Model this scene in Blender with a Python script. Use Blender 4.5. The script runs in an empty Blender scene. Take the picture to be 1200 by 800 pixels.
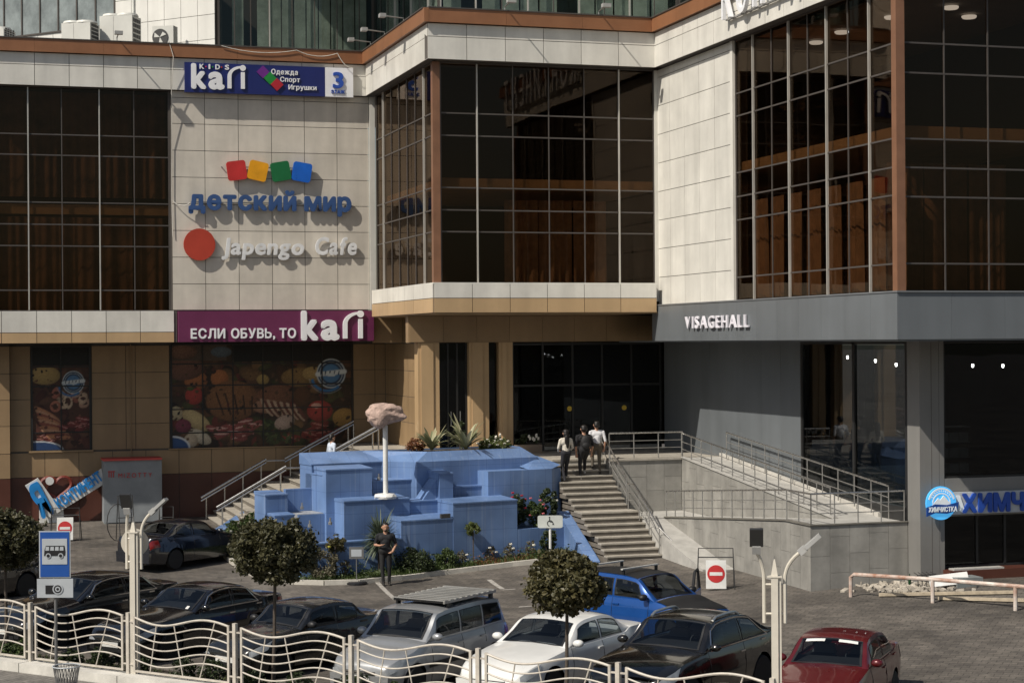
import bpy, bmesh, math, random
import numpy as np
from mathutils import Vector, Matrix, noise as mnoise

random.seed(7)
rng = np.random.default_rng(7)
sc = bpy.context.scene
C = sc.collection

# ------------------------------------------------------------------ camera
CAM_H = 7.0
YAW = math.radians(17.0)
FOC = 2140.0                    # focal length in pixels of the 1200 px wide photograph
ROLL = 0.007
cam_d = bpy.data.cameras.new('camera')
cam_d.sensor_width = 36.0
cam_d.lens = FOC / 1200.0 * 36.0
cam_d.clip_start = 0.5
cam_d.clip_end = 2000.0
cam = bpy.data.objects.new('camera', cam_d)
C.objects.link(cam)
cam.matrix_world = (Matrix.Translation((0, 0, CAM_H)) @ Matrix.Rotation(-YAW, 4, 'Z')
                    @ Matrix.Rotation(math.pi / 2, 4, 'X') @ Matrix.Rotation(-ROLL, 4, 'Z'))
sc.camera = cam

# ------------------------------------------------------------------ sky and sun
SUN_DIR = Vector((0.85, 0.37, -1.0)).normalized()       # direction the light travels
to_sun = -SUN_DIR
world = bpy.data.worlds.new('World')
sc.world = world
world.use_nodes = True
wn = world.node_tree.nodes
wl = world.node_tree.links
sky = wn.new('ShaderNodeTexSky')
sky.sky_type = 'NISHITA'
sky.sun_disc = False
sky.sun_elevation = math.asin(to_sun.z)
sky.sun_rotation = math.atan2(to_sun.x, to_sun.y)
sky.air_density = 1.2
sky.dust_density = 2.0
bg = wn['Background']
bg.inputs['Strength'].default_value = 0.068
wl.new(sky.outputs['Color'], bg.inputs['Color'])
sun_d = bpy.data.lights.new('sun', 'SUN')
sun_d.energy = 4.7
sun_d.angle = math.radians(0.5)
sun_d.color = (1.0, 0.93, 0.82)
sun = bpy.data.objects.new('sun', sun_d)
C.objects.link(sun)
sun.rotation_euler = SUN_DIR.to_track_quat('-Z', 'Y').to_euler()
sun.location = (-30, -20, 60)
sc.view_settings.view_transform = 'Standard'
sc.view_settings.look = 'None'
sc.view_settings.exposure = 0.0
sc.view_settings.gamma = 1.0
sc.render.engine = 'CYCLES'
sc.cycles.max_bounces = 8
sc.cycles.transparent_max_bounces = 16

# ------------------------------------------------------------------ measuring: sight line -> point on a real plane
_s, _c = math.sin(YAW), math.cos(YAW)
def ray(u, v):
    a, b = u - 600, v - 400
    p = a - ROLL * b
    q = b + ROLL * a
    return (p / FOC * _c + _s, -p / FOC * _s + _c, -q / FOC)
def onY(u, v, Y):
    d = ray(u, v); t = Y / d[1]
    return Vector((d[0] * t, Y, CAM_H + d[2] * t))
def onX(u, v, X):
    d = ray(u, v); t = X / d[0]
    return Vector((X, d[1] * t, CAM_H + d[2] * t))
def onZ(u, v, z):
    d = ray(u, v); t = (z - CAM_H) / d[2]
    return Vector((d[0] * t, d[1] * t, z))
def gz(X, Y):
    return .0265 * min(20, max(0, Y - 50)) + .055 * min(12, max(0, X - 14))
def gnd(u, v):
    z = .2
    for _ in range(30):
        P = onZ(u, v, z); z = .5 * z + .5 * gz(P.x, P.y)
    return onZ(u, v, z)
def lerp(a, b, t): return a + (b - a) * t
def sstep(a, b, x):
    t = min(1, max(0, (x - a) / (b - a))); return t * t * (3 - 2 * t)

# ------------------------------------------------------------------ materials
def lin(h):
    if isinstance(h, (tuple, list)): return tuple(h)
    h = h.lstrip('#')
    out = []
    for i in (0, 2, 4):
        x = int(h[i:i + 2], 16) / 255
        out.append(x / 12.92 if x <= .04045 else ((x + .055) / 1.055) ** 2.4)
    return tuple(out)
MATS = {}
def mat(name, col, rough=.6, metal=0., var=.12, scale=1.5, bump=0., bscale=30., coat=0., spec=.5, rnd=0., col2=None,
        streak=0., emit=None, estr=0., trans=0., sub=0.):
    """procedural paint / stone / metal: base colour + two noises + optional per-piece tone, vertical streaks and bump"""
    if name in MATS: return MATS[name]
    m = bpy.data.materials.new(name); m.use_nodes = True
    nt = m.node_tree; N = nt.nodes; Lk = nt.links
    b = N['Principled BSDF']
    col = lin(col)
    b.inputs['Roughness'].default_value = rough
    b.inputs['Metallic'].default_value = metal
    b.inputs['Specular IOR Level'].default_value = spec
    b.inputs['Coat Weight'].default_value = coat
    b.inputs['Coat Roughness'].default_value = .04
    if trans: b.inputs['Transmission Weight'].default_value = trans
    if emit:
        b.inputs['Emission Color'].default_value = (*lin(emit), 1); b.inputs['Emission Strength'].default_value = estr
    geo = N.new('ShaderNodeNewGeometry')
    n1 = N.new('ShaderNodeTexNoise'); n1.inputs['Scale'].default_value = scale; n1.inputs['Detail'].default_value = 6
    n1.inputs['Roughness'].default_value = .65
    Lk.new(geo.outputs['Position'], n1.inputs['Vector'])
    dark = tuple(c * (1 - var * 1.6) for c in col) if col2 is None else lin(col2)
    lite = tuple(min(1, c * (1 + var)) for c in col)
    mx = N.new('ShaderNodeMix'); mx.data_type = 'RGBA'
    mr = N.new('ShaderNodeMapRange'); mr.inputs[1].default_value = .3; mr.inputs[2].default_value = .7
    Lk.new(n1.outputs['Fac'], mr.inputs[0]); Lk.new(mr.outputs[0], mx.inputs['Factor'])
    mx.inputs['A'].default_value = (*dark, 1); mx.inputs['B'].default_value = (*lite, 1)
    out = mx.outputs['Result']
    def mul(src, fac):
        h = N.new('ShaderNodeMix'); h.data_type = 'RGBA'; h.blend_type = 'MULTIPLY'; h.inputs['Factor'].default_value = 1
        Lk.new(src, h.inputs['A']); Lk.new(fac, h.inputs['B']); return h.outputs['Result']
    if streak:
        mp = N.new('ShaderNodeMapping'); mp.inputs['Scale'].default_value = (1.3, 1.3, .16)
        Lk.new(geo.outputs['Position'], mp.inputs['Vector'])
        n2 = N.new('ShaderNodeTexNoise'); n2.inputs['Scale'].default_value = 1.6; n2.inputs['Detail'].default_value = 5
        Lk.new(mp.outputs[0], n2.inputs['Vector'])
        r2 = N.new('ShaderNodeMapRange'); r2.inputs[1].default_value = .35; r2.inputs[2].default_value = .72
        r2.inputs[3].default_value = 1; r2.inputs[4].default_value = 1 - streak
        Lk.new(n2.outputs['Fac'], r2.inputs[0]); out = mul(out, r2.outputs[0])
    if rnd:
        oi = N.new('ShaderNodeObjectInfo')
        r3 = N.new('ShaderNodeMapRange'); r3.inputs[3].default_value = 1 - rnd; r3.inputs[4].default_value = 1
        Lk.new(oi.outputs['Random'], r3.inputs[0]); out = mul(out, r3.outputs[0])
    Lk.new(out, b.inputs['Base Color'])
    if rough > .1:
        r4 = N.new('ShaderNodeMapRange'); r4.inputs[3].default_value = max(.03, rough - .1); r4.inputs[4].default_value = min(1, rough + .1)
        Lk.new(n1.outputs['Fac'], r4.inputs[0]); Lk.new(r4.outputs[0], b.inputs['Roughness'])
    if bump:
        n3 = N.new('ShaderNodeTexNoise'); n3.inputs['Scale'].default_value = bscale; n3.inputs['Detail'].default_value = 4
        Lk.new(geo.outputs['Position'], n3.inputs['Vector'])
        bp = N.new('ShaderNodeBump'); bp.inputs['Strength'].default_value = bump; bp.inputs['Distance'].default_value = .02
        Lk.new(n3.outputs['Fac'], bp.inputs['Height']); Lk.new(bp.outputs[0], b.inputs['Normal'])
    MATS[name] = m
    return m
def glass_mat(name, tint, gloss, ior=1.55, wav=.0, rough=.015, base=.0):
    """tinted pane: what lies behind shows through the tint, the outside is mirrored by Fresnel"""
    m = bpy.data.materials.new(name); m.use_nodes = True
    nt = m.node_tree; N = nt.nodes; Lk = nt.links
    N.remove(N['Principled BSDF'])
    o = N['Material Output']
    t = N.new('ShaderNodeBsdfTransparent'); t.inputs[0].default_value = (*tint, 1)
    g = N.new('ShaderNodeBsdfGlossy'); g.inputs['Color'].default_value = (*gloss, 1); g.inputs['Roughness'].default_value = rough
    fr = N.new('ShaderNodeFresnel')
    gb = N.new('ShaderNodeNewGeometry'); mi = N.new('ShaderNodeMapRange')      # same reflectance on both sides of the thin pane
    mi.inputs[3].default_value = ior; mi.inputs[4].default_value = 1 / ior
    Lk.new(gb.outputs['Backfacing'], mi.inputs[0]); Lk.new(mi.outputs[0], fr.inputs['IOR'])
    ms = N.new('ShaderNodeMixShader')
    if wav:
        geo = N.new('ShaderNodeNewGeometry')
        n = N.new('ShaderNodeTexNoise'); n.inputs['Scale'].default_value = .9; n.inputs['Detail'].default_value = 1
        Lk.new(geo.outputs['Position'], n.inputs['Vector'])
        bp = N.new('ShaderNodeBump'); bp.inputs['Strength'].default_value = wav; bp.inputs['Distance'].default_value = .02
        Lk.new(n.outputs['Fac'], bp.inputs['Height'])
        Lk.new(bp.outputs[0], g.inputs['Normal'])
    Lk.new(fr.outputs[0], ms.inputs[0]); Lk.new(t.outputs[0], ms.inputs[1]); Lk.new(g.outputs[0], ms.inputs[2])
    Lk.new(ms.outputs[0], o.inputs['Surface'])
    MATS[name] = m
    return m
def print_mat(name, rough=.45):
    """flat printed picture: colours come from the print's own colour attribute"""
    m = bpy.data.materials.new(name); m.use_nodes = True
    N = m.node_tree.nodes
    a = N.new('ShaderNodeVertexColor'); a.layer_name = 'print'
    m.node_tree.links.new(a.outputs['Color'], N['Principled BSDF'].inputs['Base Color'])
    N['Principled BSDF'].inputs['Roughness'].default_value = rough
    MATS[name] = m
    return m
def paver_mat(name, c1, c2, mortar, bw, rh, ang, stain=.5):
    m = bpy.data.materials.new(name); m.use_nodes = True
    nt = m.node_tree; N = nt.nodes; Lk = nt.links; b = N['Principled BSDF']
    geo = N.new('ShaderNodeNewGeometry')
    mp = N.new('ShaderNodeMapping'); mp.inputs['Rotation'].default_value = (0, 0, ang)
    Lk.new(geo.outputs['Position'], mp.inputs['Vector'])
    br = N.new('ShaderNodeTexBrick'); br.inputs['Scale'].default_value = 1
    br.inputs['Brick Width'].default_value = bw; br.inputs['Row Height'].default_value = rh
    br.inputs['Mortar Size'].default_value = .008; br.inputs['Mortar Smooth'].default_value = .3
    br.inputs['Color1'].default_value = (*c1, 1); br.inputs['Color2'].default_value = (*c2, 1); br.inputs['Mortar'].default_value = (*mortar, 1)
    Lk.new(mp.outputs[0], br.inputs['Vector'])
    def noise_mul(src, sc_, lo, hi, a, bb, det=6):
        n = N.new('ShaderNodeTexNoise'); n.inputs['Scale'].default_value = sc_; n.inputs['Detail'].default_value = det
        n.inputs['Roughness'].default_value = .7
        Lk.new(geo.outputs['Position'], n.inputs['Vector'])
        r = N.new('ShaderNodeMapRange'); r.inputs[1].default_value = a; r.inputs[2].default_value = bb
        r.inputs[3].default_value = lo; r.inputs[4].default_value = hi
        Lk.new(n.outputs['Fac'], r.inputs[0])
        h = N.new('ShaderNodeMix'); h.data_type = 'RGBA'; h.blend_type = 'MULTIPLY'; h.inputs['Factor'].default_value = 1
        Lk.new(src, h.inputs['A']); Lk.new(r.outputs[0], h.inputs['B'])
        return h.outputs['Result'], n
    o, _ = noise_mul(br.outputs['Color'], .28, 1 - stain, 1.2, .35, .62)
    o, _ = noise_mul(o, .9, 1.0, .55, .60, .70)
    o, _ = noise_mul(o, 3.1, 1.0, .6, .66, .72, 2)
    o, _ = noise_mul(o, 1.3, 1 - stain * .6, 1.15, .3, .7)
    o, n = noise_mul(o, 14, .75, 1.25, .3, .7, 3)
    Lk.new(o, b.inputs['Base Color'])
    b.inputs['Roughness'].default_value = .8
    bp = N.new('ShaderNodeBump'); bp.inputs['Strength'].default_value = .5; bp.inputs['Distance'].default_value = .006
    Lk.new(br.outputs['Fac'], bp.inputs['Height']); bp.invert = True
    Lk.new(bp.outputs[0], b.inputs['Normal'])
    MATS[name] = m
    return m
def leaf_mat(name, a, b_, rough=.5, sheen=0):
    m = bpy.data.materials.new(name); m.use_nodes = True
    nt = m.node_tree; N = nt.nodes; Lk = nt.links; b = N['Principled BSDF']
    geo = N.new('ShaderNodeNewGeometry')
    wn_ = N.new('ShaderNodeTexWhiteNoise'); wn_.noise_dimensions = '1D'
    Lk.new(geo.outputs['Random Per Island'], wn_.inputs['W'])
    mx = N.new('ShaderNodeMix'); mx.data_type = 'RGBA'
    mx.inputs['A'].default_value = (*lin(a), 1); mx.inputs['B'].default_value = (*lin(b_), 1)
    Lk.new(wn_.outputs['Value'], mx.inputs['Factor']); Lk.new(mx.outputs['Result'], b.inputs['Base Color'])
    b.inputs['Roughness'].default_value = rough
    tr = N.new('ShaderNodeBsdfTranslucent'); Lk.new(mx.outputs['Result'], tr.inputs['Color'])
    ms = N.new('ShaderNodeMixShader'); ms.inputs[0].default_value = .25
    Lk.new(b.outputs[0], ms.inputs[1]); Lk.new(tr.outputs[0], ms.inputs[2])
    Lk.new(ms.outputs[0], N['Material Output'].inputs['Surface'])
    MATS[name] = m
    return m

# ------------------------------------------------------------------ mesh building
class MB:
    def __init__(s): s.v = []; s.f = []
    def quad(s, a, b, c, d):
        n = len(s.v); s.v += [tuple(a), tuple(b), tuple(c), tuple(d)]; s.f.append((n, n + 1, n + 2, n + 3)); return s
    def tri(s, a, b, c):
        n = len(s.v); s.v += [tuple(a), tuple(b), tuple(c)]; s.f.append((n, n + 1, n + 2)); return s
    def hexa(s, p):
        n = len(s.v); s.v += [tuple(q) for q in p]
        for f in ((0, 3, 2, 1), (4, 5, 6, 7), (0, 1, 5, 4), (1, 2, 6, 5), (2, 3, 7, 6), (3, 0, 4, 7)):
            s.f.append(tuple(n + i for i in f))
        return s
    def box(s, x0, x1, y0, y1, z0, z1):
        return s.hexa([(x0, y0, z0), (x1, y0, z0), (x1, y1, z0), (x0, y1, z0), (x0, y0, z1), (x1, y0, z1), (x1, y1, z1), (x0, y1, z1)])
    def obox(s, c, ux, uy, uz):
        c, ux, uy, uz = map(Vector, (c, ux, uy, uz))
        P = []
        for k in (-1, 1):
            for i, j in ((-1, -1), (1, -1), (1, 1), (-1, 1)): P.append(c + ux * i + uy * j + uz * k)
        return s.hexa(P)
    def prism(s, poly, off):
        """extrude a 3D polygon (list of points) along off"""
        n = len(s.v); k = len(poly); off = Vector(off)
        s.v += [tuple(p) for p in poly] + [tuple(Vector(p) + off) for p in poly]
        s.f.append(tuple(reversed(range(n, n + k)))); s.f.append(tuple(range(n + k, n + 2 * k)))
        for i in range(k):
            j = (i + 1) % k; s.f.append((n + i, n + j, n + k + j, n + k + i))
        return s
    def tube(s, path, r, n=8, caps=True):
        path = [Vector(p) for p in path]
        rr = r if isinstance(r, (list, tuple)) else [r] * len(path)
        base = len(s.v); up = None
        for i, p in enumerate(path):
            d = (path[min(i + 1, len(path) - 1)] - path[max(i - 1, 0)]).normalized()
            if up is None:
                up = Vector((0, 0, 1)) if abs(d.z) < .9 else Vector((1, 0, 0))
            a = d.cross(up).normalized(); b = a.cross(d).normalized(); up = b
            for k in range(n):
                t = 2 * math.pi * k / n
                s.v.append(tuple(p + (a * math.cos(t) + b * math.sin(t)) * rr[i]))
        for i in range(len(path) - 1):
            for k in range(n):
                k2 = (k + 1) % n
                s.f.append((base + i * n + k, base + i * n + k2, base + (i + 1) * n + k2, base + (i + 1) * n + k))
        if caps:
            s.f.append(tuple(base + k for k in reversed(range(n))))
            s.f.append(tuple(base + (len(path) - 1) * n + k for k in range(n)))
        return s
    def lathe(s, prof, c=(0, 0, 0), n=20, axis='z'):
        base = len(s.v); c = Vector(c)
        for r, h in prof:
            for k in range(n):
                t = 2 * math.pi * k / n
                if axis == 'z': q = Vector((r * math.cos(t), r * math.sin(t), h))
                elif axis == 'y': q = Vector((r * math.cos(t), h, r * math.sin(t)))
                else: q = Vector((h, r * math.cos(t), r * math.sin(t)))
                s.v.append(tuple(c + q))
        for i in range(len(prof) - 1):
            for k in range(n):
                k2 = (k + 1) % n
                s.f.append((base + i * n + k, base + i * n + k2, base + (i + 1) * n + k2, base + (i + 1) * n + k))
        s.f.append(tuple(base + k for k in reversed(range(n))))
        s.f.append(tuple(base + (len(prof) - 1) * n + k for k in range(n)))
        return s
    def grid(s, P):
        """P[i][j] points -> quads"""
        base = len(s.v); m = len(P[0])
        for row in P:
            for q in row: s.v.append(tuple(q))
        for i in range(len(P) - 1):
            for j in range(m - 1):
                a = base + i * m + j; s.f.append((a, a + 1, a + m + 1, a + m))
        return s

WPOS = {}
def setp(o, parent):
    """parent o whose coordinates are world coordinates"""
    if parent is not None:
        o.parent = parent
        p = WPOS.get(parent.name)
        if p is not None: o.location = Vector(o.location) - p
    return o
def mesh_obj(name, mb, m, parent=None, world=True, smooth=False, kind=None, label=None, origin=None, normals=True):
    me = bpy.data.meshes.new(name)
    v = mb.v
    if origin is None:
        if parent is not None or not v: origin = Vector((0, 0, 0))
        else:
            a = np.array(v); origin = Vector(((a[:, 0].min() + a[:, 0].max()) / 2, (a[:, 1].min() + a[:, 1].max()) / 2, a[:, 2].min()))
    origin = Vector(origin)
    me.from_pydata([tuple(Vector(q) - origin) for q in v] if origin.length else v, [], mb.f)
    if normals and len(mb.f) < 60000:
        bm = bmesh.new(); bm.from_mesh(me); bmesh.ops.recalc_face_normals(bm, faces=bm.faces); bm.to_mesh(me); bm.free()
    if m is not None: me.materials.append(m)
    if smooth:
        me.polygons.foreach_set('use_smooth', [True] * len(me.polygons))
        if smooth != 'all':
            try: me.set_sharp_from_angle(angle=math.radians(38))
            except Exception: pass
    o = bpy.data.objects.new(name, me); C.objects.link(o)
    o.location = origin
    if parent is not None:
        if world: setp(o, parent)
        else: o.parent = parent
    WPOS[o.name] = origin.copy()
    if kind: o['kind'] = kind
    if label: o['label'] = label
    return o
UB = {}
def ub(name, m, parent, x0, x1, y0, y1, z0, z1, bev=0):
    """a box-shaped piece: shares one unit box per material, placed by location and scale (never given children)"""
    key = m.name
    if key not in UB:
        me = bpy.data.meshes.new('unit_box_' + key); mb = MB().box(-.5, .5, -.5, .5, -.5, .5)
        me.from_pydata(mb.v, [], mb.f); me.materials.append(m); UB[key] = me
    o = bpy.data.objects.new(name, UB[key]); C.objects.link(o)
    o.location = ((x0 + x1) / 2, (y0 + y1) / 2, (z0 + z1) / 2); o.scale = (abs(x1 - x0), abs(y1 - y0), abs(z1 - z0))
    setp(o, parent)
    return o
def tag(o, label, cat, group=None):
    o['label'] = label; o['category'] = cat
    if group: o['group'] = group
    return o
def thing(name, loc, label, cat, group=None, rz=0.):
    o = bpy.data.objects.new(name, None); C.objects.link(o)
    o.location = loc; o.rotation_euler = (0, 0, rz); o.empty_display_size = .3
    WPOS[o.name] = Vector(loc)
    return tag(o, label, cat, group)
def copy_tree(o, parent=None):
    c = o.copy(); C.objects.link(c)
    if parent is not None: c.parent = parent
    for ch in list(o.children): copy_tree(ch, c)
    return c

# ------------------------------------------------------------------ lettering
def char_mesh(ch, bold, depth):
    cu = bpy.data.curves.new('t', 'FONT'); cu.body = ch; cu.size = 1; cu.offset = bold; cu.extrude = depth / 2
    cu.resolution_u = 4
    ob = bpy.data.objects.new('t', cu); C.objects.link(ob)
    dg = bpy.context.evaluated_depsgraph_get()
    me = bpy.data.meshes.new_from_object(ob.evaluated_get(dg))
    bpy.data.objects.remove(ob); bpy.data.curves.remove(cu)
    n = len(me.vertices); a = np.zeros(n * 3); me.vertices.foreach_get('co', a)
    F_ = [tuple(p.vertices) for p in me.polygons]
    bpy.data.meshes.remove(me)
    return a.reshape(-1, 3), F_
CH = {}
def embolden(a, f, b):
    """thicken strokes: the glyph repeated round a small circle, each copy a hair deeper so that no faces coincide"""
    V, F_ = [], []
    for i in range(9):
        dx, dy = (0, 0) if i == 0 else (b * math.cos(i * math.pi / 4), b * math.sin(i * math.pi / 4))
        q = a.copy(); q[:, 0] += dx; q[:, 1] += dy; q[:, 2] = q[:, 2] * (1 - .012 * i)
        F_ += [tuple(len(V) * len(a) + j for j in t) for t in f]; V.append(q)
    return np.concatenate(V), F_
def letters(parent, text, O, ux, n, width, height, depth, m, bold=.02, track=.1, name='letter', shear=0., space=.38, uz=(0, 0, 1), join=False):
    """each character its own mesh, fitted to width x height (cap height); O = lower-left corner of the back face"""
    O, ux, n, uz = Vector(O), Vector(ux), Vector(n), Vector(uz)
    chars = []; x = 0
    ref = None
    for ch in text:
        if ch == ' ': x += space; continue
        k = (ch, bold)
        if k not in CH:
            CH[k] = char_mesh(ch, 0, 1.0)
            if bold: CH[k] = embolden(*CH[k], bold)
        a, f = CH[k]
        w = a[:, 0].max() - a[:, 0].min()
        chars.append((a, f, x - a[:, 0].min())); x += w + track
    tot = x - track
    k = ('H', bold)
    if k not in CH:
        CH[k] = char_mesh('H', 0, 1.0)
        if bold: CH[k] = embolden(*CH[k], bold)
    cap = CH[k][0][:, 1].max()
    sx, sz = width / tot, height / cap
    out = []; J = MB()
    for a, f, ox in chars:
        mb = J if join else MB()
        b0 = len(mb.v)
        for q in a:
            px = (q[0] + ox) * sx + shear * q[1] * sz
            mb.v.append(tuple(O + ux * px + uz * (q[1] * sz) + n * ((q[2] + .5) * depth)))
        mb.f += [tuple(b0 + i for i in t) for t in f]
        if not join: out.append(mesh_obj(name, mb, m, parent, normals=False))
    if join: out.append(mesh_obj(name, J, m, parent, normals=False))
    return out
def flat_poly(parent, name, pts, O, ux, n, depth, m, uz=(0, 0, 1)):
    O, ux, n, uz = Vector(O), Vector(ux), Vector(n), Vector(uz)
    return mesh_obj(name, MB().prism([O + ux * x + uz * z for x, z in pts], n * depth), m, parent)
def circ(cx, cz, rx, rz_=None, n=24, a0=0, a1=360):
    rz_ = rx if rz_ is None else rz_
    full = abs(a1 - a0) >= 360
    k = n if full else n + 1
    return [(cx + rx * math.cos(math.radians(a0 + (a1 - a0) * i / n)), cz + rz_ * math.sin(math.radians(a0 + (a1 - a0) * i / n))) for i in range(k)]
def strip_poly(path, w0, w1):
    L_, R_ = [], []
    for i, (x, z) in enumerate(path):
        a = path[max(0, i - 1)]; b = path[min(len(path) - 1, i + 1)]
        dx, dz = b[0] - a[0], b[1] - a[1]; l = math.hypot(dx, dz) or 1
        w = lerp(w0, w1, i / (len(path) - 1)) / 2
        L_.append((x - dz / l * w, z + dx / l * w)); R_.append((x + dz / l * w, z - dx / l * w))
    return L_ + R_[::-1]

# ------------------------------------------------------------------ printed pictures
class Print:
    def __init__(s, w, h, bgc):
        s.w, s.h = w, h
        s.a = np.zeros((h, w, 3)); s.a[:] = lin(bgc)
        s.X, s.Y = np.meshgrid(np.linspace(0, 1, w), np.linspace(0, h / w, h))     # y upwards
    def ell(s, cx, cy, rx, ry, col, rot=0, shade=.55, soft=.06, tex=0, r0=0, sec=None):
        c_, s_ = math.cos(rot), math.sin(rot)
        dx, dy = s.X - cx, s.Y - cy
        a = (dx * c_ + dy * s_) / rx; b = (-dx * s_ + dy * c_) / ry
        r = np.sqrt(a * a + b * b)
        mk = np.clip((1 - r) / soft, 0, 1)
        if r0: mk = mk * np.clip((r - r0) / soft, 0, 1)
        if sec:
            an = np.degrees(np.arctan2(b, a)) % 360
            mk = mk * ((an >= sec[0]) & (an <= sec[1]))
        lit = 1 - shade * np.clip(.5 * r * r + .35 * (a * .6 - b * .8) + .15, 0, 1)
        if tex: lit = lit * (1 + tex * (rng.random(s.X.shape) - .5))
        colr = np.array(lin(col))[None, None] * lit[..., None]
        s.a = s.a * (1 - mk[..., None]) + colr * mk[..., None]
    def rect(s, x0, x1, y0, y1, col):
        mk = (s.X >= x0) & (s.X <= x1) & (s.Y >= y0) & (s.Y <= y1)
        s.a[mk] = lin(col)
    def line(s, x0, y0, x1, y1, w, col):
        dx, dy = x1 - x0, y1 - y0; L2 = dx * dx + dy * dy
        t = np.clip(((s.X - x0) * dx + (s.Y - y0) * dy) / L2, 0, 1)
        d = np.hypot(s.X - x0 - t * dx, s.Y - y0 - t * dy)
        mk = np.clip((w - d) / (w * .4), 0, 1)[..., None]
        s.a = s.a * (1 - mk) + np.array(lin(col))[None, None] * mk
    def mesh(s, name, O, ux, uz, W, Hh, m, parent):
        O, ux, uz = Vector(O), Vector(ux), Vector(uz)
        mb = MB()
        mb.grid([[O + ux * (W * i / (s.w - 1)) + uz * (Hh * j / (s.h - 1)) for i in range(s.w)] for j in range(s.h)])
        o = mesh_obj(name, mb, m, parent, normals=False)
        at = o.data.color_attributes.new('print', 'FLOAT_COLOR', 'POINT')
        col = np.ones((s.h * s.w, 4)); col[:, :3] = np.clip(s.a.reshape(-1, 3), 0, 1)
        at.data.foreach_set('color', col.ravel())
        return o

M_cream = mat('cream_cladding', (.68, .63, .55), .38, var=.08, scale=.9, rnd=.10, streak=.16)
M_white = mat('white_cladding', (.76, .74, .68), .35, var=.07, scale=.9, rnd=.09, streak=.16)
M_joint = mat('joint_dark', (.10, .09, .08), .9)
M_brown = mat('copper_brown_cladding', (.30, .135, .065), .4, var=.1, scale=.8, streak=.12, metal=.1)
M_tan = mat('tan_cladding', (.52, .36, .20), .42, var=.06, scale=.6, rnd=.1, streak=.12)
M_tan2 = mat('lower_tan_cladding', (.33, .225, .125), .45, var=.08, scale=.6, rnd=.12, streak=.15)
M_maroon = mat('maroon_cladding', (.10, .034, .022), .4, var=.12, scale=.8, rnd=.15)
M_grey = mat('grey_composite', (.17, .18, .19), .4, var=.06, scale=.4, rnd=.08, streak=.12)
M_grey2 = mat('blue_grey_composite', (.15, .165, .178), .38, var=.06, scale=.4, rnd=.08, streak=.12)
M_greyf = mat('warm_grey_composite', (.22, .215, .205), .42, var=.06, scale=.5, rnd=.06, streak=.12)
M_stone = mat('ramp_stone', (.315, .305, .28), .7, var=.14, scale=1.8, rnd=.1, streak=.25, bump=.15)
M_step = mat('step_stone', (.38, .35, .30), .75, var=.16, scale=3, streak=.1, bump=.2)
M_riser = mat('shaded_riser_stone', (.16, .142, .12), .8, var=.16, scale=3, bump=.2)  # step stone in a darker tone: the risers' shade is put into the colour
M_conc = mat('concrete', (.40, .39, .365), .85, var=.14, scale=2, bump=.2)
M_roof = mat('roof_felt', (.2, .2, .19), .9)
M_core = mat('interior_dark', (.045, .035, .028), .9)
M_slab = mat('interior_sill', (.60, .44, .27), .6)
M_drape = mat('brown_drape', (.44, .30, .20), .85, var=.2, scale=3)
M_drape2 = mat('dark_brown_drape', (.22, .14, .095), .85, var=.35, scale=1.2)
M_mull = mat('bright_mullion', (.50, .48, .44), .4, metal=.3, var=.08)
M_mulld = mat('dark_mullion', (.075, .065, .058), .5, var=.1)
M_cbrown = mat('brown_corner_post', (.26, .13, .075), .4, metal=.2)
M_steel = mat('stainless_steel', (.55, .54, .52), .28, metal=.9, var=.1, scale=6)
M_steeld = mat('dull_steel', (.40, .39, .37), .4, metal=.7, var=.15, scale=6)
G_bronze = glass_mat('bronze_glass', (.57, .50, .43), (.66, .54, .43), 1.42, wav=.10)
G_teal = glass_mat('grey_green_glass', (.74, .78, .76), (.72, .8, .8), 1.42, wav=.10)
G_car = glass_mat('car_glass_clear', (.52, .56, .58), (.85, .9, .95), 1.5)
G_dark = glass_mat('dark_shop_glass', (.44, .46, .47), (.8, .82, .84), 1.42, wav=.06)
M_print = print_mat('window_print')

# =================================================================== GROUND
G_pav = paver_mat('parking_pavers', (.150, .132, .112), (.104, .092, .080), (.040, .035, .030), .30, .20, math.radians(40))
G_walk = paver_mat('pavement_pavers', (.20, .185, .165), (.15, .14, .125), (.07, .06, .055), .30, .15, math.radians(-50), .3)
def ground_sheet():
    xs = [-600, -300, -150, -80, -40, -20] + list(np.arange(-10, 34.1, 1.0)) + [40, 60, 100, 200, 400, 700]
    ys = [-500, -200, -100, -50, -20, 0, 10, 20] + list(np.arange(26, 76.1, 1.0)) + [90, 130, 250, 500, 900]
    mb = MB()
    mb.grid([[(x, y, gz(x, y) - (0.02 if y > 71 else 0)) for y in ys] for x in xs])
    return mesh_obj('parking_ground', mb, G_pav, kind='structure', origin=(0, 0, 0), normals=False)
ground_sheet()
# fence line, street side pavement
FP = Vector((1.54, 40.65, 0)); FD = Vector((1.915, -2.255, 0)) * .98
fdir = FD.normalized(); fnor = Vector((-fdir.y, fdir.x, 0))     # towards the building
if fnor.y < 0: fnor = -fnor
def on_fence(k, off=0., z=0.): return FP + FD * k + fnor * off + Vector((0, 0, z))
mb = MB()
a, b = on_fence(-9, -.35), on_fence(14, -.35)
mb.quad(a + Vector((0, 0, .012)), b + Vector((0, 0, .012)), b - fnor * 7 + Vector((0, 0, .012)), a - fnor * 7 + Vector((0, 0, .012)))
mesh_obj('pavement', mb, G_walk, kind='structure', origin=(0, 0, 0))
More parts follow.
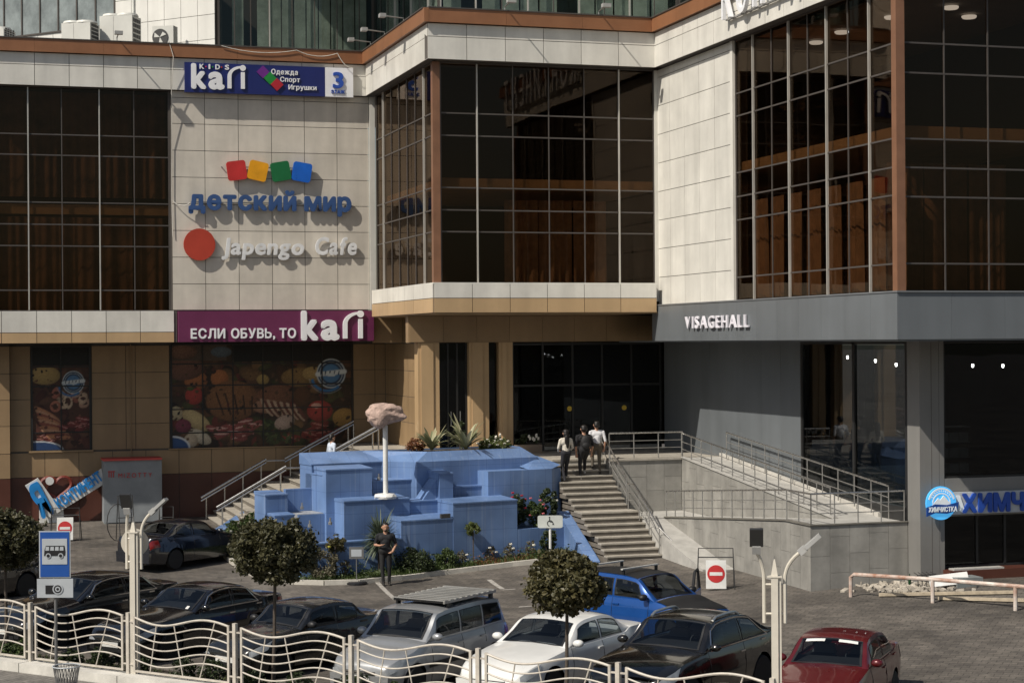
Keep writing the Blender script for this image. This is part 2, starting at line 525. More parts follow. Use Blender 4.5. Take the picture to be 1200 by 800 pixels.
# white low wall below the fence
M_kerbw = mat('white_wall_paint', (.62, .60, .55), .8, var=.12, scale=2, streak=.2, bump=.3, bscale=12)
t = thing('low_wall', on_fence(0), 'long white painted low wall carrying the wavy fence', 'wall')
for k in range(-3, 9):
    mb = MB(); p, q = on_fence(k), on_fence(k + .992)
    mb.prism([p - fnor * .33, q - fnor * .33, q + fnor * .12, p + fnor * .12], (0, 0, .2 + .004 * (k % 2)))
    mesh_obj('wall_block', mb, M_kerbw, t)
# planting strip behind the fence
M_soil = mat('soil', (.07, .055, .04), .95, var=.3, scale=4, bump=.6)
mb = MB(); a, b = on_fence(-9, .13), on_fence(14, .13)
mb.prism([a, b, b + fnor * 1.25, a + fnor * 1.25], (0, 0, .03))
mesh_obj('planting_strip', mb, M_soil, kind='structure', origin=(0, 0, 0))
# painted parking marks
M_line = mat('road_paint', (.36, .34, .31), .8, var=.3, scale=7)
def mark(P, Q, w, label):
    P, Q = Vector(P), Vector(Q); d = (Q - P); d.z = 0; d.normalize(); n = Vector((-d.y, d.x, 0)) * w / 2
    up = lambda p: Vector((p.x, p.y, gz(p.x, p.y) + .008))
    k = 6; mb = MB()
    for i in range(k):
        a, b = P.lerp(Q, i / k), P.lerp(Q, (i + 1) / k)
        mb.quad(up(a - n), up(b - n), up(b + n), up(a + n))
    o = mesh_obj('parking_line', mb, M_line, kind='structure', origin=(0, 0, 0))
mark(gnd(441, 681), gnd(463, 702), .14, '')
mark(gnd(573, 679), gnd(589, 690), .14, '')
mark(gnd(589, 691), gnd(604, 690), .12, '')
mark(gnd(608, 711), gnd(624, 710), .12, '')
mark(gnd(730, 655), gnd(765, 655.5), .10, '')

# =================================================================== MALL BUILDING
YL, YB, XR, YR, XB = 65.62, 56.44, 22.36, 40.45, 14.5
ZC0, ZC1, ZW0 = 17.15, 17.63, 16.0          # copper cornice bottom/top, white band bottom
bld = thing('shopping_centre', (14, 62, 0), 'cream and copper shopping centre with dark bronze glass bays and a recessed entrance', 'building')
JIT = random.Random(3)
def face_box(name, m, parent, ax, a0, a1, z0, z1, d0, d1):
    """box on a facade: ax 'F' = facade running along X (d = Y), ax 'R' = facade running along Y (d = X)"""
    if ax == 'F': return ub(name, m, parent, a0, a1, d0, d1, z0, z1)
    return ub(name, m, parent, d0, d1, a0, a1, z0, z1)
def cladding(parent, ax, edges, zs, d, m, th=.03, gap=.02, name='panel', jit=.003):
    """tile panels standing proud of the wall by th (towards the viewer: smaller d)"""
    for i in range(len(edges) - 1):
        for j in range(len(zs) - 1):
            a0, a1 = sorted((edges[i], edges[i + 1])); z0, z1 = sorted((zs[j], zs[j + 1]))
            o = face_box(name, m, parent, ax, a0 + gap / 2, a1 - gap / 2, z0 + gap / 2, z1 - gap / 2, d - th, d)
            j_ = JIT.uniform(-jit, jit); j2 = JIT.uniform(-jit, jit)
            o.rotation_euler = (j_, 0, j2) if ax == 'F' else (0, j_, j2)
def rng_edges(a, b, step):
    n = max(1, round(abs(b - a) / step)); return [a + (b - a) * i / n for i in range(n + 1)]
def wall(name, m, x0, x1, y0, y1, z0, z1, parent=None):
    return mesh_obj(name, MB().box(x0, x1, y0, y1, z0, z1), m, parent or bld)

TR = [8.2, 8.9, 10.55, 11.25, 11.97, 13.65, 14.37, 16.0]
def curtain(label, ax, edges, zs, d, bright, glass, skip_bottom=False, mw=.042):
    """curtain wall: dark sub-frame mesh as the part, with panes, mullions and transoms as pieces of it"""
    a0, a1 = min(edges), max(edges)
    fr = MB()
    e = .06
    for (p, q, z0, z1) in ((a0 - e, a1 + e, zs[0] - e, zs[0]), (a0 - e, a1 + e, zs[-1], zs[-1] + e), (a0 - e, a0, zs[0], zs[-1]), (a1, a1 + e, zs[0], zs[-1])):
        if ax == 'F': fr.box(p, q, d - .03, d + .09, z0, z1)
        else: fr.box(d - .03, d + .09, p, q, z0, z1)
    cw = mesh_obj('curtain_wall', fr, M_mulld, bld)
    if label: cw['label'] = label
    for i in range(len(edges) - 1):
        x0, x1 = sorted((edges[i], edges[i + 1]))
        for j in range(len(zs) - 1):
            o = face_box('pane', glass, cw, ax, x0 + .02, x1 - .02, zs[j] + .02, zs[j + 1] - .02, d + .01, d + .03)
            a_, b_ = JIT.gauss(0, .0022), JIT.gauss(0, .0022)
            o.rotation_euler = (a_, 0, b_) if ax == 'F' else (0, a_, b_)
    for i, x in enumerate(edges):
        br = i in bright
        w = mw / 2 if br else mw * .42
        face_box('mullion', M_mull if br else M_mulld, cw, ax, x - w, x + w, zs[0], zs[-1], d - (.06 if br else .02), d + .008)
    for z in zs[1:-1]:
        face_box('transom', M_mulld, cw, ax, a0, a1, z - .022, z + .022, d - .016, d + .006)
    return cw
def drapes(label, group, ax, edges, z0, z1, d, dens=1., half=False, m=None):
    for i in range(0, len(edges) - 1, 2 if half else 1):
        if JIT.random() > dens: continue
        x0, x1 = sorted((edges[i], edges[i + 1])); w = x1 - x0
        k = 25; ph = JIT.uniform(0, 6); fr_ = JIT.uniform(.7, 1.2); am = JIT.uniform(.03, .07)
        pts = []
        for j in range(k):
            x = x0 + .02 + (w - .04) * j / (k - 1)
            y = d + am * math.sin(j * fr_ + ph + .8 * math.sin(j * .37 + ph)) + .05 * math.sin(j * .31 + ph * 2)
            pts.append((x, y))
        P = lambda q, z: (q[0], q[1], z) if ax == 'F' else (q[1], q[0], z)
        mb = MB(); mb.grid([[P(q, z0) for q in pts], [P((q[0], d + (q[1] - d) * .8), (z0 + z1) / 2) for q in pts], [P((q[0], d + (q[1] - d) * .5), z1) for q in pts]])
        o = mesh_obj('curtain', mb, m or M_drape, smooth='all', normals=False)
        tag(o, label, 'curtain', group)

# ---- upper storeys: structural walls and slabs
SL = 0.4                                               # west end of the overhanging storeys
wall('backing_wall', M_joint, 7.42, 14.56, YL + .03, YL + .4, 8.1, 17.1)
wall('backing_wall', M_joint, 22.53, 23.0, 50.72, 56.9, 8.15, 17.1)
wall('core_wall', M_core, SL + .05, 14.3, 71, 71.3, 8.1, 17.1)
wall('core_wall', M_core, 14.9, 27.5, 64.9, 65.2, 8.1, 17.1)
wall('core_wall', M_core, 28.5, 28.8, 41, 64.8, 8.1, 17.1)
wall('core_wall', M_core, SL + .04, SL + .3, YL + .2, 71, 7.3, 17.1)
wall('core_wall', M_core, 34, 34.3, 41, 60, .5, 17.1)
wall('roof_slab', M_roof, SL, 36, YL + .1, 84, 17.1, 17.4)
wall('roof_slab', M_roof, 14.6, 36, 56.6, YL + .09, 17.1, 17.4)
wall('roof_slab', M_roof, 22.5, 36, 40.6, 56.59, 17.1, 17.4)
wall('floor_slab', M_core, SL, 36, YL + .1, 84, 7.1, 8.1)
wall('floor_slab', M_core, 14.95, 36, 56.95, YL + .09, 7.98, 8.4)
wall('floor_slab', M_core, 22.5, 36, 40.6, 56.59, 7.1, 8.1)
wall('floor_slab', M_slab, SL + .3, 14.2, YL + .75, 70.9, 11.6, 11.95)
wall('floor_slab', M_slab, 15.1, 22.4, 57.05, 64.8, 11.99, 12.3)
wall('floor_slab', M_slab, 22.78, 28.4, 41.05, 56.5, 12.04, 12.36)

# ---- left wing: glass and tile field
eL = [SL] + [x for x in (1.29, 2.52, 3.66, 4.95, 6.15, 7.36)]
curtain('dark bronze curtain wall of the left wing', 'F', eL, [8.2, 8.9, 10.45, 11.2, 11.97, 13.62, 14.34, 15.97], YL + .12, (2, 4), G_bronze)
drapes('dark brown curtain on the upper floor behind the glass left of the tiled wall', 'upper curtains in the left wing', 'F', eL, 12.2, 15.9, YL + .7, m=M_drape2)
drapes('dark brown curtain on the lower floor behind the glass left of the tiled wall', 'lower curtains in the left wing', 'F', eL, 8.2, 11.5, YL + .7, m=M_drape2)
cladding(bld, 'F', [7.46, 8.63, 9.83, 11.03, 12.23, 13.43, 14.62], [8.2, 9.13, 10.08, 11.03, 11.98, 12.93, 13.88, 14.83, 15.76, 16.0], YL + .03, M_cream)
ub('corner_strip', M_white, bld, 14.63, 14.84, YL - .06, YL + .03, 8.2, 16.0)
# left lower strip (white course over tan course)
ub('strip_backing', M_joint, bld, SL, 7.6, YL, YL + .3, 7.06, 8.17)
cladding(bld, 'F', rng_edges(SL, 7.5, 1.2), [7.42, 8.18], YL, M_white)
cladding(bld, 'F', rng_edges(SL, 7.5, 1.2), [7.05, 7.42], YL, M_tan)
ub('strip_end', M_joint, bld, SL - .01, SL + .02, YL, 69.2, 7.06, 8.0)
# ---- bands: white cladding course and copper cornice, all round
def band(ax, a0, a1, d, step=1.2, flip=False):
    e = rng_edges(a0, a1, step)
    if ax == 'F': ub('band_backing', M_joint, bld, min(a0, a1), max(a0, a1), d, d + .35, 16.02, 17.12)
    else: ub('band_backing', M_joint, bld, d, d + .35, min(a0, a1), max(a0, a1), 16.02, 17.12)
    cladding(bld, ax, e, [16.0, 16.72, 17.14], d, M_white)
    e = rng_edges(a0, a1, 2.4)
    cladding(bld, ax, e, [17.15, 17.6], d - .14, M_brown, th=.03, gap=.006, name='cornice_panel', jit=.001)
    face_box('cornice_core', M_brown, bld, ax, min(a0, a1) + .01, max(a0, a1) - .01, 17.16, 17.59, d - .139, d + .3)
    face_box('cornice_cap', M_mulld, bld, ax, min(a0, a1), max(a0, a1), 17.6, 17.64, d - .2, d + .32)
band('F', SL, 14.47, YL - .14)
band('R', 56.31, 65.47, XB - .0)
band('F', 14.47, 22.22, YB - .13)
band('R', 40.32, 56.30, XR - .13)
band('F', 22.23, 36.0, YR - .13)
# corner returns of the copper cornice
ub('cornice_corner', M_brown, bld, 14.325, 14.475, 56.13, 56.32, 17.155, 17.595)
ub('cornice_corner', M_brown, bld, 22.05, 22.235, 40.145, 40.325, 17.155, 17.595)

# ---- central bay
curtain('bronze glass side of the projecting bay', 'R', [57.0, 58.05, 59.3, 60.45, 61.62, 62.78, 63.95, 65.1], [8.9, 10.55, 11.25, 11.97, 13.65, 14.37, 15.97], XB + .3, (1, 6), G_bronze, mw=.045)
curtain('bronze glass front of the projecting bay', 'F', [15.03, 16.24, 17.46, 18.69, 19.92, 21.13, 22.36], [8.9, 10.55, 11.25, 11.97, 13.65, 14.37, 15.97], YB + .42, (1, 5), G_bronze)
ub('corner_post', M_cbrown, bld, 14.74, 14.98, YB + .3, YB + .54, 8.9, 15.99)
ub('corner_strip', M_white, bld, 22.38, 22.53, YB + .35, YB + .46, 8.3, 15.99)
drapes('brown curtain hung inside the projecting glass bay', 'curtains in the bay', 'F', [17.5, 18.7, 19.9, 21.1], 8.9, 11.7, YB + 1.6)
# bay ledge: white course over tan course, and its soffit
for ax, a0, a1, d in (('F', 14.66, 22.27, YB), ('R', 56.44, 65.3, XB + .15)):
    face_box('ledge_backing', M_joint, bld, ax, a0 + .01, a1 - .01, 7.95, 8.84, d, d + .5)
    cladding(bld, ax, rng_edges(a0, a1, 1.23), [8.40, 8.87], d, M_white)
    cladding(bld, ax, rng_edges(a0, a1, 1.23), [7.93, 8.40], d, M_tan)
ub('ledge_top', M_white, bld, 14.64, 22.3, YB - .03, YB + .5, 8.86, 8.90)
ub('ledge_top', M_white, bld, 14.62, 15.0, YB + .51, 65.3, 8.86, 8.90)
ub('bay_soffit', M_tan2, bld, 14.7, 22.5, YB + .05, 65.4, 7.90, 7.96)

# ---- right wing upper: tile field + glass
cladding(bld, 'R', [50.82, 52.05, 53.28, 54.5, 55.75, 56.8], [8.17, 9.1, 10.05, 11.0, 11.95, 12.9, 13.85, 14.8, 15.75, 16.0], 22.53, M_white)
ub('corner_strip', M_white, bld, 22.47, 22.6, 50.62, 50.81, 8.17, 16.0)
eR = [40.95, 42.2, 43.4, 44.6, 45.77, 46.93, 48.1, 49.33, 50.6]
curtain('bronze glass of the right wing above the grey band', 'R', eR, [8.2, 8.88, 10.6, 11.3, 12.02, 13.72, 14.4, 15.97], XR + .22, (1, 3, 5, 7), G_bronze)
ub('corner_post', M_cbrown, bld, XR + .12, XR + .36, YR + .22, YR + .46, 8.17, 15.99)
eF = [22.74, 23.88, 25.13, 26.3, 27.5, 28.7, 29.9, 31.1, 32.3, 33.5]
curtain('bronze glass front of the right wing', 'F', eF, [8.2, 8.88, 10.55, 11.28, 12.0, 13.65, 14.4, 15.97], YR + .32, (), G_bronze)
drapes('brown curtain hung behind the right wing glass', 'curtains in the right wing', 'R', [v for y in eR[:-1] for v in (y + .3, y + 1.15)], 8.25, 11.2, XR + .75, half=True)
drapes('brown curtain hung behind the right wing front glass', 'curtains in the right wing front', 'F', eF[:4], 8.25, 11.5, YR + 1.3, m=M_drape2)
for x, y in ((24.2, 44.0), (24.0, 46.5), (25.0, 42.3), (24.1, 48.3), (26.2, 43.4)):
    o = mesh_obj('ceiling_lamp', MB().lathe([(.17, 0), (.2, .03), (.2, .07)], (x, y, 15.6), 14), mat('lamp_lit', (.9, .92, .95), emit=(.85, .93, 1), estr=1.4))
    tag(o, 'round lit ceiling lamp seen through the right wing glass', 'ceiling lamp', 'ceiling lamps in the right wing')
wall('ceiling', mat('ceiling_paint', (.18, .16, .14), .9), 22.8, 28.4, 41.0, 56.4, 15.72, 15.78)
# ---- grey band over the shop (carries the name)
ub('band_backing', M_joint, bld, XR, XR + .4, 40.46, 57.0, 7.0, 8.14)
ub('band_backing', M_joint, bld, XR + .01, 36, YR, YR + .4, 7.0, 8.14)
cladding(bld, 'R', rng_edges(40.42, 57.0, 1.38), [6.98, 8.15], XR, M_grey2, th=.03, gap=.005, jit=.001)
cladding(bld, 'F', rng_edges(22.33, 36.0, 1.5), [6.98, 8.15], YR, M_grey2, th=.03, gap=.005, jit=.001)
ub('band_cap', M_grey, bld, XR - .05, XR + .36, 40.38, 57.0, 8.15, 8.19)
ub('band_cap', M_grey, bld, XR + .361, 36, 40.38, YR + .4, 8.15, 8.19)
ub('soffit', M_grey2, bld, XR + .02, 36, YR + .02, 60.3, 6.94, 6.99)

# ---- lower left: recessed tan wall with printed windows
Y0 = 69.0
wall('backing_wall', M_joint, SL - 14, 16.6, Y0 + .04, Y0 + .5, .2, 7.1)
zrow = [3.1, 4.05, 5.0, 5.95, 6.95]
W1 = (2.75, 4.77, 3.14, 6.9); W2 = (7.8, 14.62, 3.1, 6.95)
def clad_lower(e, zs, m): cladding(bld, 'F', e, zs, Y0 + .04, m, jit=.002)
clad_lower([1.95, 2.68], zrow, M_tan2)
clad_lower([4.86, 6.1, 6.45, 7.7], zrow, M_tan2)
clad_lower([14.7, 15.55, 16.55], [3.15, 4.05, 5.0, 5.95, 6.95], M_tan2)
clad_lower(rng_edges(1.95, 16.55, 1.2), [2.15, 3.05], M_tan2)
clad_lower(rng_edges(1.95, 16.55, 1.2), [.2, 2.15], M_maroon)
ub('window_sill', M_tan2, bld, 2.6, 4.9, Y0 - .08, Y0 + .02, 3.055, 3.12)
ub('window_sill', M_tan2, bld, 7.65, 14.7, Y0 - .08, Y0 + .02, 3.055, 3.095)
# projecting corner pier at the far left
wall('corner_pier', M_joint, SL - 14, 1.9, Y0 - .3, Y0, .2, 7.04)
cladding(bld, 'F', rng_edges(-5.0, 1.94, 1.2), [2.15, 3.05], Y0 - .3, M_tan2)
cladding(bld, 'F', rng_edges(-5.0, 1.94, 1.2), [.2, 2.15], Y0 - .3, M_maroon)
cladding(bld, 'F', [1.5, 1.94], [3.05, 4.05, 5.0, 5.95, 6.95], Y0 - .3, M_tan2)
ub('cable_conduit', M_tan2, bld, 6.26, 6.29, Y0 - .04, Y0, 2.2, 7)
M_wframe = mat('black_window_frame', (.02, .02, .02), .4)
def window(x0, x1, z0, z1, y, pic, nx, nz, label):
    fr = MB(); w = .05
    fr.box(x0 - .06, x1 + .06, y - .02, y + .05, z0 - .06, z0); fr.box(x0 - .06, x1 + .06, y - .02, y + .05, z1, z1 + .06)
    fr.box(x0 - .06, x0, y - .02, y + .05, z0, z1); fr.box(x1, x1 + .06, y - .02, y + .05, z0, z1)
    o = mesh_obj('window', fr, M_wframe, bld); o['label'] = label
    pic.mesh('printed_film', (x0, y + .03, z0), (1, 0, 0), (0, 0, 1), x1 - x0, z1 - z0, M_print, o)
    for i in range(1, nx): ub('glazing_bar', M_wframe, o, lerp(x0, x1, i / nx) - .02, lerp(x0, x1, i / nx) + .02, y, y + .026, z0, z1)
    for zf in nz: ub('glazing_bar', M_wframe, o, x0, x1, y + .002, y + .024, lerp(z0, z1, zf) - .02, lerp(z0, z1, zf) + .02)
    return o
def badge(p, cx, cy, r):
    p.ell(cx, cy, r, r, '#c8d4dc', shade=.1); p.ell(cx, cy, r * .93, r * .93, '#27415f', shade=.1)
    p.ell(cx, cy, r * .8, r * .8, '#c8d4dc', shade=.1, r0=.9); p.ell(cx, cy, r * .62, r * .62, '#4d7fae', shade=.2)
    p.line(cx - r * .9, cy - .05 * r, cx + r * .9, cy + .12 * r, r * .19, '#d0d8dc')
    for k in range(5): p.line(cx - r * .7 + k * r * .3, cy - .08 * r, cx - r * .66 + k * r * .3, cy + .14 * r, r * .05, '#27415f')
    p.ell(cx - .25 * r, cy - .25 * r, r * 1.25, r * 1.1, '#b8c8d4', shade=.1, r0=.93, sec=(185, 320))
    p.ell(cx - .25 * r, cy - .25 * r, r * 1.15, r * 1.0, '#2f6fa6', shade=.1, r0=.78, sec=(188, 318))
    p.ell(cx, cy - r * .1, r * .3, r * .12, '#c8d4dc', shade=.1)
def ham(p, cx, cy, sc_, n, col='#8a4038', pale='#c89a8c'):
    R = random.Random(int(cx * 1000))
    for i in range(n):
        a = R.uniform(0, 6.28); d = R.uniform(0, .8) ** .7 * sc_
        x, y = cx + d * math.cos(a) * 1.6, cy + d * math.sin(a) * .6
        p.ell(x, y, sc_ * .5, sc_ * .2, col, rot=R.uniform(-.7, .7), shade=.6, tex=.2)
        p.ell(x, y + sc_ * .06, sc_ * .42, sc_ * .05, pale, rot=R.uniform(-.5, .5), shade=.3)
# big printed window: bread, vegetables, ham
p = Print(230, 130, '#3a2a1a'); HH = 130 / 230
R = random.Random(5)
for i in range(260):
    p.ell(R.uniform(0, 1), R.uniform(0, HH), R.uniform(.02, .07), R.uniform(.015, .045), R.choice(['#4c3018', '#5a3a20', '#3a2818', '#61402a', '#6a2c20', '#4a4a22', '#7a5a34', '#2c1c10']), rot=R.uniform(0, 3), shade=.75)
p.ell(.13, .37, .065, .055, '#b06a34'); p.ell(.26, .38, .05, .05, '#b87038'); p.ell(.06, .44, .12, .07, '#7d5340', tex=.3)
p.ell(.5, .37, .035, .03, '#b09450'); p.ell(.7, .38, .1, .055, '#8f6f3a', tex=.4); p.ell(.78, .40, .06, .04, '#b99a5a', tex=.3)
p.ell(.12, .285, .05, .05, '#b23a2c'); p.ell(.1, .325, .02, .012, '#53602c')
p.ell(.33, .255, .15, .115, '#8a5c34', tex=.35)
for k in range(5): p.line(.24 + k * .05, .30 - .006 * k, .28 + k * .04, .18, .006, '#3a2414')
p.ell(.56, .27, .12, .07, '#7b4f34', tex=.4, rot=.2); p.ell(.52, .22, .08, .04, '#a3765a')
for k in range(6): p.ell(.52 + k * .036, .215 - k * .006, .014, .062, '#b79a80', rot=.6, shade=.3); p.ell(.535 + k * .036, .212 - k * .006, .012, .055, '#6d3a2c', rot=.6)
p.ell(.72, .27, .05, .06, '#5d3a1c'); p.ell(.82, .19, .075, .06, '#b0362a'); p.ell(.8, .22, .03, .015, '#d9a08c', shade=.1)
p.ell(.96, .15, .07, .055, '#b58a3c'); p.ell(.02, .19, .04, .04, '#c5b48c'); p.ell(.13, .15, .09, .045, '#c9b27c', rot=-.6)
p.ell(.06, .12, .045, .04, '#7d3448'); p.ell(.15, .06, .07, .035, '#c8bca4', rot=-.5); p.ell(.1, .04, .04, .04, '#bfae95')
ham(p, .36, .09, .1, 16, '#934842', '#cfa096'); ham(p, .78, .06, .1, 14, '#8a2c22', '#b77262')
for i in range(50): p.ell(R.uniform(.5, .66), R.uniform(.02, .14), .018, .01, R.choice(['#3d4a22', '#4f5c2c', '#2c361a']), rot=R.uniform(0, 3))
p.ell(.62, .13, .06, .04, '#b8a090', rot=.3)
for i in range(130):
    x, y = R.uniform(0, 1), R.uniform(0, HH * .82)
    p.ell(x, y, R.uniform(.004, .016), R.uniform(.003, .01), R.choice(['#5d4026', '#6a5030', '#3a2416', '#5c2c22', '#2a1c10', '#4c3420']), rot=R.uniform(0, 3), shade=.5)
p.rect(0, .3, HH * .845, HH, '#56483c'); p.ell(.06, HH * .93, .08, .04, '#86604c', tex=.4); p.ell(.27, HH * .93, .06, .03, '#5f6f7c', tex=.5)
p.rect(.34, 1, HH * .83, HH, '#0c0d0f')
gm = p.a.mean(axis=2, keepdims=True)
p.a = (gm + (p.a - gm) * .9) * (.72 + .35 * rng.random(p.X.shape)[..., None] ** 2)
badge(p, .885, .40, .085)
p.ell(0, 0, .1, .07, '#c8ccd0', shade=.1); p.ell(0, 0, .09, .06, '#2c4a78', shade=.1)
window(*W2[:2], W2[2], W2[3], Y0, p, 6, (.145, .375, .605, .815), 'wide window printed with bread, vegetables and sliced meat')
def food2(seed):
    p = Print(80, 140, '#4a2a1c'); H2 = 140 / 80
    R = random.Random(seed)
    for i in range(60): p.ell(R.uniform(0, 1), R.uniform(0, 1.4), R.uniform(.05, .14), R.uniform(.04, .1), R.choice(['#4a2018', '#5a3024', '#3c2015', '#63402c']), rot=R.uniform(0, 3))
    p.ell(.22, 1.27, .28, .16, '#b99a58', tex=.15); p.rect(0, 1, 1.44, H2, '#0a0908')
    for i in range(9):
        x, y = R.uniform(.3, 1), R.uniform(.75, 1.0)
        p.ell(x, y, .11, .08, R.choice(['#c9a98a', '#b98f74', '#a8604c']), rot=R.uniform(0, 3)); p.ell(x, y, .05, .03, '#4d2a1c')
    p.ell(.62, .82, .09, .13, '#d0b494', r0=.55, shade=.3); p.ell(.4, .74, .1, .1, '#b06a50', r0=.5, shade=.3)
    for i in range(10): p.ell(.25 + .02 * i, .62 - .045 * i, .26, .045, ['#b87a50', '#c08c68', '#8f4c38'][i % 3], rot=-.5 + .05 * i)
    ham(p, .78, .42, .2, 22, '#7a2c28', '#b77a70'); ham(p, .3, .2, .14, 10, '#6d2820', '#c08a7c')
    for i in range(70): p.ell(R.uniform(0, 1), R.uniform(0, 1.4), R.uniform(.01, .035), R.uniform(.008, .025), R.choice(['#6d3a2c', '#7a4a34', '#3a2016', '#2a1410']), rot=R.uniform(0, 3))
    p.ell(.1, .0, .45, .16, '#c8ccd0', shade=.1); p.ell(.1, .0, .42, .14, '#24406c', shade=.1)
    badge(p, .72, 1.15, .2)
    gm = p.a.mean(axis=2, keepdims=True)
    p.a = (gm + (p.a - gm) * .9) * (.72 + .35 * rng.random(p.X.shape)[..., None])
    return p
window(*W1[:2], W1[2], W1[3], Y0, food2(4), 2, (.17, .62, .81), 'narrow window printed with pasta and sliced ham')
window(-1.0, 1.44, 3.14, 6.9, Y0 - .32, food2(9), 2, (.17, .62, .81), 'printed window on the projecting corner pier')

# ---- entrance under the bay
YE = 61.0
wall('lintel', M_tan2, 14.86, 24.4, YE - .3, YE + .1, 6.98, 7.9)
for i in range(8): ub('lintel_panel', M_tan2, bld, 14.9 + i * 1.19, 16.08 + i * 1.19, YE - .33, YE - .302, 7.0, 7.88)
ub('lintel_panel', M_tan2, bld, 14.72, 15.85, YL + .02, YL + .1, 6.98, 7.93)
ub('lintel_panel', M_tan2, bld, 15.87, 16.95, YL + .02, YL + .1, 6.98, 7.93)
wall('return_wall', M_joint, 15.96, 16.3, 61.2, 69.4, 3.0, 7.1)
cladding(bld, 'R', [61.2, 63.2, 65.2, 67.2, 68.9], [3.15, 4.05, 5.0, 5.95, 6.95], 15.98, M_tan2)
PIL = [(onY(a_, 450, YE - .25).x, onY(b_, 450, YE - .25).x) for a_, b_ in ((490, 515), (550, 573), (585, 601))]
for x0, x1 in PIL:
    mb = MB(); y = YE - .25
    mb.box(x0, x1, y, y + .5, 3.12, 6.975); mb.box(x0 + .1, x1 - .22, y - .04, y, 3.12, 6.97); 
    o = mesh_obj('pilaster', mb, M_tan, bld)
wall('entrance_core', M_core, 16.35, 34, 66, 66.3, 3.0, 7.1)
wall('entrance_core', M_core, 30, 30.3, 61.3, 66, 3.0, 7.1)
mb = MB()
GX = list(np.linspace(PIL[2][1] + .06, 24.18, 6))
for x in GX: mb.box(x - .035, x + .035, YE - .05, YE + .05, 3.12, 6.96)
for z in (3.15, 5.45, 6.9): mb.box(GX[0], 24.2, YE - .04, YE + .04, z - .035, z + .035)
ent = mesh_obj('entrance_glazing', mb, M_wframe, bld)
for i, (x, x9) in enumerate(zip(GX[:-1], GX[1:])):
    ub('door_pane' if 0 < i < 4 else 'pane', G_dark, ent, x + .04, x9 - .04, YE - .012, YE + .012, 3.19, 5.41)
    ub('pane', G_dark, ent, x + .04, x9 - .04, YE - .012, YE + .012, 5.49, 6.86)
M_yel = mat('yellow_sticker', (.75, .5, .05), .5)
for x in (20.75, 22.8): mesh_obj('door_sticker', MB().lathe([(.09, 0), (.09, .006)], (x, YE - .022, 4.62), 18, 'y'), M_yel, ent)
mb = MB()
DX = list(np.linspace(PIL[0][1] + .04, PIL[1][0] - .04, 4))
for x in DX: mb.box(x - .03, x + .03, YE + .0, YE + .08, 3.12, 6.96)
dr = mesh_obj('side_door', mb, M_wframe, bld)
ub('pane', G_dark, dr, PIL[1][1] + .02, PIL[2][0] - .02, YE + .03, YE + .05, 3.15, 6.95)
for x, x9 in zip(DX[:-1], DX[1:]): ub('pane', G_dark, dr, x + .03, x9 - .03, YE + .03, YE + .05, 3.15, 6.95)
for x in (DX[1] + .08, DX[2] + .08): ub('door_handle', M_steel, dr, x, x + .03, YE - .04, YE, 4.1, 4.6)

# ---- right lower: grey wall along the ramp, shop window, corner column, front
XLo, YLo = 24.3, 42.8
wall('backing_wall', M_joint, XLo + .03, XLo + .3, 49.9, 60.9, .3, 6.95)
cladding(bld, 'R', rng_edges(49.9, 60.9, 1.37), [.3, 6.95], XLo + .03, M_grey2, th=.03, gap=.006, jit=.001)
# shop window beside the ramp (panes behind a raised sill)
mb = MB()
for y in (43.55, 46.55, 49.86): mb.box(XLo, XLo + .1, y - .06, y + .06, 1.9, 6.93)
mb.box(XLo, XLo + .1, 43.6, 49.8, 6.85, 6.93); mb.box(XLo - .02, XLo + .1, 43.6, 49.8, 1.9, 2.5)
sw = mesh_obj('shop_window', mb, M_wframe, bld)
for y0, y1 in ((43.62, 46.48), (46.62, 49.79)): ub('pane', G_dark, sw, XLo + .04, XLo + .06, y0, y1, 2.52, 6.84)
wall('corner_column', M_greyf, XLo - .02, XLo + .55, YLo, 43.45, .3, 6.94)
ub('column_joint', M_joint, bld, 24.62, 24.635, YLo - .003, YLo + .02, .4, 6.9)
wall('shop_front', M_greyf, 24.86, 25.0, YLo + .003, 43.3, .3, 6.93)
wall('shop_front', M_greyf, 25.01, 36, YLo + .006, 43.2, 2.3, 3.3)
wall('shop_front', M_greyf, 29.2, 36, YLo + .006, 43.2, .5, 2.29)
mb = MB()
mb.box(25.0, 34, YLo + .05, YLo + .12, 3.3, 3.36); mb.box(25.0, 34, YLo + .05, YLo + .12, 6.86, 6.92)
for x in (25.03, 28.0, 31): mb.box(x - .03, x + .03, YLo + .05, YLo + .12, 3.36, 6.86)
sf = mesh_obj('shop_window', mb, M_wframe, bld)
for x0, x1 in ((25.07, 27.96), (28.04, 30.96), (31.04, 33.9)): ub('pane', G_dark, sf, x0, x1, YLo + .08, YLo + .1, 3.37, 6.85)
mb = MB()
for x in (25.04, 26.15, 27.0, 28.2): mb.box(x - .035, x + .035, YLo + .3, YLo + .37, .95, 2.4)
mb.box(25.0, 29.2, YLo + .3, YLo + .37, .9, .96)
sd = mesh_obj('shop_entrance', mb, M_wframe, bld)
for x0, x1 in ((25.08, 26.11), (26.19, 26.96), (27.04, 28.16)): ub('pane', G_dark, sd, x0, x1, YLo + .33, YLo + .345, .97, 2.38)
ub('entrance_step', M_maroon, bld, 24.95, 29.5, YLo - .35, YLo + .28, .3, .9)
ub('step_edge', M_conc, bld, 25.1, 26.6, YLo - .3, YLo - .02, .9, .94)
wall('shop_floor', mat('shop_floor_tile', (.2, .18, .15), .4), 24.5, 33.9, 43.3, 60.8, 2.2, 2.3)
wall('shop_interior', mat('shop_wall_paint', (.14, .12, .10), .8), 25.0, 33.9, 48.4, 48.6, .3, 2.2)
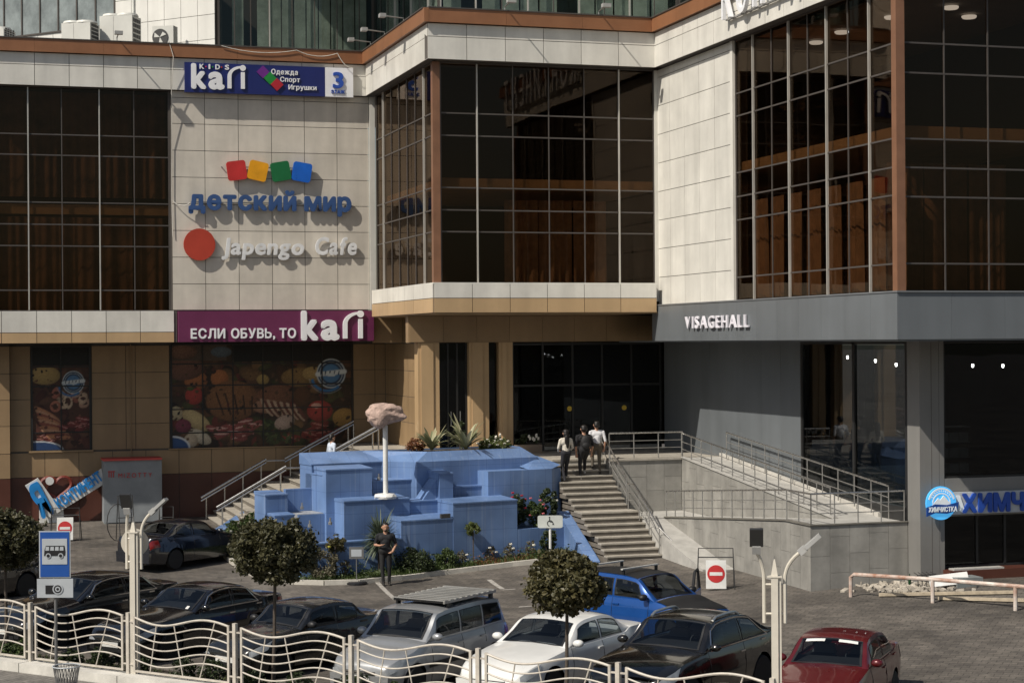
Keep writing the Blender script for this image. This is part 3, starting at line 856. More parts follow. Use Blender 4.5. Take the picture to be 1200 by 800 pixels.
# things inside the shop: shelving with boxes, ceiling spots
M_shelf = mat('shelf_grey', (.3, .3, .29), .5); M_sbox = mat('white_box', (.7, .68, .62), .7, rnd=.4)
for sx in (26.0,):
    t = thing('display_shelf', (sx, 44.6, 2.3), 'tall shop shelf stacked with pale boxes behind the front window', 'shelf')
    for k in range(6): ub('shelf', M_shelf, t, sx - .55, sx + .75, 44.4, 44.9, 2.45 + k * .42, 2.48 + k * .42)
    for k in range(5):
        for i in range(4): ub('box', M_sbox, t, sx - .5 + i * .31, sx - .23 + i * .31, 44.42, 44.7, 2.485 + k * .42, 2.485 + k * .42 + .24)
M_spot = mat('spot_lit', (.9, .9, .85), emit=(1, .95, .85), estr=45)
for x, y in ((25.2, 44.6), (25.2, 45.7), (25.2, 46.9), (25.2, 48.6), (25.6, 43.9), (26.6, 44.0), (27.6, 44.1)):
    o = mesh_obj('ceiling_spot', MB().lathe([(.02, 0), (.03, .04), (.03, .09)], (x, y, 6.3 + .12 * math.sin(x * 7 + y * 3)), 10), M_spot)
    tag(o, 'small bright spotlight seen through the shop window beside the ramp' if x < 25.5 else 'small bright spotlight seen through the shop window above the dry cleaner sign', 'spotlight', 'spotlights behind the ramp window' if x < 25.5 else 'spotlights above the dry cleaner')

# ---- upper storey set back behind the cornice
M_wp = mat('upper_white_panel', (.74, .73, .69), .45, var=.05, scale=.6, rnd=.05, streak=.12)
wl_d = Vector((-.69, .73, 0)).normalized(); wl_n = Vector((-wl_d.y, wl_d.x, 0))
if wl_n.y > 0: wl_n = -wl_n
W0 = Vector((9.3, 67.55, 0))
mb = MB(); e = W0 + wl_d * 26
mb.prism([W0, e, e - wl_n * .4, W0 - wl_n * .4], (0, 0, 7)); 
for q in range(len(mb.v)): mb.v[q] = (mb.v[q][0], mb.v[q][1], mb.v[q][2] + 17.3)
mesh_obj('upper_wall', mb, M_joint, bld)
NP = 30; PW = .8
for i in range(NP):
    for j in range(5):
        z0, z1 = 17.3 + j * .92, 17.3 + (j + 1) * .92
        win = i >= 6 and j >= 2
        a, b = W0 + wl_d * (i * PW + .01), W0 + wl_d * ((i + 1) * PW - .01)
        if win: continue
        mb = MB(); mb.prism([a + Vector((0, 0, z0 + .01)), b + Vector((0, 0, z0 + .01)), b + Vector((0, 0, z1 - .01)), a + Vector((0, 0, z1 - .01))], wl_n * .03)
        mesh_obj('panel', mb, M_wp, bld)
a, b = W0 + wl_d * (6 * PW), W0 + wl_d * (NP * PW)
mb = MB(); mb.prism([a + wl_n * .02 + Vector((0, 0, 19.14)), b + wl_n * .02 + Vector((0, 0, 19.14)), b + wl_n * .02 + Vector((0, 0, 19.2)), a + wl_n * .02 + Vector((0, 0, 19.2))], wl_n * .06)
uw = mesh_obj('ribbon_window', mb, M_mulld, bld)
for i in range(18):
    a, b = W0 + wl_d * (6 * PW + i * .96), W0 + wl_d * (6 * PW + (i + 1) * .96)
    mb = MB(); mb.prism([a + Vector((0, 0, 19.2)), b + Vector((0, 0, 19.2)), b + Vector((0, 0, 21)), a + Vector((0, 0, 21))], wl_n * .02)
    mesh_obj('pane', mb, mat('pale_pane', (.22, .25, .25), .12, var=.3, scale=1.2, spec=.8), uw)
    mb = MB(); mb.prism([a + Vector((0, 0, 19.2)), a + wl_d * .06 + Vector((0, 0, 19.2)), a + wl_d * .06 + Vector((0, 0, 21)), a + Vector((0, 0, 21))], wl_n * .06)
    mesh_obj('mullion', mb, M_mulld, uw)
wall('upper_core', M_core, 9.5, 36, 72, 72.3, 17.4, 23.8)
wall('upper_core', M_core, 19.5, 19.8, 59, 71, 17.4, 23.8)
wall('upper_roof', M_roof, 9.4, 36, 57.6, 84, 24, 24.3)
wall('upper_roof', M_roof, 24.2, 36, 41.9, 57.59, 24, 24.3)
uz = [17.3, 18.3, 19.4, 20.6, 24.0]
curtain('grey glass upper storey behind the roof edge', 'F', [9.45, 10.0, 10.6, 11.3, 12.15, 13.0, 13.85, 14.7, 15.2], [17.3, 24.0], 67.5, (3,), G_teal)
curtain('blue grey glass return of the upper storey', 'R', [57.9, 59.1, 60.3, 61.5, 62.7, 63.9, 65.1, 66.3, 67.5], [17.3, 24.0], 15.25, (1, 3, 5), G_teal)
curtain('blue grey glass upper storey over the bay', 'F', [15.3, 16.5, 17.4, 18.3, 19.2, 20.1, 21.0, 21.9, 22.8, 23.6], [17.3, 24.0], 57.8, (0, 1, 3, 5, 7), G_teal)
curtain('blue grey glass upper storey over the right wing', 'R', [42.5, 44.3, 46.1, 47.9, 49.7, 51.5, 53.3, 55.1, 57.7], [17.3, 24.0], 23.7, (1, 3, 5, 7), G_teal)
M_blind = mat('pale_blind', (.60, .61, .54), .8, var=.25, scale=1.5)
def blinds(ax, a0, a1, d, n, sd):
    R = random.Random(sd)
    for i in range(n):
        x0 = lerp(a0, a1, i / n); x1 = lerp(a0, a1, (i + .9) / n)
        if R.random() < .3: continue
        o = face_box('window_blind', M_blind, bld, ax, x0, x1, 17.4 + R.choice([0, 0, .6]), 23.9, d + .35, d + .37)
blinds('F', 9.5, 15.1, 67.5, 12, 1); blinds('F', 15.5, 23.5, 57.8, 12, 2); blinds('R', 58, 67, 15.25, 9, 3); blinds('R', 43, 57, 23.7, 9, 5)

# =================================================================== SIGNS ON THE FACADE
FX, FN = Vector((1, 0, 0)), Vector((0, -1, 0))      # reading direction and outward normal on front facades
RX, RN = Vector((0, -1, 0)), Vector((-1, 0, 0))     # the same on facades facing west
def logo_word(parent, O, ux, n, h, depth, m):
    """the lower-case word with the r swinging over into the dot of the i; h = x-height"""
    letters(parent, 'k', O, ux, n, h * .86, h * 1.38, depth, m, bold=.045)
    letters(parent, 'a', O + ux * (h * .98), ux, n, h * .92, h * 1.0 / .74, depth, m, bold=.045)
    s = h
    path = [(.11, .66)] + [(.11 + .74 * (1 - math.cos(math.radians(a))), .70 + .55 * math.sin(math.radians(a))) for a in range(8, 92, 7)]
    poly = strip_poly(path, .22, .12)
    O2 = Vector(O) + ux * (2.08 * h)
    flat_poly(parent, 'letter', [(0, 0), (.22 * s, 0), (.22 * s, .70 * s), (0, .70 * s)], O2, ux, n, depth, m)
    flat_poly(parent, 'letter_arc', [(x * s, z * s) for x, z in poly], O2, ux, n, depth * .98, m)
    flat_poly(parent, 'letter_dot', circ(.88 * s, 1.20 * s, .17 * s), O2, ux, n, depth * 1.02, m)
    flat_poly(parent, 'letter', [(.77 * s, 0), (.99 * s, 0), (.99 * s, .96 * s), (.77 * s, .96 * s)], O2, ux, n, depth, m)
M_navy = mat('navy_board', (.012, .02, .13), .35, var=.06)
M_lw = mat('white_letter', (.82, .83, .86), .4, var=.04)
M_bl = mat('blue_letter', (.02, .08, .42), .4)
M_purple = mat('purple_board', (.135, .022, .075), .4, var=.06)
# navy children's shop board
z0, z1 = 15.92, 16.98; yb = YL - .33
t = thing('shop_sign', (11, yb, z0), 'navy banner sign with white shop name and a white panel with a blue 3', 'sign')
ub('board', M_navy, t, 7.9, 12.94, yb, yb + .2, z0, z1)
ub('white_panel', M_lw, t, 12.945, 13.98, yb, yb + .2, z0 + .001, z1 - .001)
O = Vector((8.12, yb, 16.09))
logo_word(t, O, FX, FN, .62, .05, M_lw)
letters(t, 'K', O + FX * .3 + Vector((0, 0, .67)), FX, FN, .16, .17, .04, M_lw, .03)
letters(t, 'I', O + FX * .62 + Vector((0, 0, .67)), FX, FN, .06, .17, .04, M_lw, .03)
letters(t, 'D', O + FX * .86 + Vector((0, 0, .67)), FX, FN, .16, .17, .04, M_lw, .03)
letters(t, 'S', O + FX * 1.2 + Vector((0, 0, .67)), FX, FN, .15, .17, .04, M_lw, .03)
for dx, c in ((.52, '#b02a6a'), (.76, '#2a8a3c'), (1.08, '#b0302a')):
    flat_poly(t, 'dot', circ(dx, .75, .028, n=10), O, FX, FN, .03, mat('dot' + c, lin(c), .5))
for i, (x, z, c) in enumerate(((10.68, 16.72, '#6d2a86'), (10.93, 16.51, '#1f8a3a'), (11.18, 16.29, '#b02632'))):
    q = .235
    flat_poly(t, 'colour_tile', [(0, -q), (q, 0), (0, q), (-q, 0)], (x, yb, z), FX, FN, .05, mat('tile' + c, lin(c), .4))
letters(t, 'Одежда', (10.98, yb, 16.66), FX, FN, .96, .175, .04, M_lw, .025)
letters(t, 'Спорт', (11.3, yb, 16.40), FX, FN, .72, .165, .04, M_lw, .025)
letters(t, 'Игрушки', (11.6, yb, 16.13), FX, FN, 1.02, .165, .04, M_lw, .025)
letters(t, '3', (13.22, yb, 16.25), FX, FN, .40, .56, .06, M_bl, .03)
letters(t, 'ЭТАЖ', (13.16, yb, 16.04), FX, FN, .5, .12, .04, M_bl, .02)
# four rounded colour squares and the blue letters below them
def rsq(s, r, rot):
    pts = []
    for cx, cz, a0 in ((1, 1, 0), (-1, 1, 90), (-1, -1, 180), (1, -1, 270)):
        for k in range(6):
            a = math.radians(a0 + 90 * k / 5)
            x, z = cx * (s - r) + r * math.cos(a), cz * (s - r) + r * math.sin(a)
            pts.append((x * math.cos(rot) - z * math.sin(rot), x * math.sin(rot) + z * math.cos(rot)))
    return pts
t = thing('toy_shop_sign', (11, YL - .35, 11.7), 'blue lower-case lettering under four rounded red, yellow, green and blue squares', 'sign')
for (x, z, c, rot) in ((9.74, 13.19, '#bf3230', .14), (10.5, 13.19, '#e5a018', -.22), (11.33, 13.19, '#1a6b3c', .18), (12.1, 13.18, '#1b63c8', -.16)):
    flat_poly(t, 'square', rsq(.345, .1, rot), (x, YL - .11, z), FX, FN, .08, mat('sq' + c, lin(c), .3))
ub('bracket', M_steeld, t, 9.5, 12.3, YL - .10, YL - .08, 13.30, 13.34)
ub('bracket', M_steeld, t, 8.1, 13.8, YL - .10, YL - .08, 12.02, 12.06)
for x in (9.2, 10.4, 11.6, 12.4):
    for z in (13.31, 12.03): ub('stand_off', M_steeld, t, x, x + .03, YL - .08, YL + .01, z, z + .03)
M_dm = mat('blue_plastic_letter', (.035, .085, .23), .45, var=.08)
letters(t, 'детский мир', (8.02, YL - .11, 11.80), FX, FN, 5.9, .64, .08, M_dm, .05, track=.06, space=.26)
# red disc and white brush lettering
M_red = mat('red_disc', (.42, .045, .022), .5, var=.06)
t = thing('cafe_sign', (11, YL - .3, 10), 'white slanted cafe lettering beside a large red disc', 'sign')
flat_poly(t, 'disc', circ(8.4, 10.53, .56, .57, 36), (0, YL - .06, 0), FX, FN, .1, M_red)
M_jw = mat('cafe_letter', (.74, .75, .76), .4)
letters(t, 'Japengo', (9.2, YL - .07, 10.2), FX, FN, 2.95, .58, .07, M_jw, .035, track=.05, shear=.12)
letters(t, 'Cafe', (12.55, YL - .07, 10.22), FX, FN, 1.55, .62, .07, M_jw, .035, track=.07, shear=.12)
# purple banner
t = thing('banner_sign', (11, YL - .3, 7.05), 'purple sign band with white slogan over the printed window', 'sign')
yb = YL - .28
ub('board', M_purple, t, 7.62, 14.7, yb, yb + .24, 7.06, 8.16)
letters(t, 'ЕСЛИ', (8.05, yb, 7.19), FX, FN, 1.22, .33, .05, M_lw, .03, track=.12)
letters(t, 'ОБУВЬ,', (9.48, yb, 7.19), FX, FN, 1.58, .33, .05, M_lw, .03, track=.1)
letters(t, 'ТО', (11.22, yb, 7.19), FX, FN, .6, .33, .05, M_lw, .03, track=.1)
logo_word(t, Vector((12.0, yb, 7.15)), FX, FN, .74, .08, M_lw)
# white letters on the grey band
P0, P1 = onX(803, 384, XR - .1), onX(877, 384, XR - .1)
t = thing('band_lettering', (XR - .05, P0.y, P0.z), 'white capital lettering standing on the grey band', 'sign')
letters(t, 'VISAGEHALL', (XR - .06, P0.y, P0.z - .02), RX, RN, P0.y - P1.y, .37, .06, mat('band_letter', (.80, .78, .84), .4), .012, track=.2)
# big building letters on the white course of the right wing
t = thing('roof_lettering', (XR - .2, 50, 16.3), 'large white capital letters along the upper edge of the right wing', 'sign')
letters(t, 'КОНТИНЕНТ', (XR - .3, 50.2, 16.52), RX, RN, 9.0, 1.15, .12, M_lw, 0, track=.35)
ub('rail', M_steeld, t, XR - .28, XR - .2, 41.2, 50.2, 16.5, 16.55)
# dry-cleaner sign with badge
M_cb = mat('cyan_badge', (.05, .35, .72), .4, emit=(.10, .5, .95), estr=.55); M_db = mat('deep_blue', (.012, .07, .32), .4)
M_cw = mat('badge_white', (.75, .8, .83), .4, emit=(.8, .92, 1), estr=.12)
t = thing('dry_cleaner_sign', (25.5, YLo - .1, 2.4), 'blue cyrillic lettering on a pale strip with a glowing round mountain badge', 'sign')
yb = YLo - .14
ub('board', mat('pale_strip', (.5, .53, .56), .5), t, 24.95, 33, yb, yb + .1, 2.36, 2.94)
letters(t, 'ХИМЧИСТКА', (25.42, yb, 2.42), FX, FN, 4.2, .46, .06, M_bl, .05, track=.07)
bx, bz, r = 24.78, 2.68, .44
flat_poly(t, 'badge', circ(bx, bz, r, n=32), (0, yb - .02, 0), FX, FN, .06, M_cb)
flat_poly(t, 'badge_ring', strip_poly(circ(bx, bz, r * .86, n=20, a0=15, a1=165), .045, .045), (0, yb - .08, 0), FX, FN, .012, M_cw)
flat_poly(t, 'badge_ring', strip_poly(circ(bx, bz, r * .58, n=20, a0=0, a1=180), .03, .03), (0, yb - .08, 0), FX, FN, .012, M_cw)
flat_poly(t, 'mountain', [(bx - .3, bz - .07), (bx - .1, bz + .14), (bx - .05, bz + .08), (bx + .06, bz + .2), (bx + .32, bz - .07)], (0, yb - .08, 0), FX, FN, .016, M_cw)
flat_poly(t, 'ribbon', [(bx - .46, bz - .34), (bx - .2, bz - .25), (bx + .15, bz - .28), (bx + .45, bz - .2), (bx + .5, bz + .02), (bx + .15, bz - .05), (bx - .2, bz - .02), (bx - .46, bz - .1)], (0, yb - .1, 0), FX, FN, .02, M_db)
letters(t, 'ХИМЧИСТКА', (bx - .4, yb - .12, bz - .22), FX, FN, .84, .12, .012, M_cw, .03, name='small_letter')
for k in range(11):
    a = math.radians(30 + 12 * k); flat_poly(t, 'badge_mark', circ(bx + .73 * r * math.cos(a), bz + .73 * r * math.sin(a), .02, n=6), (0, yb - .08, 0), FX, FN, .012, M_cw)
flat_poly(t, 'arrow', [(25.25, 2.86), (25.36, 2.86), (25.48, 2.52), (25.56, 2.56), (25.5, 2.38), (25.34, 2.46), (25.4, 2.5)], (0, yb - .01, 0), FX, FN, .03, M_cw)

# =================================================================== ROOF EDGE THINGS
M_ac = mat('air_unit_white', (.62, .62, .58), .5, var=.06); M_acd = mat('grille_dark', (.05, .05, .05), .6)
def ac_unit(x, y, w, d, h, label, fan=False, rz=-.5):
    t = thing('air_conditioner', (x, y, 17.4), label, 'air conditioner', rz=rz)
    def lo_(nm, m, *b): return mesh_obj(nm, MB().box(*b), m, t, world=False)
    lo_('casing', M_ac, 0, w, 0, d, .1, .1 + h)
    for q in (.05, w - .15): lo_('foot', M_steeld, q, q + .1, 0, d, 0, .1)
    if not fan:
        for k in range(2):
            mesh_obj('fan_ring', MB().lathe([(.36, 0), (.4, .02), (.36, .1), (.28, .1)], (w * (.28 + .44 * k), d / 2, .1 + h), 20), M_ac, t, world=False, smooth=True)
        for r in range(6):
            for cc in range(4): lo_('louvre', M_acd, w, w + .012, .1 + cc * (d - .15) / 4, .22 + cc * (d - .15) / 4, .25 + r * h / 7, .25 + r * h / 7 + h / 10)
        lo_('seam', M_steeld, w * .42, w * .43, -.004, 0, .12, .08 + h)
    else:
        mesh_obj('fan_grille', MB().lathe([(.3, 0), (.3, -.03), (.24, -.03)], (w * .38, 0, .1 + h * .55), 24, 'y'), M_acd, t, world=False, smooth=True)
        for k in range(3):
            a = math.radians(120 * k + 20); c = Vector((w * .38, -.035, .1 + h * .55))
            mesh_obj('fan_blade', MB().prism([c, c + Vector((math.cos(a) * .26, 0, math.sin(a) * .26)), c + Vector((math.cos(a + .7) * .22, 0, math.sin(a + .7) * .22))], (0, -.012, 0)), M_ac, t, world=False)
    return t
ac_unit(3.75, 67.0, 1.1, .75, .95, 'low white twin-fan air conditioner on the roof edge')
ac_unit(5.1, 67.2, 1.25, .8, 1.3, 'tall white air conditioner with slotted side on the roof edge')
ac_unit(6.9, 66.5, .8, .4, .9, 'small white air conditioner with round dark fan grille', True)
ac_unit(.6, 66.8, 1.3, .9, .55, 'low air conditioner mostly hidden behind the roof edge')
o = mesh_obj('roof_pipe', MB().tube([(6.35, 67.6, 17.4), (6.35, 67.6, 20.6)], .07, 10), M_ac, smooth=True); tag(o, 'grey vertical pipe rising behind the tall air conditioner', 'pipe')
M_flood = mat('floodlight_grey', (.35, .35, .34), .5)
def flood(P, out, label):
    P, out = Vector(P), Vector(out)
    t = thing('floodlight', P, label, 'floodlight', 'floodlights along the roof edge')
    mesh_obj('arm', MB().tube([P, P + Vector((0, 0, .1)), P + out * .65 + Vector((0, 0, .16))], .022, 6), M_steeld, t)
    s = Vector((-out.y, out.x, 0))
    mesh_obj('head', MB().obox(P + out * .72 + Vector((0, 0, .16)), s * .14, out * .1, Vector((0, 0, .06))), M_flood, t)
flood((5.55, YL - .3, 17.64), (0, -1, 0), 'small floodlight on the cornice in front of the air conditioners')
for x in (17.0, 20.2): flood((x, YB - .3, 17.64), (0, -1, 0), 'small floodlight on the cornice over the front of the glass bay')
for y in (64.0, 61.8, 59.0): flood((XB - .15, y, 17.64), (-1, 0, 0), 'small floodlight on the cornice over the side of the glass bay')
M_wire = mat('pale_cable', (.6, .58, .53), .6)
def cable(pts, sag, r, label):
    out = []
    for a, b in zip(pts[:-1], pts[1:]):
        a, b = Vector(a), Vector(b)
        for k in range(9):
            q = a.lerp(b, k / 8); q.z -= sag * 4 * (k / 8) * (1 - k / 8); out.append(q)
    o = mesh_obj('cable', MB().tube(out, r, 5), M_wire, smooth=True); tag(o, label, 'cable')
cable([(9.2, YL - .36, 17.6), (11.9, YL - .36, 17.55), (13.4, YL - .36, 17.5), (13.95, YL - .45, 16.98)], .16, .014, 'pale loose cable sagging along the copper cornice to the navy sign')
cable([(7.35, YL - .3, 17.7), (7.5, YL - .37, 17.15), (7.44, YL - .22, 15.9), (7.46, YL - .05, 14), (7.44, YL - .05, 12.3), (7.47, YL - .05, 10.8)], .0, .013, 'thin cable running down beside the dark glass')
cable([(7.47, YL - .05, 12.1), (7.75, YL - .2, 11.92), (8.05, YL - .3, 12.0)], .06, .016, 'short cable feeding the blue lettering')

# =================================================================== PLATFORM, STAIRS, RAMP
PZ = 3.15
YP = 55.8                                    # front of the platform right of the stairs
t_pl = thing('entrance_platform', (18, 58, 0), 'raised stone platform in front of the recessed entrance', 'platform')
mb = MB()
mb.box(18.6, 20.38, 56.45, 60.9, .2, PZ - .06); mb.box(20.39, 24.25, YP + .04, 60.9, .2, PZ - .06); mb.box(15.3, 18.59, 57.4, 60.9, .2, PZ - .06)
mb.box(15.0, 16.5, 60.91, 68.9, .2, PZ - .06)
mesh_obj('platform_core', mb, M_stone, t_pl)
sl = []
def slabs(x0, x1, y0, y1, z, sx, sy):
    ex, ey = rng_edges(x0, x1, sx), rng_edges(y0, y1, sy)
    for i in range(len(ex) - 1):
        for j in range(len(ey) - 1): ub('paving_slab', M_step, t_pl, ex[i] + .004, ex[i + 1] - .004, ey[j] + .004, ey[j + 1] - .004, z - .06, z + JIT.uniform(-.002, .002))
slabs(18.6, 20.4, 56.42, 60.9, PZ, .6, .9); slabs(20.4, 24.27, YP - .04, 60.9, PZ, .65, .9); slabs(15.3, 18.6, 57.4, 60.9, PZ, .66, .9); slabs(14.95, 16.5, 60.9, 68.9, PZ, .8, 1.0)
def clad_slope(parent, ax, edges, zlo, zhi, d, m, rows, th=.025, gap=.008):
    """stone cladding on a wall whose top (and foot) may slope: zlo/zhi are functions along the wall"""
    for i in range(len(edges) - 1):
        a0, a1 = sorted((edges[i], edges[i + 1])); a0 += gap / 2; a1 -= gap / 2
        top0, top1 = zhi(a0), zhi(a1); lo0, lo1 = zlo(a0), zlo(a1)
        off = (rows * .5 if i % 2 else 0)
        zc = min(lo0, lo1) - off
        while zc < max(top0, top1):
            p = [(a0, max(lo0, zc + gap / 2)), (a1, max(lo1, zc + gap / 2)), (a1, min(top1, zc + rows - gap / 2)), (a0, min(top0, zc + rows - gap / 2))]
            zc += rows
            if p[3][1] - p[0][1] < .02 and p[2][1] - p[1][1] < .02: continue
            p[3] = (p[3][0], max(p[3][1], p[0][1] + .003)); p[2] = (p[2][0], max(p[2][1], p[1][1] + .003))
            pts = [(a, d, z) if ax == 'F' else (d, a, z) for a, z in p]
            mesh_obj('stone_panel', MB().prism(pts, (0, -th, 0) if ax == 'F' else (-th, 0, 0)), m, parent)
clad_slope(t_pl, 'F', rng_edges(20.42, 22.86, .6), lambda a: .3, lambda a: PZ - .06, YP + .04, M_stone, .9)

# --- front stairs
def railing(parent, pts, zoff, posts, hts, r=.022, top=.026, mid=(.0,), pm=None, prr=.018):
    """pts: floor line of the rail (list of points); posts every given distance; hts: heights of the horizontal tubes (last = handrail)"""
    pts = [Vector(p) for p in pts]
    for i, hh in enumerate(hts):
        last = i == len(hts) - 1
        mesh_obj('handrail' if last else 'rail_tube', MB().tube([p + Vector((0, 0, hh)) for p in pts], top if last else .012, 8), M_steel if last else M_steeld, parent, smooth=True)
    L_ = [0]
    for a, b in zip(pts[:-1], pts[1:]): L_.append(L_[-1] + (b - a).length)
    n = max(1, round(L_[-1] / posts))
    for k in range(n + 1):
        s = L_[-1] * k / n
        for i in range(len(pts) - 1):
            if s <= L_[i + 1] + 1e-6:
                q = pts[i].lerp(pts[i + 1], (s - L_[i]) / max(1e-6, L_[i + 1] - L_[i])); break
        mesh_obj('rail_post', MB().tube([q - Vector((0, 0, .03)), q + Vector((0, 0, hts[-1] - .01))], prr, 8), M_steeld, parent, smooth=True)
SX0, SX1 = 18.62, 20.40
YF = 51.75; zf = gz(19.5, YF)
NR, TD = 17, .272
RH = (PZ - zf) / NR
t = thing('front_stairs', (19.5, YF, zf), 'stone stairs beside the blue fountain climbing to the entrance', 'stairs')
STEP = []
y = YF
for k in range(NR - 1):
    td = TD + (.42 if k == 7 else 0)
    z1 = zf + RH * (k + 1)
    xr = SX1 + (.12 if k <= 7 else 0); xl = SX0 + (.15 if k < 4 else 0) - (.1 if k > 9 else 0)
    STEP.append((y, y + td, z1))
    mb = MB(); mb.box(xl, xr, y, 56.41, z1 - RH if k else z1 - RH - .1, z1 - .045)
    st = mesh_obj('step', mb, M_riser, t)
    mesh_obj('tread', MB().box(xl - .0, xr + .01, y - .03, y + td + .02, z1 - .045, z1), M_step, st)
    y += td
YTOP = y
def step_z(Y):
    if Y < STEP[0][0]: return gz(19.5, Y)
    for a, b, z in STEP:
        if a <= Y < b: return z
    return PZ
rl = thing('stair_railing', (20.5, YF, zf), 'steel handrail running down the ramp side of the front stairs', 'railing')
yl = STEP[7]
A_ = Vector((20.36, YTOP + .05, PZ)); B_ = Vector((20.36, yl[1] - .05, yl[2] + RH)); C_ = Vector((20.42, yl[0] + .15, yl[2])); D_ = Vector((20.48, YF + .05, zf + RH))
railing(rl, [A_, B_], 0, .9, [.3, .55, .82])
railing(rl, [B_ + Vector((.02, -.1, -RH)), C_, D_], 0, .9, [.3, .55, .82])
mesh_obj('handrail_end', MB().tube([D_ + Vector((0, 0, .80)), D_ + Vector((.25, -.35, .45)), D_ + Vector((.5, -.7, .02))], .022, 8), M_steel, rl, smooth=True)
# platform railing
pr = thing('platform_railing', (21.5, YP, PZ), 'level steel railing on the platform edge beside the stairs', 'railing')
railing(pr, [(20.38, YP + .12, PZ), (22.95, YP + .12, PZ)], 0, .85, [.34, .58, .84])
# --- ramp in three runs
XA, XC, XD = 22.87, 21.41, 20.62             # walls between the runs
YC = 43.44; YT = 44.95
zl = 2.12; ze = 1.42; yE = 53.7
tr = thing('access_ramp', (22.5, 46, .3), 'stone wheelchair ramp folding back and forth beside the grey shop', 'ramp')
up = lambda Y: zl + (PZ - zl) * min(1, max(0, (Y - YT) / (YP - YT)))
lo = lambda Y: zl + (ze - zl) * min(1, max(0, (Y - YT) / (yE - YT)))
third = lambda Y: max(gz(21, Y), ze + (.42 - ze) * min(1, max(0, (yE + .2 - Y) / (yE + .2 - 48.6))))
def slope_block(x0, x1, ya, yb, f, zb, m, name, n=1):
    ys = [lerp(ya, yb, i / n) for i in range(n + 1)]
    mb = MB()
    for a, b in zip(ys[:-1], ys[1:]):
        mb.hexa([(x0, a, zb), (x1, a, zb), (x1, b, zb), (x0, b, zb), (x0, a, f(a)), (x1, a, f(a)), (x1, b, f(b)), (x0, b, f(b))])
    return mesh_obj(name, mb, m, tr)
slope_block(XA + .03, XLo - .01, YT, YP, up, .1, M_conc, 'upper_run')
slope_block(XC + .03, XA + .029, YT, yE, lo, .1, M_conc, 'middle_run')
mesh_obj('landing', MB().box(XC + .03, XLo - .03, YC + .03, YT - .001, .1, zl), M_conc, tr)
mesh_obj('landing', MB().box(XD + .03, XA + .0, yE + .001, YP + .0, .1, ze), M_conc, tr)
slope_block(XD + .03, XC + .02, 48.3, yE, third, .05, M_conc, 'lower_run', 6)
clad_slope(tr, 'F', rng_edges(XC, XLo - .03, .6), lambda a: gz(a, YC) - .05, lambda a: zl - .02, YC + .03, M_stone, .95)
clad_slope(tr, 'R', rng_edges(YC, yE, .62), lambda a: gz(XC, a) - .05, lambda a: lo(a) - .02, XC + .03, M_stone, .95)
clad_slope(tr, 'R', rng_edges(YT + .05, YP + .05, .62), lambda a: (lo(a) if a < yE else ze), lambda a: up(a) - .02, XA + .03, M_stone, .95)
M_cop = mat('dark_coping', (.16, .15, .13), .7, var=.1)
mb = MB(); mb.box(XC - .03, XLo - .03, YC - .03, YC + .1, zl, zl + .03)
mesh_obj('coping', mb, M_cop, tr)
mb = MB(); mb.hexa([(XC - .03, YT, zl), (XC + .12, YT, zl), (XC + .12, yE, ze), (XC - .03, yE, ze), (XC - .03, YT, zl + .035), (XC + .12, YT, zl + .035), (XC + .12, yE, ze + .035), (XC - .03, yE, ze + .035)])
mb.box(XC - .03, XC + .12, YC + .1, YT, zl, zl + .034)
mesh_obj('coping', mb, M_cop, tr)
mb = MB(); mb.hexa([(XA - .03, YT, zl), (XA + .1, YT, zl), (XA + .1, YP, PZ), (XA - .03, YP, PZ), (XA - .03, YT, zl + .05), (XA + .1, YT, zl + .05), (XA + .1, YP, PZ + .03), (XA - .03, YP, PZ + .03)])
mesh_obj('coping', mb, M_conc, tr)
mb = MB(); mb.hexa([(XLo - .1, YT, zl), (XLo - .001, YT, zl), (XLo - .001, YP, PZ), (XLo - .1, YP, PZ), (XLo - .1, YT, zl + .12), (XLo - .001, YT, zl + .12), (XLo - .001, YP, PZ + .12), (XLo - .1, YP, PZ + .12)])
mesh_obj('kerb', mb, mat('pale_kerb', (.5, .48, .44), .7), tr)
mb = MB(); mb.hexa([(XD - .08, 48.6, .2), (XD + .03, 48.6, .2), (XD + .03, yE, .2), (XD - .08, yE, .2), (XD - .08, 48.6, gz(21, 48.6) + .03), (XD + .03, 48.6, gz(21, 48.6) + .03), (XD + .03, yE, ze + .05), (XD - .08, yE, ze + .05)])
mesh_obj('kerb', mb, M_conc, tr)
HT = [.28, .52, .80]
r1 = thing('ramp_railing', (XA, 50, 2.5), 'steel railing sloping between the two upper runs of the ramp', 'railing')
railing(r1, [(XA + .04, YP + .1, PZ), (XA + .04, YT + .3, up(YT + .3))], 0, .82, HT)
r2 = thing('ramp_railing', (XLo - .2, 50, 2.5), 'steel railing sloping along the grey shop wall above the ramp', 'railing')
railing(r2, [(XLo - .18, 55.0, up(55.0) + .05), (XLo - .18, 44.2, zl + .05)], 0, .95, [.3, .55, .86])
r3 = thing('ramp_railing', (XC, 48, 2), 'steel railing on the outer edge of the ramp and round its front corner', 'railing')
railing(r3, [(XC + .05, yE - .05, ze + .03), (XC + .05, YT, zl + .03), (XC + .05, YC + .06, zl + .03)], 0, .72, HT)
railing(r3, [(XC + .05, YC + .06, zl + .03), (XLo - .1, YC + .06, zl + .03)], 0, .75, HT)

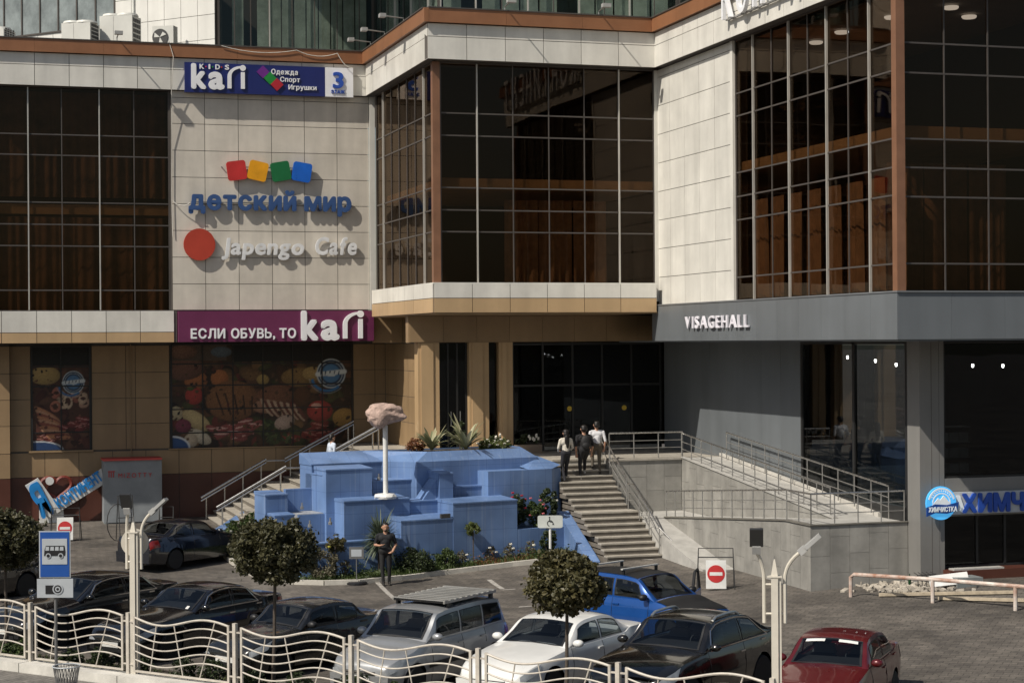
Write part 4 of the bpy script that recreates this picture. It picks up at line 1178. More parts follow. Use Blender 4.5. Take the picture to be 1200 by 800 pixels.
# --- side stairs behind the fountain, rising to the right
t = thing('side_stairs', (9, 66, .4), 'stone steps rising rightwards behind the fountain with double handrails', 'stairs')
SY0, SY1 = 63.7, 68.9; zs0 = .42; NS = 16; rs = (PZ - zs0) / NS
x = 9.0
prof = []
for k in range(NS):
    td = .30 + (.55 if k == 7 else 0)
    z1 = zs0 + rs * (k + 1)
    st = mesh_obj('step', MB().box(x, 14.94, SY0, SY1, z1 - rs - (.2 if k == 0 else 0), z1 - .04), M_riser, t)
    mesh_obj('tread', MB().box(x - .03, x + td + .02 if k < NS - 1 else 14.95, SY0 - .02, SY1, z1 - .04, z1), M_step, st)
    prof.append((x, z1)); x += td
xt = x
for yy, lab in ((64.05, 'thick steel handrail on the near edge of the side stairs'), (68.3, 'thick steel handrail by the tan wall on the side stairs')):
    rr = thing('stair_handrail', (9, yy, .4), lab, 'handrail')
    xm0, zm0 = prof[7][0] + .1, prof[7][1]; xm1 = prof[8][0] - .05
    P = [Vector((8.75, yy, zs0)), Vector((xm0, yy, zm0)), Vector((xm1, yy, zm0)), Vector((xt + .2, yy, PZ))]
    for a, b in ((0, 1), (2, 3)):
        mesh_obj('handrail', MB().tube([P[a] + Vector((0, 0, .86)), P[b] + Vector((0, 0, .86))], .045, 10), M_steel, rr, smooth=True)
        mesh_obj('handrail', MB().tube([P[a] + Vector((0, 0, .74)), P[b] + Vector((0, 0, .74))], .03, 8), M_steel, rr, smooth=True)
        for k in range(4):
            q = P[a].lerp(P[b], .08 + .84 * k / 3)
            mesh_obj('rail_post', MB().tube([q - Vector((0, 0, .1)), q + Vector((0, 0, .74))], .03, 8), M_steel, rr, smooth=True)
    mesh_obj('handrail', MB().tube([P[1] + Vector((0, 0, .8)), P[2] + Vector((0, 0, .8))], .03, 8), M_steel, rr, smooth=True)
    mesh_obj('rail_post', MB().tube([P[3] - Vector((0, 0, .05)), P[3] + Vector((0, 0, .74))], .03, 8), M_steel, rr, smooth=True)

# =================================================================== BLUE FOUNTAIN
def tile_blue():
    m = bpy.data.materials.new('blue_tile'); m.use_nodes = True
    nt = m.node_tree; N = nt.nodes; Lk = nt.links; b = N['Principled BSDF']
    geo = N.new('ShaderNodeNewGeometry'); sp = N.new('ShaderNodeSeparateXYZ'); Lk.new(geo.outputs['Position'], sp.inputs[0])
    def grid_line(sock, per, w):
        m1 = N.new('ShaderNodeMath'); m1.operation = 'DIVIDE'; Lk.new(sock, m1.inputs[0]); m1.inputs[1].default_value = per
        m2 = N.new('ShaderNodeMath'); m2.operation = 'FRACT'; Lk.new(m1.outputs[0], m2.inputs[0])
        m3 = N.new('ShaderNodeMath'); m3.operation = 'LESS_THAN'; Lk.new(m2.outputs[0], m3.inputs[0]); m3.inputs[1].default_value = w / per
        return m3.outputs[0]
    gx, gy, gz_ = grid_line(sp.outputs['X'], .62, .014), grid_line(sp.outputs['Y'], .62, .014), grid_line(sp.outputs['Z'], .62, .014)
    mm = N.new('ShaderNodeMath'); mm.operation = 'MAXIMUM'; Lk.new(gx, mm.inputs[0]); Lk.new(gz_, mm.inputs[1])
    n1 = N.new('ShaderNodeTexNoise'); n1.inputs['Scale'].default_value = 1.1; n1.inputs['Detail'].default_value = 6; Lk.new(geo.outputs['Position'], n1.inputs['Vector'])
    cr = N.new('ShaderNodeMix'); cr.data_type = 'RGBA'; Lk.new(n1.outputs['Fac'], cr.inputs['Factor'])
    cr.inputs['A'].default_value = (.115, .195, .385, 1); cr.inputs['B'].default_value = (.155, .255, .465, 1)
    mp = N.new('ShaderNodeMapping'); mp.inputs['Scale'].default_value = (7, 7, .22); Lk.new(geo.outputs['Position'], mp.inputs['Vector'])
    n2 = N.new('ShaderNodeTexNoise'); n2.inputs['Scale'].default_value = 1.5; n2.inputs['Detail'].default_value = 5; Lk.new(mp.outputs[0], n2.inputs['Vector'])
    r2 = N.new('ShaderNodeMapRange'); r2.inputs[1].default_value = .56; r2.inputs[2].default_value = .78; r2.inputs[4].default_value = .42
    Lk.new(n2.outputs['Fac'], r2.inputs[0])
    s1 = N.new('ShaderNodeMix'); s1.data_type = 'RGBA'; Lk.new(r2.outputs[0], s1.inputs['Factor']); Lk.new(cr.outputs['Result'], s1.inputs['A'])
    s1.inputs['B'].default_value = (.38, .45, .57, 1)
    jm = N.new('ShaderNodeMath'); jm.operation = 'MULTIPLY'; Lk.new(mm.outputs[0], jm.inputs[0]); jm.inputs[1].default_value = .7
    s2 = N.new('ShaderNodeMix'); s2.data_type = 'RGBA'; Lk.new(jm.outputs[0], s2.inputs['Factor']); Lk.new(s1.outputs['Result'], s2.inputs['A'])
    s2.inputs['B'].default_value = (.075, .13, .28, 1)
    n5 = N.new('ShaderNodeTexNoise'); n5.inputs['Scale'].default_value = .7; n5.inputs['Detail'].default_value = 8; Lk.new(geo.outputs['Position'], n5.inputs['Vector'])
    r5 = N.new('ShaderNodeMapRange'); r5.inputs[1].default_value = .35; r5.inputs[2].default_value = .65; r5.inputs[3].default_value = .72; r5.inputs[4].default_value = 1.08; Lk.new(n5.outputs['Fac'], r5.inputs[0])
    s3 = N.new('ShaderNodeMix'); s3.data_type = 'RGBA'; s3.blend_type = 'MULTIPLY'; s3.inputs['Factor'].default_value = 1; Lk.new(s2.outputs['Result'], s3.inputs['A']); Lk.new(r5.outputs[0], s3.inputs['B'])
    Lk.new(s3.outputs['Result'], b.inputs['Base Color'])
    b.inputs['Roughness'].default_value = .42
    MATS['blue_tile'] = m
    return m
M_blue = tile_blue()
M_basin = mat('pale_basin', (.34, .35, .36), .6, var=.15, scale=3)
F_ANG = math.radians(12); F_PIV = Vector((15.5, 54.6, 0))
ft = thing('fountain', (15.5, 54.6, .1), 'stepped fountain of blue tiled blocks and dry basins in front of the entrance', 'fountain')
def onF(u, v, Y):
    """sight line met with a plane of the fountain's own (turned) axes"""
    d = ray(u, v); c_, s_ = math.cos(-F_ANG), math.sin(-F_ANG)
    ox, oy = -F_PIV.x, -F_PIV.y
    cx, cy = ox * c_ - oy * s_ + F_PIV.x, ox * s_ + oy * c_ + F_PIV.y
    dx, dy = d[0] * c_ - d[1] * s_, d[0] * s_ + d[1] * c_
    t = (Y - cy) / dy
    return Vector((cx + dx * t, Y, CAM_H + d[2] * t))
def unrot(P):
    P = Vector(P); q = P - F_PIV; c_, s_ = math.cos(-F_ANG), math.sin(-F_ANG)
    return Vector((q.x * c_ - q.y * s_ + F_PIV.x, q.x * s_ + q.y * c_ + F_PIV.y, P.z))
def fblock(u0, u1, vtop, Y, depth, zb=.0, name='block', cap=True, back_z=None):
    """tiled block: front face seen between u0..u1 with its top edge at vtop, standing in the plane Y and reaching back by depth"""
    a, b = onF(u0, vtop, Y), onF(u1, vtop, Y)
    z = (a.z + b.z) / 2
    o = mesh_obj(name, MB().box(a.x, b.x, Y, Y + depth, zb, z - .04), M_blue, ft)
    x0_, x1_, y0_, y1_, r_ = a.x - .015, b.x + .015, Y - .02, Y + depth + .015, .07 * min(1, depth)
    mesh_obj('coping', MB().hexa([(x0_, y0_, z - .04), (x1_, y0_, z - .04), (x1_, y1_, z - .04), (x0_, y1_, z - .04), (x0_, y0_, z), (x1_, y0_, z), (x1_, y1_, z + r_), (x0_, y1_, z + r_)]), M_blue, ft)
    return a.x, b.x, z
Y1 = 53.7
# planter at the top with splayed ends
za = 3.28
pl = [onF(488, 539, 55.45), onF(630, 536, 55.45)]
xl, xr = pl[0].x, pl[1].x
poly = [(xl - 1.45, 57.35), (xl, 55.45), (xr, 55.45), (xr + .35, 56.35), (xr + .35, 57.35)]
mesh_obj('planter', MB().prism([(x, y, .1) for x, y in poly], (0, 0, za - .14)), M_blue, ft)
def ring_coping(poly, z, h, w, name='coping', rise=0.):
    cx = sum(p[0] for p in poly) / len(poly); cy = sum(p[1] for p in poly) / len(poly)
    inn = [(x + (cx - x) / math.hypot(cx - x, cy - y) * w, y + (cy - y) / math.hypot(cx - x, cy - y) * w) for x, y in poly]
    mb = MB(); n = len(poly)
    for i in range(n):
        j = (i + 1) % n
        mb.hexa([(*poly[i], z), (*poly[j], z), (*inn[j], z), (*inn[i], z), (*poly[i], z + h), (*poly[j], z + h), (*inn[j], z + h + rise), (*inn[i], z + h + rise)])
    return mesh_obj(name, mb, M_blue, ft), inn
_, inn = ring_coping(poly, za - .04, .04, .5, rise=.3)
mesh_obj('planter_soil', MB().prism([(x, y, za - .05) for x, y in inn], (0, 0, .3)), M_soil, ft)
# back wall to the left of the planter
a, b = onF(358, 538, 56.9), onF(457, 538, 56.9)
mesh_obj('back_wall', MB().box(a.x, b.x + .2, 56.42, 57.35, .1, 3.24), M_blue, ft)
mesh_obj('coping', MB().hexa([(a.x - .02, 56.4, 3.24), (b.x + .2, 56.4, 3.24), (b.x + .2, 57.36, 3.24), (a.x - .02, 57.36, 3.24), (a.x - .02, 56.4, 3.28), (b.x + .2, 56.4, 3.28), (b.x + .2, 57.36, 3.58), (a.x - .02, 57.36, 3.58)]), M_blue, ft)
mesh_obj('side_wall', MB().box(a.x, a.x + .45, 55.6, 56.9, .1, 2.98), M_blue, ft)
mesh_obj('coping', MB().box(a.x - .02, a.x + .47, 55.58, 56.38, 2.98, 3.02), M_blue, ft)
fblock(382, 436, 549, 55.3, .9)
fblock(437, 488, 562, 55.6, .5)
fblock(403, 480, 585, 54.6, .95)
fblock(480, 517, 586, 54.75, .5)
fblock(515, 531, 554, 54.7, .85)
fblock(532, 573, 569, 55.2, .3)
# slanted slide beside the tall block
a = onF(496, 586, 54.9); b = onF(515, 586, 54.9)
mesh_obj('slide', MB().prism([(a.x - .05, 54.85, a.z), (b.x, 54.85, a.z), (b.x, 54.85, a.z + .62), (b.x - .12, 54.85, a.z + .62)], (0, .55, 0)), M_blue, ft)
# third tier and step
fblock(531, 606, 587, Y1, 1.15)
fblock(470, 531, 608, Y1 + .02, 1.0)
o = mesh_obj('spout', MB().box(onF(517, 600, Y1).x, onF(528, 600, Y1).x, Y1 + .0, Y1 + .1, onF(520, 607, Y1).z, onF(520, 602, Y1).z), M_acd, ft)
# basins' front wall
a, b = onF(352, 632, Y1), onF(470, 630, Y1)
zb_ = b.z
mesh_obj('basin_wall', MB().box(a.x - .0, b.x, Y1, Y1 + .28, 0, zb_ - .04), M_blue, ft)
mesh_obj('coping', MB().box(a.x - .02, b.x + .02, Y1 - .02, Y1 + .3, zb_ - .04, zb_), M_blue, ft)
xw = a.x
mesh_obj('basin_wall', MB().prism([(xw, Y1, 0), (xw + .0, Y1 + .28, 0), (xw - .05, 55.9, 0), (xw - .4, 55.9, 0)], (0, 0, zb_ - .04)), M_blue, ft)
mesh_obj('coping', MB().prism([(xw - .02, Y1 - .02, zb_ - .04), (xw + .3, Y1 + .29, zb_ - .04), (xw - .05, 55.9, zb_ - .04), (xw - .42, 55.9, zb_ - .04)], (0, 0, .042)), M_blue, ft)
mesh_obj('basin_floor', MB().box(xw - .6, onF(403, 600, 54.6).x - .02, Y1 + .3, 55.4, .1, zb_ - .16), M_basin, ft)
fblock(322, 345, 603, 55.3, .55); fblock(311, 337, 579, 55.9, .9)
x0 = onF(338, 575, 56.2).x; x1 = onF(383, 575, 56.2).x
mesh_obj('basin_floor', MB().box(x0, x1 - .02, 55.5, 56.4, .1, 1.86), M_basin, ft)
mesh_obj('basin_wall', MB().box(x0, x1, 56.41, 56.6, .1, onF(360, 572, 56.4).z), M_blue, ft)
mesh_obj('basin_wall', MB().box(x0, x1 - .3, 55.42, 55.49, .1, 1.84), M_blue, ft)
for (u, v, Y) in ((354, 594, 55.9), (363, 615, 54.6), (444, 560, 55.7), (387, 612, 54.1)):
    c = onF(u, v, Y); o = mesh_obj('nozzle', MB().lathe([(.06, -.06), (.06, .02), (.025, .03), (.025, .14)], c, 8), M_steeld, ft)
# right block with faceted top, right planter recess and sloping wall by the stairs
a, b = onF(572, 552, 54.75), onF(650, 549, 54.75); z2 = (a.z + b.z) / 2
r0, r1 = unrot((18.6, 55.6, 0)), unrot((18.6, 56.42, 0))
polyR = [(a.x, 54.75), (b.x - .1, 54.75), (r0.x, r0.y), (r1.x, r1.y), (a.x, 56.0)]
mesh_obj('block', MB().prism([(x, y, .1) for x, y in polyR], (0, 0, z2 - .1)), M_blue, ft)
c = onF(616, 542, 55.9)
pk = Vector((onF(629, 533, 55.7).x, 55.7, z2 + .36))
mb = MB(); P5 = [Vector((b.x - .9, 54.9, z2)), Vector((b.x - .1, 54.75, z2)), Vector((r0.x, r0.y, z2 + .1)), Vector((r1.x, r1.y, z2 + .12)), Vector((b.x - .9, 56.0, z2 + .12))]
for i in range(5): mb.tri(P5[i], P5[(i + 1) % 5], pk)
mesh_obj('facet_cap', mb, M_blue, ft)
a, b = onF(606, 619, Y1), onF(668, 617, Y1)
mesh_obj('planter_front', MB().box(a.x + .01, b.x, Y1 + .003, Y1 + .22, 0, (a.z + b.z) / 2), M_blue, ft)
mesh_obj('planter_soil', MB().box(a.x + .02, b.x, Y1 + .23, 54.74, 0, a.z - .12), M_soil, ft)
mesh_obj('planter_end', MB().box(b.x, b.x + .12, Y1 + .0, 54.9, 0, b.z + .02), M_blue, ft)
# sloping coping beside the stairs
T0, T1 = Vector((18.25, 54.9, 1.62)), Vector((18.25, 52.0, gz(18.3, 52.0) + .06))
mb = MB(); w = .38
mb.hexa([(T1.x, T1.y, 0), (T1.x + w, T1.y, 0), (T0.x + w, T0.y, 0), (T0.x, T0.y, 0), T1, T1 + Vector((w, 0, 0)), T0 + Vector((w, 0, 0)), T0])
mb.v = [tuple(unrot(q)) for q in mb.v]
mesh_obj('sloping_wall', mb, M_blue, ft)
# low sloping wall at the far left
P, Q = gnd(243, 629), gnd(264, 616)
mb = MB(); mb.hexa([(P.x, P.y, P.z), (P.x + .4, P.y, P.z), (Q.x + 1.3, Q.y, P.z), (Q.x + .9, Q.y, P.z), (P.x, P.y, P.z + .12), (P.x + .4, P.y, P.z + .12), (Q.x + 1.3, Q.y, P.z + .75), (Q.x + .9, Q.y, P.z + .75)])
mb.v = [tuple(unrot(q)) for q in mb.v]
mesh_obj('sloping_wall', mb, M_blue, ft)

# the fountain stands a little askew to the building
ft.rotation_euler = (0, 0, F_ANG)

# rock on a pole, standing in the fountain
R0 = onY(452, 583, 54.1); zt = onY(452, 502, 54.1).z
t = thing('rock_sculpture', R0, 'rough pinkish boulder on a slender white pole above the fountain', 'sculpture')
M_wpole = mat('white_pole', (.7, .7, .68), .4); M_rock = mat('pink_rock', (.44, .32, .27), .9, var=.2, scale=9, bump=.7, bscale=16)
mesh_obj('pole', MB().tube([R0, Vector((R0.x, R0.y, zt + .1))], .075, 14), M_wpole, t, smooth=True)
mb = MB().lathe([(.33, -.02), (.36, .05), (.3, .12), (.1, .14)], R0, 14)
for i, q in enumerate(mb.v): mb.v[i] = (q[0] + random.uniform(-.03, .03), q[1] + random.uniform(-.03, .03), q[2])
mesh_obj('foot', mb, M_wpole, t)
bm = bmesh.new(); bmesh.ops.create_icosphere(bm, subdivisions=4, radius=1)
cz = onY(452, 488, 54.1)
for v_ in bm.verts:
    p = v_.co.copy(); l4 = (abs(p.x) ** 3.2 + abs(p.y) ** 3.2 + abs(p.z) ** 3.2) ** (1 / 3.2); q = p / l4
    vr = mnoise.voronoi(q * 1.4 + Vector((2, 4, 1)))[0]
    n = .92 + .16 * mnoise.noise(q * 1.2 + Vector((3, 1, 7))) + .13 * mnoise.noise(q * 2.1 + Vector((9, 2, 5))) + .03 * mnoise.noise(q * 6) + .02 * mnoise.noise(q * 14)
    x = q.x * .62 * n; zz = q.z * .34 * n * (1.08 - .25 * max(0, q.x))
    if q.z < 0: zz *= .8 + (.35 if q.x < -.1 else 0) * max(0, 1 - abs(q.x + .35) * 2)
    v_.co = Vector((x, q.y * .42 * n, zz + .05))
me = bpy.data.meshes.new('boulder'); bm.to_mesh(me); bm.free(); me.materials.append(M_rock)
o = bpy.data.objects.new('boulder', me); C.objects.link(o); o.location = cz; setp(o, t)

# =================================================================== FENCE, LAMPS, STREET SIGNS
M_fence = mat('cream_fence_paint', (.50, .46, .40), .5, var=.14, scale=5)
fz = .2
t_f = thing('wavy_fence', on_fence(0, 0, fz), 'cream metal fence of wavy rails along the white low wall', 'fence')
def wave(s): return -.11 * math.sin(2 * math.pi * s * .98 - .12) * (1 - .15 * s)
for k in range(-2, 8):
    p0, p1 = on_fence(k, 0, fz), on_fence(k + 1, 0, fz)
    mesh_obj('post', MB().obox(p0 + Vector((0, 0, .63)), fdir * .04, fnor * .04, Vector((0, 0, .63))), M_fence, t_f)
    L_ = (p1 - p0).length
    a = p0 + fdir * .17; b = p1 - fdir * .17
    fr = MB()
    for q, hgt in ((a, 1.13 + wave(0)), (b, 1.13 + wave(1))): fr.obox(q + Vector((0, 0, .05 + hgt / 2)), fdir * .025, fnor * .02, Vector((0, 0, hgt / 2)))
    fr.obox((a + b) / 2 + Vector((0, 0, .07)), (b - a) / 2, fnor * .018, Vector((0, 0, .02)))
    for q, s in ((a, -1), (b, 1)):
        for zz in (.2, 1.08): fr.obox(q + fdir * s * .085 + Vector((0, 0, zz)), fdir * .085, fnor * .015, Vector((0, 0, .015)))
    pn = mesh_obj('panel', fr, M_fence, t_f)
    for r in range(6):
        pts = [a.lerp(b, s / 20) + Vector((0, 0, .30 + r * .172 + wave(s / 20) * (1 if r else .9))) for s in range(21)]
        mesh_obj('wavy_rail', MB().tube(pts, .024 if r == 5 else .016, 6), M_fence, pn, smooth=True)
    for s0, s1 in ((.17, .24), (.52, .43), (.70, .86)):
        q0 = a.lerp(b, s0) + Vector((0, 0, .09)); q1 = a.lerp(b, s1) + Vector((0, 0, 1.15 + wave(s1)))
        mesh_obj('slanted_bar', MB().tube([q0, q1], .014, 6), M_fence, pn)
M_led = mat('lamp_head_dark', (.03, .03, .03), .4); M_lampw = mat('lamp_paint', (.62, .58, .5), .45, var=.08)
M_headg = mat('lamp_head_grey', (.4, .4, .39), .4)
def lamp_post(k, label, r1=.12, r2=.42, o1=.17):
    B = on_fence(k, .1, 0)
    t = thing('street_lamp', B, label, 'street lamp', 'twin floodlight posts in the fence line')
    R_, U = Vector((_c, -_s, 0)), Vector((0, 0, 1))
    R_ = fdir * .9 + fnor * .43; R_.normalize(); D_ = Vector((-R_.y, R_.x, 0))
    mb = MB()
    mb.obox(B + U * 1.55, R_ * .055, D_ * .09, U * 1.55); mb.obox(B + R_ * .085 + U * 1.55, R_ * .022, D_ * .06, U * 1.54)
    mesh_obj('post', mb, M_lampw, t)
    mb = MB(); q = B + U * 3.1
    mb.obox(q + U * .012, R_ * .12, D_ * .1, U * .012)
    mesh_obj('collar', mb, M_lampw, t)
    mb = MB(); top = q + U * .36
    c4 = [q + R_ * (sx * .055) + D_ * (sy * .055) + U * .024 for sx, sy in ((-1, -1), (1, -1), (1, 1), (-1, 1))]
    for i in range(4): mb.tri(c4[i], c4[(i + 1) % 4], top)
    mesh_obj('spire', mb, M_lampw, t)
    for s, reach in ((-1, r1), (1, r2)):
        e = B + R_ * (s * (o1 if s < 0 else .17))
        path = [e + U * 2.35, e + U * 3.05]
        for j in range(1, 7):
            f = j / 6; path.append(e + R_ * (s * reach * f * f) + U * (3.05 + .55 * f * (1 - .15 * f)) - D_ * (.1 * f * f))
        mesh_obj('arm', MB().tube(path, .032, 8), M_lampw, t, smooth=True)
        for zz in (2.5, 2.98): mesh_obj('bracket', MB().tube([e + U * zz, B + R_ * (s * .05) + U * zz], .022, 6), M_lampw, t)
        d = (path[-1] - path[-3]).normalized()
        if s < 0: d = (U * .9 - D_ * .4).normalized()
        else: d = (R_ * .75 + U * .66).normalized()
        side = d.cross(D_).normalized() if s < 0 else D_
        nn = d.cross(side).normalized()
        hd = mesh_obj('lamp_head', MB().obox(path[-1] + d * .06, side * .07, nn * .05, d * .07), M_headg, t)
        mesh_obj('lamp_panel', MB().obox(path[-1] + d * .28, side * .11, nn * .03, d * .16), M_led if s < 0 else M_headg, t)
lamp_post(1.02, 'cream lamp post with twin arms behind the bus stop sign', -.06, .24, .14)
lamp_post(6.0, 'cream lamp post with twin arms beside the red car', .12, .24)
# bus stop sign
B = onZ(66, 792, .012)
t = thing('bus_stop_sign', B, 'blue bus stop sign with a camera plate on a grey pole', 'sign')
M_gpole = mat('grey_pole', (.13, .13, .13), .5); M_sblue = mat('sign_blue', (.012, .075, .32), .4, var=.05); M_swhite = mat('sign_white', (.42, .45, .48), .45, var=.08); M_sblk = mat('sign_black', (.012, .012, .014), .5)
R_ = Vector((_c, -_s, 0)); D_ = Vector((-_s, -_c, 0)); U = Vector((0, 0, 1))
mesh_obj('pole', MB().tube([B, B + U * 2.95], .035, 10), M_gpole, t, smooth=True)
def sgn(zc, w, h, m, d, name): return mesh_obj(name, MB().obox(B + D_ * d + U * zc, R_ * w / 2, D_ * .008, U * h / 2), m, t)
Dp = (B.x * _s + B.y * _c)
zz = lambda v: CAM_H - (v - 400 + ROLL * (66 - 600)) / FOC * Dp
sgn((zz(622) + zz(677)) / 2, .66, zz(622) - zz(677), M_swhite, .05, 'sign_border')
sgn((zz(622) + zz(677)) / 2, .61, (zz(622) - zz(677)) - .05, M_sblue, .06, 'sign_board')
sgn((zz(631) + zz(661)) / 2, .53, (zz(631) - zz(661)), M_swhite, .07, 'sign_field')
sgn((zz(678) + zz(700)) / 2, .76, (zz(678) - zz(700)), M_swhite, .05, 'lower_plate')
zb0 = zz(652); O = B + D_ * .078 + R_ * -.24
flat_poly(t, 'bus_body', [(.02, .0), (.46, .0), (.47, .08), (.45, .21), (.06, .21), (.03, .12)], O + U * (zb0 + .02), R_, D_, .008, M_sblk)
for i in range(4): flat_poly(t, 'bus_window', [(.05 + i * .1, .11), (.13 + i * .1, .11), (.13 + i * .1, .19), (.06 + i * .1, .19)], O + U * (zb0 + .02), R_, D_, .012, M_swhite)
for x in (.11, .37):
    flat_poly(t, 'bus_wheel', circ(x, 0, .055, n=14), O + U * (zb0 + .02), R_, D_, .014, M_swhite); flat_poly(t, 'bus_wheel', circ(x, 0, .035, n=14), O + U * (zb0 + .02), R_, D_, .018, M_sblk)
zc = zz(690)
flat_poly(t, 'camera_mark', [(-.2, -.1), (.12, -.1), (.12, .08), (-.2, .08)], B + D_ * .06 + U * zc, R_, D_, .006, M_sblk)
flat_poly(t, 'camera_lens', circ(.06, 0, .11, n=20), B + D_ * .06 + U * zc, R_, D_, .012, M_swhite)
flat_poly(t, 'camera_lens', circ(.06, 0, .085, n=20), B + D_ * .06 + U * zc, R_, D_, .014, M_sblk)
flat_poly(t, 'camera_lens', circ(.06, 0, .055, n=20), B + D_ * .06 + U * zc, R_, D_, .016, M_swhite)
flat_poly(t, 'camera_lens', circ(.06, 0, .03, n=16), B + D_ * .06 + U * zc, R_, D_, .018, M_sblk)
# waste basket at the sign's foot
B2 = onZ(78, 812, .012)
t = thing('waste_basket', B2, 'dark wire waste basket at the foot of the bus stop sign', 'waste bin')
for k in range(24):
    a = 2 * math.pi * k / 24; a2 = a + .35
    for aa in (a2, a - .35):
        mesh_obj('wire', MB().tube([B2 + Vector((math.cos(a) * .18, math.sin(a) * .18, .02)), B2 + Vector((math.cos(aa) * .26, math.sin(aa) * .26, .55))], .007, 4), M_gpole, t)
for zz_, rr_ in ((.02, .18), (.55, .27)):
    mesh_obj('hoop', MB().tube([B2 + Vector((math.cos(2 * math.pi * k / 24) * rr_, math.sin(2 * math.pi * k / 24) * rr_, zz_)) for k in range(25)], .014, 5), M_swhite, t)
# small white kerb post below the fence
o = mesh_obj('marker_post', MB().obox(on_fence(1.95, -.45, .12), fdir * .1, fnor * .08, Vector((0, 0, .14))), mat('grey_block', (.4, .4, .4), .7)); tag(o, 'small grey block standing against the white low wall', 'block')
# back of a round traffic sign
B = on_fence(.97, .3, 0); Dp = B.x * _s + B.y * _c
t = thing('round_sign', B, 'pale back of a round traffic sign beside the lamp post', 'sign')
zc = CAM_H - (635 - 400 - 3) / FOC * Dp
mesh_obj('pole', MB().tube([B, B + U * (zc + .1)], .025, 8), M_gpole, t, smooth=True)
flat_poly(t, 'disc', circ(0, 0, .29, n=32), B + U * zc + D_ * .03, R_, D_, .006, M_lampw)
# no-entry boards on folding frames
M_frame = mat('black_tube', (.03, .03, .03), .45); M_sred = mat('sign_red', (.48, .03, .03), .4); M_white2 = mat('board_white', (.68, .68, .66), .5)
def no_entry(P, rz, label, w=.54, h=.76):
    P = Vector(P); t = thing('no_entry_board', P, label, 'traffic sign', 'no-entry boards on folding frames')
    r = Vector((math.cos(rz), math.sin(rz), 0)); d = Vector((math.sin(rz), -math.cos(rz), 0))
    fw = .5
    for s, tilt in ((1, .16), (-1, .28)):
        b0 = P + d * s * tilt
        top = P + U * 1.1
        mesh_obj('folding_leg', MB().tube([b0 - r * fw, top - r * fw * .92, top + r * fw * .92, b0 + r * fw], .016, 6), M_frame, t)
        mesh_obj('cross_bar', MB().tube([b0.lerp(top - r * 0, .78) - r * fw * .93, b0.lerp(top, .78) + r * fw * .93], .012, 6), M_frame, t)
    up_ = (P + U * 1.1 - (P + d * .16)).normalized(); nrm = (d + U * .14).normalized()
    O = P + d * .2 + up_ * .04
    bd = mesh_obj('board', MB().prism([O - r * w / 2, O + r * w / 2, O + r * w / 2 + up_ * h, O - r * w / 2 + up_ * h], nrm * .02), M_white2, t)
    flat_poly(t, 'red_disc', circ(0, h * .52, .235, n=28), O + nrm * .021, r, nrm, .006, M_sred, uz=up_)
    flat_poly(t, 'white_bar', [(-.17, h * .52 - .045), (.17, h * .52 - .045), (.17, h * .52 + .045), (-.17, h * .52 + .045)], O + nrm * .028, r, nrm, .004, M_white2, uz=up_)
P = gnd(839, 690); no_entry(P, -YAW - .08, 'no-entry board on a black folding frame beside the ramp')
P = gnd(77, 633); no_entry(P, -YAW + .1, 'no-entry board on a black folding frame in front of the heart sign')
# I-love sign: white V of two bars with blue letters and a red heart
P = gnd(60, 611); t = thing('heart_sign', P, 'white slanted photo sign with blue letters and a red heart outline', 'sign')
M_hred = mat('heart_red', (.17, .028, .017), .45); M_hblue = mat('bright_blue', (.02, .25, .65), .4)
Yh = P.y - .2
O0 = onY(60, 610, Yh)
def hp(u, v): q = onY(u, v, Yh); return (q.x, q.z)
def hpoly(name, pts, y, d, m): return mesh_obj(name, MB().prism([(x, y, z) for x, z in pts], (0, -d, 0)), m, t)
hpoly('stand', [hp(46, 612), hp(75, 611), hp(73, 585), hp(46, 580)], Yh + .05, .28, M_white2)
hpoly('left_arm', [hp(29, 568), hp(44, 559), hp(66, 590), hp(60, 606), hp(50, 600)], Yh - .25, .12, M_white2)
hpoly('right_arm', [hp(62, 587), hp(118, 548), hp(121, 566), hp(66, 600)], Yh - .27, .12, M_white2)
a0 = Vector((*hp(68, 594), 0)); a1 = Vector((*hp(121, 559), 0)); dd = a1 - a0
ux_ = Vector((dd.x, 0, dd.y)).normalized(); uz_ = Vector((-ux_.z, 0, ux_.x))
letters(t, 'КОНТИНЕНТ', Vector((a0.x, Yh - .39, a0.y)) + uz_ * -.02, ux_, (0, -1, 0), dd.length * .98, .36, .05, M_hblue, .04, track=.06, uz=uz_)
b0 = Vector((*hp(57, 602), 0)); b1 = Vector((*hp(38, 566), 0)); dz = b1 - b0; uzl = Vector((dz.x, 0, dz.y)).normalized(); uxl = Vector((uzl.z, 0, -uzl.x))
letters(t, 'Я', Vector((b0.x, Yh - .37, b0.y)) - uxl * .28 + uzl * .05, uxl, (0, -1, 0), .48, dz.length * .92, .06, M_hblue, .05, uz=uzl)
hc = onY(66, 572, Yh)
heart = []
for k in range(41):
    a = 2 * math.pi * k / 40
    hx = 16 * math.sin(a) ** 3; hz = 13 * math.cos(a) - 5 * math.cos(2 * a) - 2 * math.cos(3 * a) - math.cos(4 * a)
    heart.append((hc.x + hx * .034, Yh - .05, hc.z + hz * .03 + .05))
mesh_obj('heart', MB().tube(heart, .075, 6), M_hred, t)
flat_poly(t, 'face_disc', circ(0, 0, .15, n=16), onY(58, 563, Yh) + Vector((0, -.12, 0)), FX, FN, .03, M_white2)
